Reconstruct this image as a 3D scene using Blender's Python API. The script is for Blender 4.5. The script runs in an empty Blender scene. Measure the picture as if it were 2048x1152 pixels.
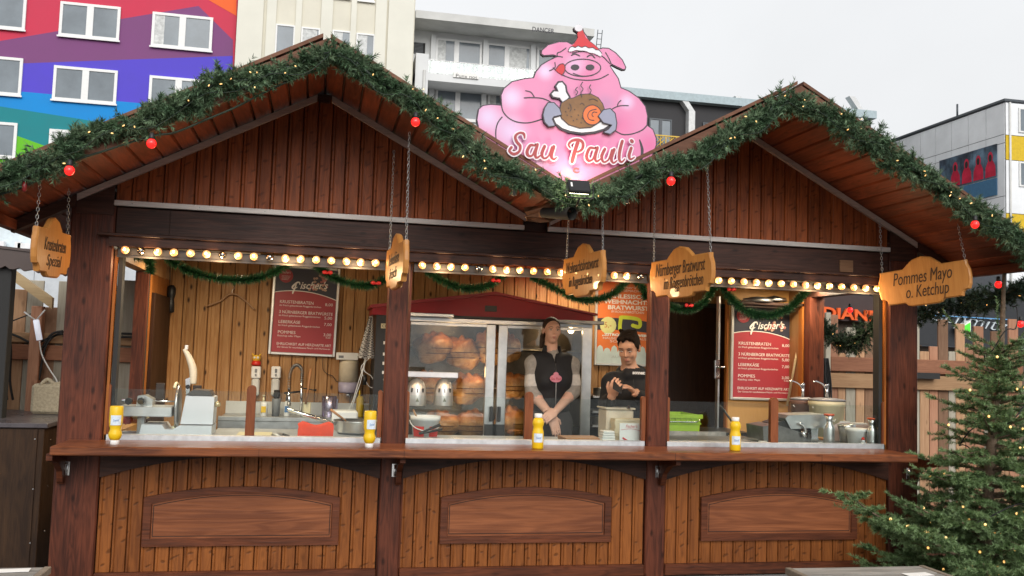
import bpy, math, random
import numpy as np
from mathutils import Matrix, Vector
R = random.Random(7)
C = bpy.context.scene.collection
SC = bpy.context.scene

# ------------------------------------------------------------------ camera
CAM = np.array([0.0, -5.8, 1.85]); FPX = 1837.8
def _cam_axes(pitch=.0720680565, roll=.0321099, yaw=.205524108):
    cy, sy, cp, sp, cr, sr = math.cos(yaw), math.sin(yaw), math.cos(pitch), math.sin(pitch), math.cos(roll), math.sin(roll)
    f = np.array([sy*cp, cy*cp, sp]); r = np.array([cy, -sy, 0.0]); u = np.cross(r, f)
    return cr*r+sr*u, -sr*r+cr*u, f
CR, CU, CF = _cam_axes()
cam_d = bpy.data.cameras.new('camera'); cam = bpy.data.objects.new('camera', cam_d); C.objects.link(cam)
cam.matrix_world = Matrix(((CR[0], CU[0], -CF[0], CAM[0]), (CR[1], CU[1], -CF[1], CAM[1]), (CR[2], CU[2], -CF[2], CAM[2]), (0, 0, 0, 1)))
cam_d.sensor_width = 36; cam_d.lens = FPX/2048*36; cam_d.clip_end = 2000; cam_d.clip_start = .05
SC.camera = cam
# ------------------------------------------------------------------ sky, sun, exposure (bright overcast winter day)
w = bpy.data.worlds.new('World'); SC.world = w; w.use_nodes = True
nt = w.node_tree; nt.nodes.clear()
sky = nt.nodes.new('ShaderNodeTexSky'); sky.sky_type = 'NISHITA'; sky.sun_disc = False
SUN_EL, SUN_AZ = 28, 200
sky.sun_elevation = math.radians(SUN_EL); sky.sun_rotation = math.radians(SUN_AZ); sky.dust_density = 6; sky.air_density = 1.5
hs = nt.nodes.new('ShaderNodeHueSaturation'); hs.inputs['Saturation'].default_value = .10
mx = nt.nodes.new('ShaderNodeMix'); mx.data_type = 'RGBA'; mx.inputs[0].default_value = .72; mx.inputs[7].default_value = (8.85, 9.0, 9.2, 1)
bg = nt.nodes.new('ShaderNodeBackground'); bg.inputs[1].default_value = .085
out = nt.nodes.new('ShaderNodeOutputWorld')
nt.links.new(sky.outputs[0], hs.inputs['Color']); nt.links.new(hs.outputs[0], mx.inputs[6]); tcw = nt.nodes.new('ShaderNodeTexCoord'); nw = nt.nodes.new('ShaderNodeTexNoise'); nw.inputs['Scale'].default_value = 1.6; nw.inputs['Detail'].default_value = 5; nw.inputs['Distortion'].default_value = .4
mw = nt.nodes.new('ShaderNodeMapRange'); mw.inputs[1].default_value = .3; mw.inputs[2].default_value = .7; mw.inputs[3].default_value = .90; mw.inputs[4].default_value = 1.05
hw = nt.nodes.new('ShaderNodeHueSaturation'); nt.links.new(tcw.outputs['Generated'], nw.inputs['Vector']); nt.links.new(nw.outputs['Fac'], mw.inputs[0]); nt.links.new(mw.outputs[0], hw.inputs['Value']); nt.links.new(mx.outputs[2], hw.inputs['Color']); nt.links.new(hw.outputs[0], bg.inputs[0]); nt.links.new(bg.outputs[0], out.inputs[0])
sun_d = bpy.data.lights.new('sun', 'SUN'); sun_d.energy = 1.5; sun_d.angle = math.radians(40); sun_d.color = (1, .97, .93)
sun = bpy.data.objects.new('sun', sun_d); C.objects.link(sun)
# sun sits behind the photographer, a little to the left
sd = Vector((.12*math.cos(math.radians(SUN_EL)), -.94*math.cos(math.radians(SUN_EL)), math.sin(math.radians(SUN_EL))))
sun.rotation_euler = sd.to_track_quat('Z', 'Y').to_euler(); sun.location = (-5, -12, 12)
vs = SC.view_settings; vs.view_transform = 'Standard'; vs.look = 'None'; vs.exposure = 0.5; vs.gamma = 1; vs.use_curve_mapping = False
SC.cycles.max_bounces = 8; SC.cycles.transparent_max_bounces = 16; SC.cycles.caustics_reflective = False; SC.cycles.caustics_refractive = False
SC.cycles.use_denoising = True; SC.cycles.sample_clamp_indirect = 4

# ------------------------------------------------------------------ points in the place, read off the photograph at a known depth
def _ray(px, py): return CF+(px-1024)/FPX*CR-(py-576)/FPX*CU
def at(px, py, Y):
    d = _ray(px, py); return CAM+(Y-CAM[1])/d[1]*d
def at_x(px, py, X):
    d = _ray(px, py); return CAM+(X-CAM[0])/d[0]*d
def at_z(px, py, Z):
    d = _ray(px, py); return CAM+(Z-CAM[2])/d[2]*d

# ------------------------------------------------------------------ mesh builder
class MB:
    def __init__(s): s.v = []; s.f = []; s.m = []; s.s = []
    def add(s, vs, fs, mat=0, smooth=False, M=None):
        o = len(s.v)
        if M is not None: vs = [tuple(M @ Vector(p)) for p in vs]
        s.v += [tuple(map(float, p)) for p in vs]
        for f in fs: s.f.append(tuple(i+o for i in f)); s.m.append(mat); s.s.append(smooth)
        return s
    def box(s, x0, x1, y0, y1, z0, z1, mat=0, M=None, ch=0):
        if ch <= 0:
            vs = [(x, y, z) for x in (x0, x1) for y in (y0, y1) for z in (z0, z1)]
            return s.add(vs, [(0, 1, 3, 2), (4, 6, 7, 5), (0, 4, 5, 1), (2, 3, 7, 6), (0, 2, 6, 4), (1, 5, 7, 3)], mat, False, M)
        # chamfered box: 24 verts
        cx, cy, cz = (x0+x1)/2, (y0+y1)/2, (z0+z1)/2; hx, hy, hz = abs(x1-x0)/2, abs(y1-y0)/2, abs(z1-z0)/2
        vs = []; idx = {}
        for sx in (-1, 1):
            for sy in (-1, 1):
                for sz in (-1, 1):
                    for a in range(3):
                        h = [hx-ch, hy-ch, hz-ch]; h[a] += ch
                        idx[(sx, sy, sz, a)] = len(vs); vs.append((cx+sx*h[0], cy+sy*h[1], cz+sz*h[2]))
        fs = []
        for a in range(3):
            b, c = (a+1) % 3, (a+2) % 3
            for sg in (-1, 1):
                q = []
                for (p, r) in ((-1, -1), (1, -1), (1, 1), (-1, 1)):
                    k = [0, 0, 0]; k[a] = sg; k[b] = p; k[c] = r; q.append(idx[(*k, a)])
                fs.append(tuple(q if sg > 0 else q[::-1]))
        for a in range(3):
            b, c = (a+1) % 3, (a+2) % 3
            for p in (-1, 1):
                for r in (-1, 1):
                    def g(sa, ax):
                        k = [0, 0, 0]; k[a] = sa; k[b] = p; k[c] = r; return idx[(*k, ax)]
                    q = (g(-1, b), g(1, b), g(1, c), g(-1, c)); fs.append(q if p*r < 0 else q[::-1])
        for sx in (-1, 1):
            for sy in (-1, 1):
                for sz in (-1, 1):
                    q = tuple(idx[(sx, sy, sz, a)] for a in range(3)); fs.append(q if sx*sy*sz > 0 else q[::-1])
        return s.add(vs, fs, mat, False, M)
    def prism(s, poly, y0, y1, mat=0, M=None, side=None):
        """outline in x,z extruded from y0 (front) to y1"""
        n = len(poly); a = sum(poly[i][0]*poly[(i+1) % n][1]-poly[(i+1) % n][0]*poly[i][1] for i in range(n))
        if a < 0: poly = poly[::-1]
        vs = [(p[0], y0, p[1]) for p in poly]+[(p[0], y1, p[1]) for p in poly]
        s.add(vs, [tuple(range(n))], mat, False, M)
        o = len(s.v)-2*n
        s.f.append(tuple(o+n+i for i in range(n-1, -1, -1))); s.m.append(mat); s.s.append(False)
        for i in range(n):
            j = (i+1) % n; s.f.append((o+j, o+i, o+n+i, o+n+j)); s.m.append(mat if side is None else side); s.s.append(False)
        return s
    def tube(s, pts, r, n=6, mat=0, smooth=True, caps=True, M=None):
        pts = [Vector(p) for p in pts]; rs = r if hasattr(r, '__len__') else [r]*len(pts)
        vs = []; fs = []; up = None
        for i, p in enumerate(pts):
            t = (pts[min(i+1, len(pts)-1)]-pts[max(i-1, 0)])
            t = t.normalized() if t.length > 1e-9 else Vector((0, 0, 1))
            if up is None: up = Vector((0, 0, 1)) if abs(t.z) < .9 else Vector((1, 0, 0))
            a = (up-t*up.dot(t))
            a = a.normalized() if a.length > 1e-6 else t.orthogonal().normalized()
            up = a; b = t.cross(a)
            for k in range(n):
                an = 2*math.pi*k/n; vs.append(p+(a*math.cos(an)+b*math.sin(an))*rs[i])
        for i in range(len(pts)-1):
            for k in range(n):
                k2 = (k+1) % n; fs.append((i*n+k, i*n+k2, (i+1)*n+k2, (i+1)*n+k))
        if caps: fs += [tuple(range(n-1, -1, -1)), tuple((len(pts)-1)*n+k for k in range(n))]
        return s.add(vs, fs, mat, smooth, M)
    def lathe(s, prof, n=16, mat=0, smooth=True, M=None, mats=None):
        vs = []; k = len(prof)
        for (r, z) in prof:
            for i in range(n):
                a = 2*math.pi*i/n; vs.append((r*math.cos(a), r*math.sin(a), z))
        o = len(s.v); s.add(vs, [], mat, smooth, M)
        for j in range(k-1):
            for i in range(n):
                i2 = (i+1) % n; s.f.append((o+j*n+i, o+j*n+i2, o+(j+1)*n+i2, o+(j+1)*n+i)); s.m.append(mats[j] if mats else mat); s.s.append(smooth)
        s.f.append(tuple(o+i for i in range(n-1, -1, -1))); s.m.append(mats[0] if mats else mat); s.s.append(False)
        s.f.append(tuple(o+(k-1)*n+i for i in range(n))); s.m.append(mats[-1] if mats else mat); s.s.append(False)
        return s
    def ell(s, c, r, n=12, m=8, mat=0, M=None, disp=None):
        vs = [];
        for j in range(m+1):
            th = math.pi*j/m
            for i in range(n):
                ph = 2*math.pi*i/n; d = (math.sin(th)*math.cos(ph), math.sin(th)*math.sin(ph), math.cos(th))
                q = 1+(disp(d) if disp else 0); vs.append((c[0]+r[0]*d[0]*q, c[1]+r[1]*d[1]*q, c[2]+r[2]*d[2]*q))
        fs = [(j*n+i, (j+1)*n+i, (j+1)*n+(i+1) % n, j*n+(i+1) % n) for j in range(m) for i in range(n)]
        return s.add(vs, fs, mat, True, M)
    def mesh(s, name, mats):
        me = bpy.data.meshes.new(name); me.from_pydata(s.v, [], s.f)
        for m in (mats if isinstance(mats, (list, tuple)) else [mats]): me.materials.append(m)
        me.polygons.foreach_set('material_index', s.m); me.polygons.foreach_set('use_smooth', s.s); me.update()
        return me
    def build(s, name, mats, parent=None, loc=None, rotz=0):
        o = bpy.data.objects.new(name, s.mesh(name, mats)); C.objects.link(o)
        if parent is not None: o.parent = parent
        if loc is not None: o.location = loc
        if rotz: o.rotation_euler = (0, 0, rotz)
        return o
def fast_mesh(name, verts, tris, mat, parent=None, kind=None):
    """large triangle soup from numpy arrays"""
    me = bpy.data.meshes.new(name); nv, nf = len(verts), len(tris); k = tris.shape[1]
    me.vertices.add(nv); me.vertices.foreach_set('co', np.asarray(verts, np.float32).ravel())
    me.loops.add(nf*k); me.loops.foreach_set('vertex_index', np.asarray(tris, np.int32).ravel())
    me.polygons.add(nf); me.polygons.foreach_set('loop_start', np.arange(0, nf*k, k, dtype=np.int32))
    me.update(calc_edges=True); me.validate()
    for m in (mat if isinstance(mat, (list, tuple)) else [mat]): me.materials.append(m)
    o = bpy.data.objects.new(name, me); C.objects.link(o)
    if parent is not None: o.parent = parent
    if kind: o['kind'] = kind
    return o
def tag(o, label, cat, group=None, kind=None):
    o['label'] = label; o['category'] = cat
    if group: o['group'] = group
    if kind: o['kind'] = kind
    return o
def thing(name, label, cat, loc=(0, 0, 0), rotz=0, group=None):
    o = bpy.data.objects.new(name, None); C.objects.link(o); o.location = loc; o.rotation_euler = (0, 0, rotz); o.empty_display_size = .1
    return tag(o, label, cat, group)
def copy_tree(o, parent=None, loc=None, rotz=None):
    c = o.copy(); C.objects.link(c)
    if parent is not None: c.parent = parent
    if loc is not None: c.location = loc
    if rotz is not None: c.rotation_euler = (0, 0, rotz)
    for ch in list(o.children): copy_tree(ch, c)
    return c
def rot(ax, deg): return Matrix.Rotation(math.radians(deg), 4, ax)
def tr(x, y, z): return Matrix.Translation((x, y, z))
def smooth_path(pts, k=6):
    pts = [np.array(p, float) for p in pts]; out = []
    for i in range(len(pts)-1):
        p0, p1, p2, p3 = pts[max(i-1, 0)], pts[i], pts[i+1], pts[min(i+2, len(pts)-1)]
        for j in range(k):
            t = j/k; out.append(.5*((2*p1)+(-p0+p2)*t+(2*p0-5*p1+4*p2-p3)*t*t+(-p0+3*p1-3*p2+p3)*t**3))
    out.append(pts[-1]); return out

# ------------------------------------------------------------------ materials
def new_mat(name):
    m = bpy.data.materials.new(name); m.use_nodes = True; t = m.node_tree; b = t.nodes['Principled BSDF']; return m, t, b
def nd(t, kind, **kw):
    n = t.nodes.new(kind)
    for k, v in kw.items():
        if k.startswith('i_'): n.inputs[k[2:].replace('_', ' ')].default_value = v
        else: setattr(n, k, v)
    return n
def lin(h):
    h = h.lstrip('#'); c = [int(h[i:i+2], 16)/255 for i in (0, 2, 4)]
    return tuple((x/12.92 if x <= .04045 else ((x+.055)/1.055)**2.4) for x in c)+(1,)
def col(c): return lin(c) if isinstance(c, str) else (*c, 1)
def plain(name, c, rough=.5, metal=0, var=.12, scale=8, bump=0, bscale=60, spec=.5, coat=0, emit=None, es=0, alpha=1, trans=0, ior=1.45, island=0, c2=None):
    m, t, b = new_mat(name); c = col(c)
    b.inputs['Roughness'].default_value = rough; b.inputs['Metallic'].default_value = metal; b.inputs['Specular IOR Level'].default_value = spec; b.inputs['IOR'].default_value = ior
    b.inputs['Coat Weight'].default_value = coat; b.inputs['Alpha'].default_value = alpha; b.inputs['Transmission Weight'].default_value = trans
    if emit: b.inputs['Emission Color'].default_value = col(emit); b.inputs['Emission Strength'].default_value = es
    tc = nd(t, 'ShaderNodeTexCoord'); n = nd(t, 'ShaderNodeTexNoise', i_Scale=scale, i_Detail=5.0, i_Roughness=.6)
    t.links.new(tc.outputs['Object'], n.inputs['Vector'])
    mr = nd(t, 'ShaderNodeMapRange'); mr.inputs[1].default_value = .3; mr.inputs[2].default_value = .7; mr.inputs[3].default_value = 1-var; mr.inputs[4].default_value = 1+var
    t.links.new(n.outputs['Fac'], mr.inputs[0]); val = mr.outputs[0]
    if island:
        g = nd(t, 'ShaderNodeNewGeometry'); m2 = nd(t, 'ShaderNodeMapRange'); m2.inputs[3].default_value = 1-island; m2.inputs[4].default_value = 1+island
        t.links.new(g.outputs['Random Per Island'], m2.inputs[0]); mm = nd(t, 'ShaderNodeMath', operation='MULTIPLY'); t.links.new(val, mm.inputs[0]); t.links.new(m2.outputs[0], mm.inputs[1]); val = mm.outputs[0]
    src = None
    if c2:
        mc = nd(t, 'ShaderNodeMix', data_type='RGBA'); mc.inputs[6].default_value = c; mc.inputs[7].default_value = col(c2)
        r2 = nd(t, 'ShaderNodeMapRange'); r2.inputs[1].default_value = .42; r2.inputs[2].default_value = .62; n2 = nd(t, 'ShaderNodeTexNoise', i_Scale=scale*.7, i_Detail=6.0, i_Roughness=.65)
        t.links.new(tc.outputs['Object'], n2.inputs['Vector']); t.links.new(n2.outputs['Fac'], r2.inputs[0]); t.links.new(r2.outputs[0], mc.inputs[0]); src = mc.outputs[2]
    h = nd(t, 'ShaderNodeHueSaturation'); h.inputs['Color'].default_value = c
    if src: t.links.new(src, h.inputs['Color'])
    t.links.new(val, h.inputs['Value']); t.links.new(h.outputs[0], b.inputs['Base Color'])
    # roughness breakup
    rr = nd(t, 'ShaderNodeMapRange'); rr.inputs[3].default_value = max(rough-.08, .02); rr.inputs[4].default_value = min(rough+.1, 1); t.links.new(n.outputs['Fac'], rr.inputs[0]); t.links.new(rr.outputs[0], b.inputs['Roughness'])
    if bump:
        nb = nd(t, 'ShaderNodeTexNoise', i_Scale=bscale, i_Detail=4.0); t.links.new(tc.outputs['Object'], nb.inputs['Vector'])
        bp = nd(t, 'ShaderNodeBump', i_Strength=bump, i_Distance=.01); t.links.new(nb.outputs['Fac'], bp.inputs['Height']); t.links.new(bp.outputs[0], b.inputs['Normal'])
    return m
def wood(name, base, dark, axis='Z', rough=.42, grain=1.0, knots=0.0, slash=0.0, tone=.16, stain=.5, scale=1.0, knot_c=None, coat=.0):
    m, t, b = new_mat(name); base = col(base); dark = col(dark); kc = col(knot_c) if knot_c else tuple(x*.3 for x in dark[:3])+(1,)
    tc = nd(t, 'ShaderNodeTexCoord'); oi = nd(t, 'ShaderNodeObjectInfo')
    ml = nd(t, 'ShaderNodeMath', operation='MULTIPLY'); ml.inputs[1].default_value = 37.0; t.links.new(oi.outputs['Random'], ml.inputs[0])
    cb = nd(t, 'ShaderNodeCombineXYZ')
    for i in range(3): t.links.new(ml.outputs[0], cb.inputs[i])
    ad = nd(t, 'ShaderNodeVectorMath', operation='ADD'); t.links.new(tc.outputs['Object'], ad.inputs[0]); t.links.new(cb.outputs[0], ad.inputs[1])
    def mp(al, ac):
        q = nd(t, 'ShaderNodeMapping'); s = [ac*scale]*3; s['XYZ'.index(axis)] = al*scale; q.inputs['Scale'].default_value = s; t.links.new(ad.outputs[0], q.inputs[0]); return q.outputs[0]
    n1 = nd(t, 'ShaderNodeTexNoise', i_Scale=1.0, i_Detail=6.0, i_Roughness=.6, i_Distortion=.6); t.links.new(mp(3.2, 55), n1.inputs['Vector'])
    n3 = nd(t, 'ShaderNodeTexNoise', i_Scale=1.0, i_Detail=2.0, i_Roughness=.5, i_Distortion=1.6); t.links.new(mp(1.3, 14), n3.inputs['Vector'])
    wv = nd(t, 'ShaderNodeMath', operation='SINE'); w0 = nd(t, 'ShaderNodeMath', operation='MULTIPLY'); w0.inputs[1].default_value = 34.0; t.links.new(n3.outputs['Fac'], w0.inputs[0]); t.links.new(w0.outputs[0], wv.inputs[0])
    mrw = nd(t, 'ShaderNodeMapRange'); mrw.inputs[1].default_value = -1; mrw.inputs[3].default_value = .0; mrw.inputs[4].default_value = .30*grain; t.links.new(wv.outputs[0], mrw.inputs[0])
    n2 = nd(t, 'ShaderNodeTexNoise', i_Scale=1.0, i_Detail=3.0); t.links.new(mp(2.0, 5.0), n2.inputs['Vector'])
    a1 = nd(t, 'ShaderNodeMapRange'); a1.inputs[1].default_value = .35; a1.inputs[2].default_value = .7; a1.inputs[4].default_value = .55*grain; t.links.new(n1.outputs['Fac'], a1.inputs[0])
    a2 = nd(t, 'ShaderNodeMapRange'); a2.inputs[1].default_value = .4; a2.inputs[2].default_value = .75; a2.inputs[4].default_value = stain; t.links.new(n2.outputs['Fac'], a2.inputs[0])
    s0 = nd(t, 'ShaderNodeMath', operation='ADD'); t.links.new(a1.outputs[0], s0.inputs[0]); t.links.new(a2.outputs[0], s0.inputs[1])
    s1 = nd(t, 'ShaderNodeMath', operation='ADD', use_clamp=True); t.links.new(s0.outputs[0], s1.inputs[0]); t.links.new(mrw.outputs[0], s1.inputs[1])
    mx = nd(t, 'ShaderNodeMix', data_type='RGBA'); mx.inputs[6].default_value = base; mx.inputs[7].default_value = dark; t.links.new(s1.outputs[0], mx.inputs[0])
    cur = mx.outputs[2]; hgt = a1.outputs[0]
    def over(cur, fac, c):
        q = nd(t, 'ShaderNodeMix', data_type='RGBA'); q.inputs[7].default_value = c; t.links.new(cur, q.inputs[6]); t.links.new(fac, q.inputs[0]); return q.outputs[2]
    def flat2(sock):   # drop the axis across the board's thickness
        sp_ = nd(t, 'ShaderNodeSeparateXYZ'); cb_ = nd(t, 'ShaderNodeCombineXYZ'); t.links.new(sock, sp_.inputs[0])
        t.links.new(sp_.outputs[0], cb_.inputs[0]); t.links.new(sp_.outputs[1 if axis == 'Y' else 2], cb_.inputs[1]); return cb_.outputs[0]
    if knots:
        vo = nd(t, 'ShaderNodeTexVoronoi', voronoi_dimensions='2D', i_Scale=1.0, i_Randomness=1.0); t.links.new(flat2(mp(4.2, 9.0)), vo.inputs['Vector'])
        k1 = nd(t, 'ShaderNodeMapRange'); k1.inputs[1].default_value = .04; k1.inputs[2].default_value = .13; k1.inputs[3].default_value = knots; k1.inputs[4].default_value = 0; t.links.new(vo.outputs['Distance'], k1.inputs[0])
        # only some of the cells carry a knot
        sp = nd(t, 'ShaderNodeSeparateColor'); t.links.new(vo.outputs['Color'], sp.inputs[0]); gt = nd(t, 'ShaderNodeMath', operation='GREATER_THAN'); gt.inputs[1].default_value = .45; t.links.new(sp.outputs[0], gt.inputs[0])
        km = nd(t, 'ShaderNodeMath', operation='MULTIPLY'); t.links.new(k1.outputs[0], km.inputs[0]); t.links.new(gt.outputs[0], km.inputs[1]); cur = over(cur, km.outputs[0], kc)
    if slash:
        q = nd(t, 'ShaderNodeMapping'); q.inputs['Rotation'].default_value = (0, math.radians(28), 0); t.links.new(ad.outputs[0], q.inputs[0])
        q2 = nd(t, 'ShaderNodeMapping'); q2.inputs['Scale'].default_value = (7, 2, 15); t.links.new(q.outputs[0], q2.inputs[0])
        nz = nd(t, 'ShaderNodeTexNoise', i_Scale=9.0, i_Detail=1.0); t.links.new(ad.outputs[0], nz.inputs['Vector'])
        av = nd(t, 'ShaderNodeVectorMath', operation='MULTIPLY_ADD'); av.inputs[1].default_value = (.9, .9, .9); t.links.new(nz.outputs['Color'], av.inputs[0]); t.links.new(q2.outputs[0], av.inputs[2])
        vo = nd(t, 'ShaderNodeTexVoronoi', voronoi_dimensions='2D', i_Scale=1.0, i_Randomness=.85); t.links.new(flat2(av.outputs[0]), vo.inputs['Vector'])
        k1 = nd(t, 'ShaderNodeMapRange'); k1.inputs[1].default_value = .07; k1.inputs[2].default_value = .14; k1.inputs[3].default_value = slash; k1.inputs[4].default_value = 0; t.links.new(vo.outputs['Distance'], k1.inputs[0])
        cur = over(cur, k1.outputs[0], kc)
        sb = nd(t, 'ShaderNodeMath', operation='SUBTRACT'); t.links.new(hgt, sb.inputs[0]); t.links.new(k1.outputs[0], sb.inputs[1]); hgt = sb.outputs[0]
    h = nd(t, 'ShaderNodeHueSaturation'); mv = nd(t, 'ShaderNodeMapRange'); mv.inputs[3].default_value = 1-tone; mv.inputs[4].default_value = 1+tone
    t.links.new(oi.outputs['Random'], mv.inputs[0]); t.links.new(mv.outputs[0], h.inputs['Value']); t.links.new(cur, h.inputs['Color']); t.links.new(h.outputs[0], b.inputs['Base Color'])
    rr = nd(t, 'ShaderNodeMapRange'); rr.inputs[3].default_value = rough-.1; rr.inputs[4].default_value = rough+.18; t.links.new(n2.outputs['Fac'], rr.inputs[0]); t.links.new(rr.outputs[0], b.inputs['Roughness'])
    b.inputs['Coat Weight'].default_value = coat; b.inputs['Specular IOR Level'].default_value = .2
    bp = nd(t, 'ShaderNodeBump', i_Strength=.35, i_Distance=.004); t.links.new(hgt, bp.inputs['Height']); t.links.new(bp.outputs[0], b.inputs['Normal'])
    return m
def flat(name, c, rough=.55): return plain(name, c, rough, var=.05)

DARK = wood('dark_stained_timber', (.15, .043, .022), (.042, .013, .008), 'Z', .38, knots=.75, tone=.05, stain=.7)
DARKX = wood('dark_stained_beam', (.075, .030, .019), (.024, .011, .008), 'X', .45, knots=.6, tone=.05, stain=.6)
DARKR = wood('rail_timber', (0.1625, 0.0475, 0.0200), (0.0438, 0.0137, 0.0075), 'X', .40, knots=.4, tone=.08)
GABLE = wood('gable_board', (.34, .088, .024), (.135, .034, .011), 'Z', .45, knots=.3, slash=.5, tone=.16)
APRON = wood('apron_board', (.30, .100, .025), (.15, .046, .012), 'Z', .38, knots=.3, slash=.6, tone=.10, stain=.55)
PANEL = wood('plywood_panel', (.31, .108, .044), (.155, .050, .022), 'X', .36, grain=1.3, tone=.06, stain=.7, scale=.55)
PFRAME = wood('panel_frame_timber', (0.1680, 0.0504, 0.0216), (0.0600, 0.0192, 0.0096), 'X', .4, tone=.05)
COUNTER = wood('counter_board', (.27, .085, .030), (.09, .028, .013), 'X', .33, knots=.4, tone=.05, coat=.15)
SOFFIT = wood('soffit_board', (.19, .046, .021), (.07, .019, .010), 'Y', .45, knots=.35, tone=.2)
PINE = wood('inner_pine_board', (.50, .285, .125), (.33, .155, .055), 'Z', .42, knots=.95, tone=.12, stain=.45, knot_c=(.03, .01, .004))
PINEV = wood('varnished_pine', (.40, .14, .03), (.22, .07, .015), 'Z', .35, tone=.05)
TRIM = wood('weathered_trim', (.64, .60, .56), (.46, .42, .39), 'X', .6, tone=.05)
TRIM2 = wood('rafter_trim', (.58, .46, .40), (.42, .31, .26), 'X', .6, tone=.05)
SIGNW = wood('sign_board', (.50, .225, .058), (.38, .15, .035), 'Z', .36, grain=.8, tone=.05, stain=.35, coat=.2)
BLACKW = plain('black_recess', (.022, .009, .005), .8)
STEEL = plain('brushed_steel', (.55, .55, .54), .32, 1, .10, 14)
STEELD = plain('dull_steel', (.33, .33, .33), .45, 1, .18, 9)
ZINC = plain('galvanised_sill', (.52, .545, .56), .42, .75, .16, 22)
CHROME = plain('chrome', (.75, .75, .75), .12, 1, .03)
BLACK = plain('black_plastic', (.014, .014, .015), .4)
BLACKM = plain('matt_black', (.02, .02, .02), .7)
WHITE = plain('white_plastic', (.78, .78, .76), .4, 0, .06)
CREAM = plain('cream_plastic', (.74, .66, .42), .4, 0, .06)
GREYP = plain('grey_plastic', (.20, .21, .22), .45)
RED = plain('red_plastic', (.62, .03, .02), .4)
REDHOOD = plain('red_painted_metal', (.34, .012, .024), .45, 0, .1)
YELLOW = plain('mustard_yellow', (.78, .50, .012), .35, 0, .04)
LABELP = plain('bottle_label', (.62, .70, .78), .5, 0, .2, 40)
GREEN = plain('green_crate_plastic', (.28, .46, .025), .45)
PAPER = plain('white_paper', (.80, .79, .76), .7, 0, .06)
def glass_mat(name, c=(.93, .97, .96), rough=.03, mixf=.14, tint=(.93, .96, .95)):
    m, t, b = new_mat(name); t.nodes.remove(b)
    tb = nd(t, 'ShaderNodeBsdfTransparent'); tb.inputs[0].default_value = (*tint, 1)
    gb = nd(t, 'ShaderNodeBsdfGlossy'); gb.inputs['Roughness'].default_value = rough; gb.inputs[0].default_value = (*c, 1)
    fr = nd(t, 'ShaderNodeFresnel', i_IOR=1.45); n = nd(t, 'ShaderNodeTexNoise', i_Scale=5.0, i_Detail=4.0)
    tc = nd(t, 'ShaderNodeTexCoord'); t.links.new(tc.outputs['Object'], n.inputs['Vector'])
    mr = nd(t, 'ShaderNodeMapRange'); mr.inputs[3].default_value = mixf*.4; mr.inputs[4].default_value = mixf*1.6; t.links.new(n.outputs['Fac'], mr.inputs[0])
    a = nd(t, 'ShaderNodeMath', operation='MULTIPLY_ADD', use_clamp=True); a.inputs[1].default_value = .45; t.links.new(fr.outputs[0], a.inputs[0]); t.links.new(mr.outputs[0], a.inputs[2])
    ms = nd(t, 'ShaderNodeMixShader'); t.links.new(a.outputs[0], ms.inputs[0]); t.links.new(tb.outputs[0], ms.inputs[1]); t.links.new(gb.outputs[0], ms.inputs[2])
    t.links.new(ms.outputs[0], t.nodes['Material Output'].inputs['Surface']); return m
GLASS = glass_mat('counter_glass', mixf=.012)
WINGLASS = plain('window_glass', (.17, .20, .225), .12, 0, .25, .6, spec=.45)

def text_mesh(name, body, size, mat, shear=0, offset=0, extrude=.0012, align='LEFT', spacing=1.0):
    cu = bpy.data.curves.new(name+'_curve', 'FONT'); cu.body = body; cu.size = size; cu.shear = shear; cu.offset = offset; cu.extrude = extrude; cu.align_x = align; cu.space_character = spacing; cu.resolution_u = 3
    ob = bpy.data.objects.new(name+'_curve', cu); me = bpy.data.meshes.new_from_object(ob); bpy.data.objects.remove(ob); bpy.data.curves.remove(cu)
    me.name = name; me.materials.clear(); me.materials.append(mat); return me
def text(name, body, size, mat, M, parent=None, width=None, **kw):
    """lettering in its own x,y plane, then placed by the matrix M; width fits the line to that length"""
    me = text_mesh(name, body, size, mat, **kw)
    if width and len(me.vertices):
        xs = [v.co.x for v in me.vertices]; k = width/(max(xs)-min(xs)); me.transform(Matrix.Diagonal((k, 1, 1, 1)))
    o = bpy.data.objects.new(name, me); C.objects.link(o)
    if parent is not None: o.parent = parent
    o.matrix_local = M; return o
FRONT = rot('X', 90)      # x,y lettering plane stood up to face -Y
def ribbon(mb, pts, wid, y, mat=0, k=5, M=None):
    """flat stroke with round ends in the x,z plane at depth y"""
    P = smooth_path(pts, k) if len(pts) > 2 else [np.array(p, float) for p in pts]
    n = len(P); ws = np.interp(np.linspace(0, 1, n), np.linspace(0, 1, len(wid)), wid) if hasattr(wid, '__len__') else [wid]*n
    L = []; Rr = []
    for i, p in enumerate(P):
        t = P[min(i+1, n-1)]-P[max(i-1, 0)]; t = t/(np.hypot(*t)+1e-9); nn = np.array([-t[1], t[0]])*ws[i]/2
        L.append(p+nn); Rr.append(p-nn)
    vs = [(a[0], y-.0004*i/n, a[1]) for i, a in enumerate(L)]+[(a[0], y-.0004*i/n, a[1]) for i, a in enumerate(Rr)]
    mb.add(vs, [(i, n+i, n+i+1, i+1) for i in range(n-1)], mat, False, M)
    for e in (0, n-1):
        c = P[e]; r = ws[e]/2; mb.add([(c[0]+r*math.cos(a*math.pi/4), y-.0006-(.0002 if e else 0), c[1]+r*math.sin(a*math.pi/4)) for a in range(8)], [tuple(range(8))], mat, False, M)
    return mb
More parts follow.
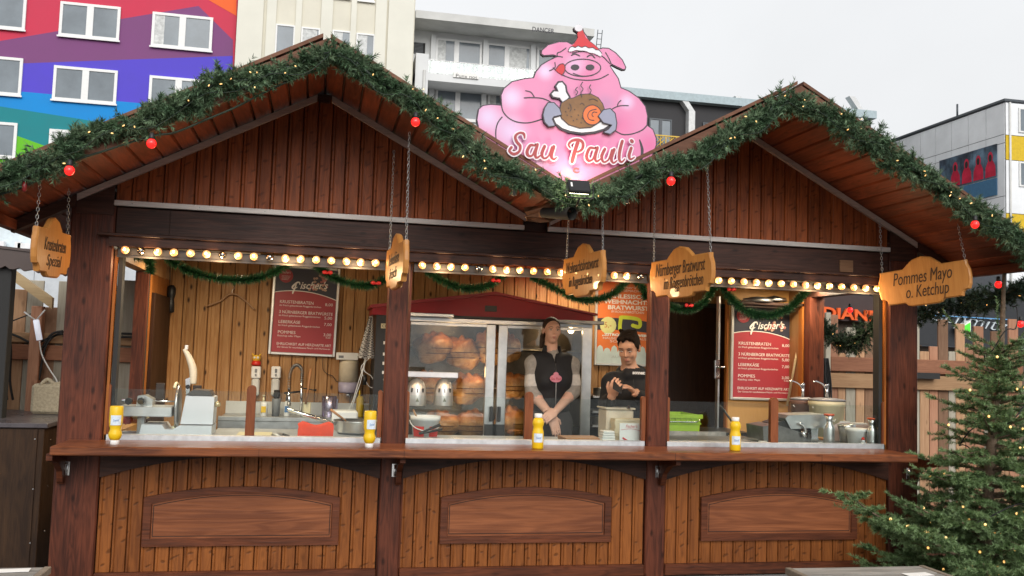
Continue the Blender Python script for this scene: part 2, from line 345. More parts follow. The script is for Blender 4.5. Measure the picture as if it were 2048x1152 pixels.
# ================================================================== GROUND
def ground():
    m, t, b = new_mat('paving_stone'); tc = nd(t, 'ShaderNodeTexCoord')
    br = nd(t, 'ShaderNodeTexBrick', i_Scale=2.2); br.inputs['Color1'].default_value = (.17, .16, .15, 1); br.inputs['Color2'].default_value = (.12, .115, .11, 1); br.inputs['Mortar'].default_value = (.05, .048, .045, 1); br.inputs['Mortar Size'].default_value = .012
    t.links.new(tc.outputs['Object'], br.inputs['Vector']); n = nd(t, 'ShaderNodeTexNoise', i_Scale=3.0, i_Detail=6.0); t.links.new(tc.outputs['Object'], n.inputs['Vector'])
    mu = nd(t, 'ShaderNodeMix', data_type='RGBA', blend_type='MULTIPLY'); mu.inputs[0].default_value = .6; t.links.new(br.outputs['Color'], mu.inputs[6]); t.links.new(n.outputs['Fac'], mu.inputs[7]); t.links.new(mu.outputs[2], b.inputs['Base Color']); b.inputs['Roughness'].default_value = .6
    o = MB().add([(-300, -300, 0), (300, -300, 0), (300, 400, 0), (-300, 400, 0)], [(0, 1, 2, 3)]).build('ground', m); o['kind'] = 'structure'
ground()

# ================================================================== THE STALL
stall = thing('wooden_stall', 'brown wooden Christmas market food stall with two gables and open serving hatches', 'market stall')
XL, XR = -1.46, 4.165
POSTS = [(-1.46, -1.215), (.414, .55), (2.154, 2.29), (3.938, 4.165)]
BAYS = [(-1.215, .414), (.55, 2.154), (2.29, 3.938)]
GAB = [(-.03, 3.46), (2.80, 3.46)]; SL = .53; HW = 1.415
DEPTH = 2.2; FLOOR = .45
def roof_z(x):
    return max(z-SL*abs(x-c) for c, z in GAB)
def part(mb, name, mat, parent=None, **kw): return mb.build(name, mat, parent or stall, **kw)
# posts
for i, (a, b) in enumerate(POSTS):
    top = roof_z((a+b)/2)-.07 if i in (0, 3) else 2.48
    p = part(MB().box(a, b, 0, .11 if i in (0, 3) else .07, 0.02, top, ch=.008), 'post', DARK)
    # narrow rebate strips beside the post
    for x in ((b+.012,) if i == 0 else (a-.012,) if i == 3 else (b+.008,)):
        part(MB().box(x-.007, x+.007, .03, .07, .50, 2.40), 'post_strip', PINEV if i in (0, 3) else DARK, p)
# lintel
lint = part(MB().box(-1.214, 3.937, .012, .14, 2.492, 2.655, ch=.006), 'lintel_beam', DARKX)
part(MB().box(-1.30, 3.99, -.055, .010, 2.472, 2.490, ch=.003), 'ledge', DARKX, lint)
for (a, b) in BAYS:   # valance board with a slightly bowed lower edge
    n = 14; pts = [(a-.02, 2.471), (b+.02, 2.471)]+[(b+.02-(b-a+.04)*k/n, 2.412+.012*math.sin(math.pi*k/n)) for k in range(n+1)]
    part(MB().prism(pts, -.032, -.006), 'valance', DARKX, lint)
part(MB().box(-.91, -.906, .008, .013, 2.494, 2.652), 'joint', BLACKW, lint)
part(MB().box(3.55, 3.655, .004, .0125, 2.50, 2.585, ch=.002), 'cover_plate', wood('ply_cover_plate', (.20, .105, .055), (.12, .06, .03), 'X', .5), lint)
# gables
for g, (xc, za) in enumerate(GAB):
    x0, x1 = ((-1.222, 1.276), (1.437, 3.93))[g]
    gb = part(MB().prism([(x0, 2.66), (x1, 2.66), (x1, za-SL*abs(x1-xc)-.012), (xc, za-.012), (x0, za-SL*abs(x0-xc)-.012)], .03, .05), 'gable', BLACKW)
    n = 28; wd = (x1-x0)/n
    for k in range(n):
        a, b = x0+k*wd+.001, x0+(k+1)*wd-.001; c = .005
        zt = lambda x: za-SL*abs(x-xc)-.014
        yj = R.uniform(0, .002); xs = [(a, .022), (a+c, .010+yj), (a+c+.010, .010+yj), (a+c+.014, .014+yj), (a+c+.018, .010+yj), (b-c, .010+yj), (b, .022)]
        if a < xc < b: xs.insert(4, (xc, .010+yj)); xs.sort(key=lambda q: q[0])
        m = len(xs); v = [(x, y, 2.66) for x, y in xs]+[(x, y, zt(x)) for x, y in xs]
        MB().add(v, [(i, i+1, m+i+1, m+i) for i in range(m-1)]).build('plank', GABLE, gb)
    # trim strips
    part(MB().box(x0-.002, x1+(.004 if g else .0), -.018, .009, 2.658, 2.690, ch=.003), 'trim_strip', TRIM)
    for sgn in (-1, 1):
        xa = xc+sgn*.045; xb = (-1.43, 1.285, 1.445, 4.15)[g*2+(sgn > 0)]
        if g == 1 and sgn < 0: xb = 1.445
        pz = lambda x: za-SL*abs(x-xc)
        pts = [(xa, pz(xa)-.005), (xb, pz(xb)-.005), (xb, pz(xb)-.045), (xa, pz(xa)-.045)]
        st = part(MB().prism(pts, -.016, .009), 'rafter_trim', TRIM2)
        for k in range(6):
            x = xa+(xb-xa)*(k+.5)/6; part(MB().lathe([(.004, 0), (.003, .002)], 6, M=tr(x, -.0162, pz(x)-.025) @ rot('X', 90)), 'screw', STEELD, st)
    for k in range(7):
        x = x0+.1+(x1-x0-.2)*k/6; part(MB().lathe([(.004, 0), (.003, .002)], 6, M=tr(x, -.0182, 2.674) @ rot('X', 90)), 'screw', STEELD)
    # ridge block where the trims meet
    part(MB().prism([(xc-.045, za-.03), (xc+.045, za-.03), (xc+.03, za-.075), (xc-.03, za-.075)], -.03, .0085), 'ridge_block', DARKX)
# corner boards above the end posts, dark outer rafters and eave purlins
for sx, xe in ((-1, -1.77), (1, 4.50)):
    g = GAB[0] if sx < 0 else GAB[1]; xi = -1.43 if sx < 0 else 4.15
    pz = lambda x: g[1]-SL*abs(x-g[0])
    part(MB().prism([(xi, pz(xi)-.008), (xe, pz(xe)-.008), (xe, pz(xe)-.075), (xi, pz(xi)-.075)], -.03, .035), 'outer_rafter', DARKX)
    part(MB().box(xe-.03, xe+.03, -.76, DEPTH+.1, pz(xe)-.06, pz(xe)-.002, ch=.004), 'eave_purlin', SOFFIT)
    a, b = (-1.43, -1.224) if sx < 0 else (3.936, 4.13)
    part(MB().prism([(a, 2.60), (b, 2.60), (b, pz(b)-.05), (a, pz(a)-.05)], -.012, -.001), 'corner_board', DARKX)
part(MB().box(1.26, 1.46, .055, .12, 2.56, 2.80), 'valley_block', DARKX)
# roof: soffit boards run front to back, weathered deck above
OV = -.76
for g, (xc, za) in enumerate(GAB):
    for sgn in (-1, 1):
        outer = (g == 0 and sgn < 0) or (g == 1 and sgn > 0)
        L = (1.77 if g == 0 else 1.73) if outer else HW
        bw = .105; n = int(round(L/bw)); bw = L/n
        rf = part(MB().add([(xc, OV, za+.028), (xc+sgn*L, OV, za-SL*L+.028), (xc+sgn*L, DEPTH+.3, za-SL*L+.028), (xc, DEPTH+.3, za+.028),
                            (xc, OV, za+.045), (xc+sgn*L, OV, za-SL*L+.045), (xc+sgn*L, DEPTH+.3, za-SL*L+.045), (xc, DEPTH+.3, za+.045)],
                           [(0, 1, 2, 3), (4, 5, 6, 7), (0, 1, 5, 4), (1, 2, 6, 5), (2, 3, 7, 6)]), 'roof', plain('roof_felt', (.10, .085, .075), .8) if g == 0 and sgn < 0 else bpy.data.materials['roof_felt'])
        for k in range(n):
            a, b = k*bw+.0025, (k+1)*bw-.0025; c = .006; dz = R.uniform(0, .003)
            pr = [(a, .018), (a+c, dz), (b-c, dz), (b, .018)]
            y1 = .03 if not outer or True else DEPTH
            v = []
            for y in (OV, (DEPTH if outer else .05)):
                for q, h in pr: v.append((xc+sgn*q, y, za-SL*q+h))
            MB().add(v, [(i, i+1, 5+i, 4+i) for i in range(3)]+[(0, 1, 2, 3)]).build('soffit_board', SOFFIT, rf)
        # barge board at the front edge
        pts = [(xc+sgn*.0, za+.075), (xc+sgn*L, za-SL*L+.075), (xc+sgn*L, za-SL*L-.05), (xc+sgn*.0, za-.05)]
        part(MB().prism(pts, OV-.028, OV-.002), 'barge_board', wood('barge_timber', (.19, .085, .05), (.11, .05, .03), 'X', .55) if g == 0 and sgn < 0 else bpy.data.materials['barge_timber'])
        pts = [(xc+sgn*.02, za+.105), (xc+sgn*L, za-SL*L+.105), (xc+sgn*L, za-SL*L+.083), (xc+sgn*.02, za+.083)]
        part(MB().prism(pts, OV-.02, .6), 'roof_edge_board', bpy.data.materials['barge_timber'])
# apron below the counter
CZ = 1.274
def arch(x, x0, x1, z_end, rise):
    u = (x-(x0+x1)/2)/((x1-x0)/2); return z_end+rise*(1-u*u)
for (x0, x1) in BAYS:
    ap = part(MB().box(x0, x1, .05, .07, .46, CZ-.05), 'apron', BLACKW)
    n = 20; wd = (x1-x0-.01)/n
    for k in range(n):
        a, b = x0+.005+k*wd+.0007, x0+.005+(k+1)*wd-.0007; c = .004
        yj = R.uniform(0, .002); xs = [(a, .040), (a+c, .026+yj), (a+c+.009, .026+yj), (a+c+.013, .030+yj), (a+c+.017, .026+yj), (b-c, .026+yj), (b, .040)]
        m = len(xs); v = [(x, y, .505) for x, y in xs]+[(x, y, 1.20) for x, y in xs]
        MB().add(v, [(i, i+1, m+i+1, m+i) for i in range(m-1)]).build('plank', APRON, ap)
    # arched top board
    N = 20; z_end = at(192, 955, .01)[2]; rise = 1.185-z_end
    pts = [(x0+.002, CZ-.046), (x1-.002, CZ-.046)]+[(x1-.002-(x1-x0-.004)*k/N, arch(x1-.002-(x1-x0-.004)*k/N, x0, x1, z_end, rise)) for k in range(N+1)]
    part(MB().prism(pts, .004, .0255), 'arched_board', DARKX, ap)
    # framed panel
    w = x1-x0; a, b = x0+.155*w, x1-.145*w; zb = .655; zt = .94; ri = .065; fw = .045
    def ring(a, b, zb, zt, ri):
        return [(a, zb), (b, zb)]+[(b-(b-a)*k/16, arch(b-(b-a)*k/16, a, b, zt, ri)) for k in range(17)]
    o1, o2 = ring(a, b, zb, zt, ri), ring(a+fw, b-fw, zb+fw, zt-fw*.8, ri*.95)
    m = len(o1); v = []
    for y, o in ((.0255, o1), (.008, o1), (.004, [(x+(.004 if x < (a+b)/2 else -.004), z) for x, z in o1]), (.004, o2), (.016, [(x+(.006 if x < (a+b)/2 else -.006), z) for x, z in o2])): v += [(x, y, z) for x, z in o]
    f = [(r*m+i, r*m+(i+1) % m, (r+1)*m+(i+1) % m, (r+1)*m+i) for r in range(4) for i in range(m)]
    MB().add(v, f).build('panel_frame', PFRAME, ap)
    MB().prism(ring(a+fw-.004, b-fw+.004, zb+fw-.004, zt-fw*.8+.004, ri*.95), .0145, .0254).build('panel', PANEL, ap)
    o3 = ring(a+fw+.011, b-fw-.011, zb+fw+.011, zt-fw*.8-.011, ri*.95); o4 = ring(a+fw+.016, b-fw-.016, zb+fw+.016, zt-fw*.8-.015, ri*.95)
    v = [(x, .0142, z) for x, z in o3]+[(x, .0142, z) for x, z in o4]
    MB().add(v, [(i, (i+1) % m, m+(i+1) % m, m+i) for i in range(m)]).build('panel_groove', BLACKW, ap)
    part(MB().box(x0+.003, x1-.003, -.004, .0495, .435, .508, ch=.006), 'bottom_rail', DARKR, ap)
    part(MB().box(x0+.003, x1-.003, .015, .05, .03, .425), 'kick_board', plain('grey_kick_board', (.17, .165, .16), .6), ap)
# counter with worn top
ctr = part(MB().box(-1.395, 3.90, -.375, .028, CZ-.05, CZ, ch=.007), 'counter', COUNTER)
for x in (-.30, .52, 2.2, 3.2):   # glued joints
    part(MB().box(x, x+.002, -.3765, -.30, CZ-.048, CZ-.004), 'joint', BLACKW, ctr)
for px in (131, 790, 1318, 1820):   # brackets and latches
    x = at(px, 940, -.02)[0]
    pr = [(0, CZ-.05), (-.30, CZ-.05), (-.30, CZ-.085), (-.17, CZ-.11), (-.075, CZ-.17), (-.05, CZ-.235), (-.035, CZ-.25), (0, CZ-.25)]
    sx = -.02 if px < 200 else .02
    part(MB().prism([(p, z) for p, z in pr], -.016, .016, M=tr(x+sx, -.001, 0) @ rot('Z', 90)), 'bracket', DARKR)
    lt = part(MB().box(x-.018, x+.018, -.006, -.001, CZ-.205, CZ-.125, ch=.001), 'latch', CHROME)
    part(MB().tube([(x, -.013, CZ-.20), (x, -.013, CZ-.13)], .007, 8).box(x-.006, x+.006, -.02, -.006, CZ-.17, CZ-.155), 'latch_barrel', CHROME, lt)
# sills, sneeze guards, worktop
for i, (a, b) in enumerate(BAYS):
    s = part(MB().box(a+.004, b-.004, .030, .075, CZ-.02, 1.306, ch=.004), 'sill', ZINC)
    part(MB().box(a+.004, b-.004, .0755, .60, CZ-.03, 1.276, ch=.003), 'worktop', plain('worktop_steel', (.46, .48, .50), .4, .45, .2, 10) if i == 0 else bpy.data.materials['worktop_steel'])
    hx = [a+.93*(b-a)*.55, ] if i == 0 else [a+.49*(b-a)]
    hx = [(at(501, 830, .05)[0]), (at(1057, 830, .05)[0]), (at(1547, 840, .05)[0])][i]
    for (ga, gbx) in ((a+.03, hx-.006), (hx+.006, b-.03)):
        part(MB().box(ga, gbx, .049, .055, 1.307, 1.572), 'glass_screen', GLASS)
    for x in (a+.016, hx, b-.016):
        hw = .027 if x == hx else .014
        pts = [(x-hw, 1.3065), (x+hw, 1.3065)]+[(x+hw*math.cos(q*math.pi/8), 1.585+hw*math.sin(q*math.pi/8)) for q in range(9)]
        part(MB().prism(pts, .033, .072), 'glass_holder', wood('holder_timber', (.26, .085, .032), (.15, .045, .018), 'Z', .4) if (i == 0 and x < -1.1) else bpy.data.materials['holder_timber'])
# window frame rebates behind the posts (black seals)
for i, (a, b) in enumerate(BAYS):
    for x, sg in (((a, 1),) if i == 0 else ((b, -1),) if i == 2 else ()):
        part(MB().box(min(x+sg*.024, x+sg*.05), max(x+sg*.024, x+sg*.05), .05, .12, 1.306, 2.41), 'hatch_frame', BLACKM)
# floor, ceiling, inner walls
part(MB().box(XL+.1, XR-.1, .17, DEPTH, FLOOR-.03, FLOOR), 'floor', plain('checker_plate', (.16, .16, .16), .5))
part(MB().box(XL+.02, XR-.02, .15, DEPTH, 2.665, 2.68), 'ceiling', DARKX)
bw = part(MB().box(-1.22, 4.0, DEPTH+.012, DEPTH+.03, FLOOR, 2.66), 'back_wall', BLACKW)
n = 52; wd = 5.2/n
for k in range(n):
    a, b = -1.21+k*wd+.0015, -1.21+(k+1)*wd-.0015; c = .005
    if 3.02 < (a+b)/2 < 3.66: z1 = 2.34
    xs = [(a, DEPTH+.010), (a+c, DEPTH), (a+.022, DEPTH), (a+.026, DEPTH+.004), (a+.03, DEPTH), (b-c, DEPTH), (b, DEPTH+.010)]
    m = len(xs); v = [(x, y, FLOOR) for x, y in xs]+[(x, y, 2.65) for x, y in xs]
    MB().add(v, [(i, i+1, m+i+1, m+i) for i in range(m-1)]).build('plank', PINE, bw)
# left wall: window opening at the front, dark door behind it
lw = part(MB().box(-1.46, -1.21, DEPTH-.02, DEPTH+.02, .1, 2.65), 'left_wall', PINE)
part(MB().box(-1.30, -1.215, .16, 1.95, 2.36, 2.65), 'wall_board', PINE, lw)
part(MB().box(-1.30, -1.22, 1.28, DEPTH, .46, 2.37), 'wall_board', PINEV, lw)
part(MB().box(-1.30, -1.22, .16, 1.22, .46, 1.28), 'wall_board', PINE, lw)
part(MB().box(-1.29, -1.205, 1.12, 1.17, 1.281, 2.355), 'window_post', DARK, lw)
part(MB().box(-1.285, -1.208, 1.175, 1.225, 1.0, 2.355), 'window_seal', BLACKM, lw)
part(MB().box(-1.30, -1.204, 1.23, 1.29, .46, 2.355), 'door_jamb', PINEV, lw)
part(MB().box(-1.218, -1.19, 1.36, 2.08, .47, 2.22, ch=.004), 'door', wood('dark_door', (.045, .018, .008), (.025, .010, .005), 'Z', .5), lw)
# right wall: posts, window, orange varnished reveal
rw = part(MB().box(3.955, 4.08, 1.28, DEPTH, .46, 2.65), 'right_wall', PINE)
part(MB().box(3.97, 4.08, .18, 1.27, 2.40, 2.65), 'wall_board', DARKX, rw)
part(MB().box(3.97, 4.08, .18, 1.27, .46, 1.26), 'wall_board', PINE, rw)
part(MB().box(3.975, 4.08, .125, .165, 1.262, 2.40), 'window_post', PINEV, rw)
part(MB().box(3.95, 4.08, 1.10, 1.19, 1.262, 2.40), 'window_post', DARK, rw)
part(MB().box(3.94, 4.08, 1.20, 1.26, 1.0, 2.40), 'window_post', PINEV, rw)
# partition that carries the right menu, and the dark back door beside it
pt = part(MB().box(3.40, 4.07, 1.455, 1.48, FLOOR, 2.47), 'partition', wood('laminate_partition', (.60, .33, .115), (.50, .255, .08), 'Z', .4, grain=.5, tone=.02, stain=.3))
part(MB().box(3.385, 3.40, 1.45, 1.50, FLOOR, 2.47), 'edge_strip', PINEV, pt)
dr = part(MB().box(3.03, 3.72, DEPTH-.03, DEPTH-.002, FLOOR, 2.34), 'back_door', wood('dark_back_door', (.035, .017, .010), (.018, .009, .006), 'Z', .4))
part(MB().box(2.98, 3.03, DEPTH-.05, DEPTH-.002, FLOOR, 2.38).box(3.03, 3.72, DEPTH-.05, DEPTH-.002, 2.341, 2.38), 'door_frame', BLACKM, dr)
part(MB().box(3.33, 3.345, 1.50, 1.55, FLOOR, 2.40), 'door_edge', STEEL, dr)
part(MB().box(3.30, 3.345, 1.49, 1.52, 1.70, 1.86, ch=.004).tube([(3.32, 1.47, 1.80), (3.42, 1.47, 1.80)], .010, 6), 'door_lock', CHROME, dr)
# ================================================================== BUILDINGS BEHIND THE STALL
FY = 35.0
FRAMEW = plain('window_frame_white', (.74, .74, .73), .4, 0, .04)
FRAMED = plain('window_frame_dark', (.06, .07, .08), .4)
CURT = plain('curtain', (.55, .56, .55), .8, 0, .3, 6)
def pbox(bld, name, TL, BR, Yf, Yb, mat):
    a, b = at(*TL, Yf), at(*BR, Yf); return MB().box(a[0], b[0], Yf, Yb, b[2], a[2]).build(name, mat, bld)
def fwindow(bld, TL, BR, Y, fm=FRAMEW, split=(.5,), fw=.115, blind=None, glass=WINGLASS, sill=True):
    a, b = at(*TL, Y), at(*BR, Y); x0, x1, z0, z1 = a[0], b[0], b[2], a[2]; m = MB()
    m.box(x0, x1, Y-.07, Y+.02, z1-fw, z1); m.box(x0, x1, Y-.07, Y+.02, z0, z0+fw)
    xs = [x0]+[x0+(x1-x0)*s for s in split]+[x1]
    for i, x in enumerate(xs):
        w = fw if i in (0, len(xs)-1) else fw*2.3; xa = x if i == 0 else x-w if i == len(xs)-1 else x-w/2
        m.box(xa, xa+w, Y-.068, Y+.02, z0+fw, z1-fw)
    if sill: m.box(x0-.05, x1+.05, Y-.10, Y-.071, z0-.05, z0+.02)
    wn = m.build('window', fm, bld)
    for i in range(len(xs)-1):
        MB().box(xs[i]+fw*.7, xs[i+1]-fw*.7, Y-.03, Y-.005, z0+fw*.5, z1-fw*.5).build('pane', glass, wn)
        if blind and R.random() < blind: MB().box(xs[i]+fw*1.0, xs[i]+fw+(xs[i+1]-xs[i])*R.uniform(.3, .8), Y-.036, Y-.031, z0+fw, z1-fw).build('curtain', CURT, wn)
    return wn
def mural(bld, pts, mat, Y, k): # painted colour field
    MB().prism([tuple(at(*p, Y)[[0, 2]]) for p in pts], Y-.004*k, Y-.004*k+.002).build('mural_field', mat, bld)
cb = thing('apartment_building', 'apartment block painted with a mural of red, purple, blue, teal and green bands', 'building', (-14, FY, 0))
cb.location = (0, 0, 0)
xr = at(470, 100, FY)[0]
MB().box(-45, xr, FY, FY+12, 0, 26).build('wall', plain('mural_red', (.54, .032, .075), .7, 0, .05, .8), cb)
for k, (c, pts) in enumerate((
    ((.185, .055, .175), [(-200, 132), (0, 82), (117, 62), (242, 38), (397, 12), (466, 80), (466, 330), (-200, 420)]),
    ((.78, .125, .022), [(417, 0), (473, 32), (473, -120), (345, -60)]),
    ((.082, .055, .52), [(-200, 132), (43, 127), (250, 119.5), (465, 112), (465, 400), (-200, 400)]),
    ((.0, .225, .60), [(-200, 172), (39, 183), (107, 189), (230, 202), (297, 208), (465, 222), (465, 450), (-200, 450)]),
    ((.004, .20, .225), [(-200, 186), (0, 213), (160, 238), (300, 262), (465, 290), (465, 500), (-200, 500)]),
    ((.12, .45, .012), [(-200, 215), (-20, 252), (93, 293), (240, 345), (465, 420), (465, 620), (-200, 620)]))):
    mural(cb, pts, plain(('mural_purple', 'mural_orange', 'mural_violet', 'mural_blue', 'mural_teal', 'mural_green')[k], c, .7, 0, .05, .8), FY, k+1)
dy = (125.5, .5)
for TL, BR in (((-75, -20), (50, 62)), ((122, 3), (238, 83)), ((306, 24), (423, 104)), ((-85, 106), (42, 193)), ((109, 131), (232, 210)), ((300, 151), (412, 232)), ((-95, 237), (31, 318)), ((100, 258), (222, 338)), ((290, 280), (405, 360))):
    fwindow(cb, TL, BR, FY-.03, blind=.35 if TL[1] > 230 or TL[0] == 122 else .1)
cw = thing('cream_building', 'tall cream rendered building with vertical ribs between narrow windows', 'building')
CY = FY-.4; CREAMW = plain('cream_render', (.66, .63, .53), .8, 0, .07, .5); CREAMR = plain('cream_rib', (.70, .685, .60), .8, 0, .06, .5)
xa, xb = at(471, 100, CY)[0], at(827, 100, CY)[0]
MB().box(xa, xb, CY, CY+12, 0, 30).build('wall', CREAMW, cw)
for px0, px1 in ((473, 525), (532, 551), (590, 602), (641, 664), (701, 712), (750, 772), (776, 827)):
    u, v = at(px0, 60, CY-.12)[0], at(px1, 60, CY-.12)[0]; MB().box(u, v, CY-.12, CY-.001, 0, 30).build('rib', CREAMR, cw)
for TL, BR in (((552, 48), (588, 113)), ((603, 54), (638, 117)), ((665, 60), (700, 124)), ((713, 66), (748, 130))):
    fwindow(cw, TL, BR, CY-.01, split=(), blind=.8, fw=.07)
    fwindow(cw, (TL[0], TL[1]-125), (BR[0], BR[1]-125), CY-.01, split=(), blind=.8, fw=.07)
    fwindow(cw, (TL[0], TL[1]+125), (BR[0], BR[1]+125), CY-.01, split=(), blind=.8, fw=.07)
# white balcony building
bb = thing('balcony_building', 'white concrete building with glass balconies and a flat roof tagged with graffiti', 'building')
WY = 36.5; WB = 34.9
CONC = plain('pale_concrete', (.56, .56, .54), .8, 0, .12, .8); WREND = plain('white_render', (.66, .67, .67), .75, 0, .07, .6)
x0, x1 = at(828, 60, WY)[0], at(1189, 60, WB)[0]
MB().box(x0, x1+.1, WY, WY+11, 0, at(1000, 45, WB)[2]-.1).build('wall', WREND, bb)
pbox(bb, 'roof_slab', (827, 19), (1189, 76.5), WB, WY+11, CONC).data.transform(Matrix.Identity(4))
# flat roof slab: front fascia
for o in list(bb.children):
    if o.name.startswith('roof_slab'):
        zt, zb = at(827, 19, WB)[2], at(827, 34.5, WB)[2]
        o.data = MB().box(x0-.1, x1, WB, WY+11, zb, zt).mesh('roof_slab', CONC)
zs = at(1000, 158, WB)[2]; zd = at(1000, 173, WB)[2]
MB().box(x0, x1, WB+.05, WY-.001, zd, zs).build('balcony_slab', WREND, bb)
MB().box(x0, at(857, 130, WB+.03)[0], WB+.03, WY-.002, 0, at(840, 106, WB)[2]).build('pier', WREND, bb)
for px in (861, 966, 1062, 1160):
    u = at(px, 120, WY-.25)[0]; MB().box(u, u+.22, WY-.25, WY-.001, 0, at(1000, 47, WB)[2]-.35).build('pier', WREND, bb)
for TL, BR in (((872, 76), (962, 152)), ((974, 86), (1061, 160)), ((1074, 96), (1158, 170)), ((872, 170), (967, 245)), ((976, 180), (1064, 255)), ((1074, 190), (1160, 264))):
    fwindow(bb, TL, BR, WY-.02, split=(.45,), fw=.10, blind=.2)
gr = MB().box(at(857, 118, WB+.1)[0], x1, WB+.10, WB+.12, zs, at(1000, 132, WB)[2]).build('glass_railing', glass_mat('railing_glass', mixf=.04), bb)
MB().box(at(857, 118, WB)[0], x1, WB+.09, WB+.13, at(1000, 132, WB)[2], at(1000, 132, WB)[2]+.03).build('handrail', STEELD, gr)
for k in range(40):
    u = at(862, 118, WB)[0]+k*.2
    if u < x1-.1: MB().box(u, u+.09, WB+.2, WB+.21, zs+.02, zs+.62).build('screen_strip', PAPER if k % 2 else CURT, gr)
vent = pbox(bb, 'vent', (827, 84), (850, 107), WY-.06, WY-.002, BLACKM)
for k in range(8):
    q = at(827, 85+2.7*k, WY-.07); MB().box(q[0]+.02, q[0]+.44, WY-.085, WY-.061, q[2]-.03, q[2]).build('louvre', FRAMED, vent)
q = at(849, 140, WB-.02); MB().tube([(q[0], WB-.03, q[2]), (q[0], WB-.03, q[2]-3)], .06, 8).build('downpipe', CONC, bb)
nb = pbox(bb, 'notice_board', (907, 143.5), (957, 158.5), WB-.02, WB+.08, PAPER)
q = at(911, 154, WB-.021); text('lettering', 'Punx not', .22, BLACKM, tr(q[0], WB-.022, q[2]) @ FRONT, nb, width=.98)
q = at(1064, 62, WB-.002); text('graffiti', 'DANCER', .30, plain('graffiti_paint', (.06, .06, .07), .7), tr(q[0], WB-.003, q[2]) @ FRONT, bb, width=1.05, offset=.004)
q = at(1191, 90, WB); ld = MB()
for dx in (0, .22): ld.tube([(q[0]+dx, WB, q[2]-.6), (q[0]+dx+.1, WB, q[2]+.75)], .02, 5)
for k in range(5): ld.tube([(q[0]+.02*k, WB, q[2]-.5+k*.27), (q[0]+.22+.02*k, WB, q[2]-.5+k*.27)], .015, 5)
ld.build('roof_ladder', FRAMED, bb)
# black building
kb = thing('black_building', 'low black building with pale roof edge, angled white struts and yellow railing', 'building')
KY = 38.0
u0, u1 = at(1180, 170, KY)[0], at(1742, 250, KY)[0]; zr = at(1500, 205, KY)[2]
MB().box(u0, u1, KY, KY+12, 0, zr-.2).build('wall', plain('anthracite_render', (.038, .037, .04), .75, 0, .15, .5), kb)
MB().box(u0-.05, u1+.05, KY-.45, KY+12, zr-.36, zr+.05).build('roof_edge', plain('pale_blue_fascia', (.36, .44, .47), .5), kb)
for px in (1352, 1463, 1580, 1690):
    q = at(px, 196, KY); w_ = .34; m_ = MB()
    m_.prism([(q[0], q[2]), (q[0]+w_, q[2]), (q[0]+w_+.55, q[2]-.75), (q[0]+w_+.55, q[2]-2.6), (q[0]+.55, q[2]-2.6), (q[0]+.55, q[2]-.7)], KY-.42, KY-.002).build('strut', plain('strut_white', (.62, .63, .63), .5) if px == 1352 else bpy.data.materials['strut_white'], kb)
for TL, BR in (((1298, 236), (1342, 300)), ((1405, 245), (1450, 310)), ((1512, 255), (1556, 320))): fwindow(kb, TL, BR, KY-.02, fm=FRAMED, fw=.07, sill=False)
YEL = plain('yellow_railing_paint', (.62, .40, .05), .5)
q0, q1 = at(1310, 270, KY-.7), at(1470, 286, KY-.7); zt = at(1350, 273, KY-.7)[2]
rl = MB().box(q0[0], q1[0], KY-.72, KY-.66, zt-.04, zt+.02).box(q0[0], q1[0], KY-.72, KY-.66, zt-.86, zt-.80).build('railing', YEL, kb)
k = 0; x = q0[0]
while x < q1[0]-.6:
    m_ = MB().box(x, x+.05, KY-.71, KY-.67, zt-.8, zt-.04)
    for (a, b, c, d) in ((.08, .05, .5, .35), (.5, .35, .1, .75), (.08, .4, .45, .75), (.3, .05, .3, .75), (.08, .2, .5, .6)):
        m_.tube([(x+a, KY-.69, zt-.82+b), (x+c, KY-.69, zt-.82+d)], .022, 4)
    m_.build('railing_panel', YEL, rl); x += .56
pbox(kb, 'cabinet', (1350, 277), (1361, 291), KY-.9, KY-.74, CONC)
MB().box(at(1322, 168, KY)[0], at(1331, 168, KY)[0], KY+1, KY+1.6, zr, zr+.5).build('chimney', FRAMED, kb)
# far right white building, seen on its corner
wb_ = thing('clad_building', 'pale panel clad building with a yellow band and dark poster row on its side', 'building')
c0 = at(2010, 200, 30.0); ZT = c0[2]; XW = c0[0]
CLAD = plain('pale_cladding', (.78, .80, .82), .6, 0, .10, .8); CLADJ = plain('cladding_joint', (.20, .21, .23), .8)
MB().box(XW+.03, XW+16, 30.03, 62, 0, ZT-.05).build('wall', CLADJ, wb_)
rows = [(ZT-1.55, ZT-.12), (ZT-1.95, ZT-1.58), (ZT-4.4, ZT-1.98), (ZT-6.8, ZT-4.43)]
for r, (a, b) in enumerate(rows):
    for k in range(26):
        y = 30.05+k*1.2; MB().box(XW+R.uniform(-.008, .002), XW+.02, y, y+1.17, a, b).build('cladding_panel', CLAD, wb_)
MB().box(XW-.06, XW+16, 29.95, 62, ZT-.05, ZT+.06).build('roof_edge', FRAMED, wb_)
band = [(ZT-1.6, ZT-.12, CLAD), (ZT-2.75, ZT-1.63, plain('yellow_cladding', (.62, .42, .01), .5)), (ZT-5.2, ZT-2.78, CLAD), (ZT-6.3, ZT-5.23, bpy.data.materials['yellow_cladding']), (ZT-9, ZT-6.33, CLAD)]
for a, b, m_ in band:
    for k in range(5): MB().box(XW+.03+k*1.9, XW+1.88+k*1.9, 29.99+R.uniform(0, .01), 30.02, a, b).build('cladding_panel', m_, wb_)
for k in range(3):
    for z in (ZT-1.45, ZT-3.95):
        q = MB().box(XW+.68+k*2.3, XW+1.9+k*2.3, 29.93, 29.985, z, z+1.15).build('window', FRAMEW, wb_)
        MB().box(XW+.76+k*2.3, XW+1.82+k*2.3, 29.915, 29.929, z+.08, z+1.07).build('pane', WINGLASS, q)
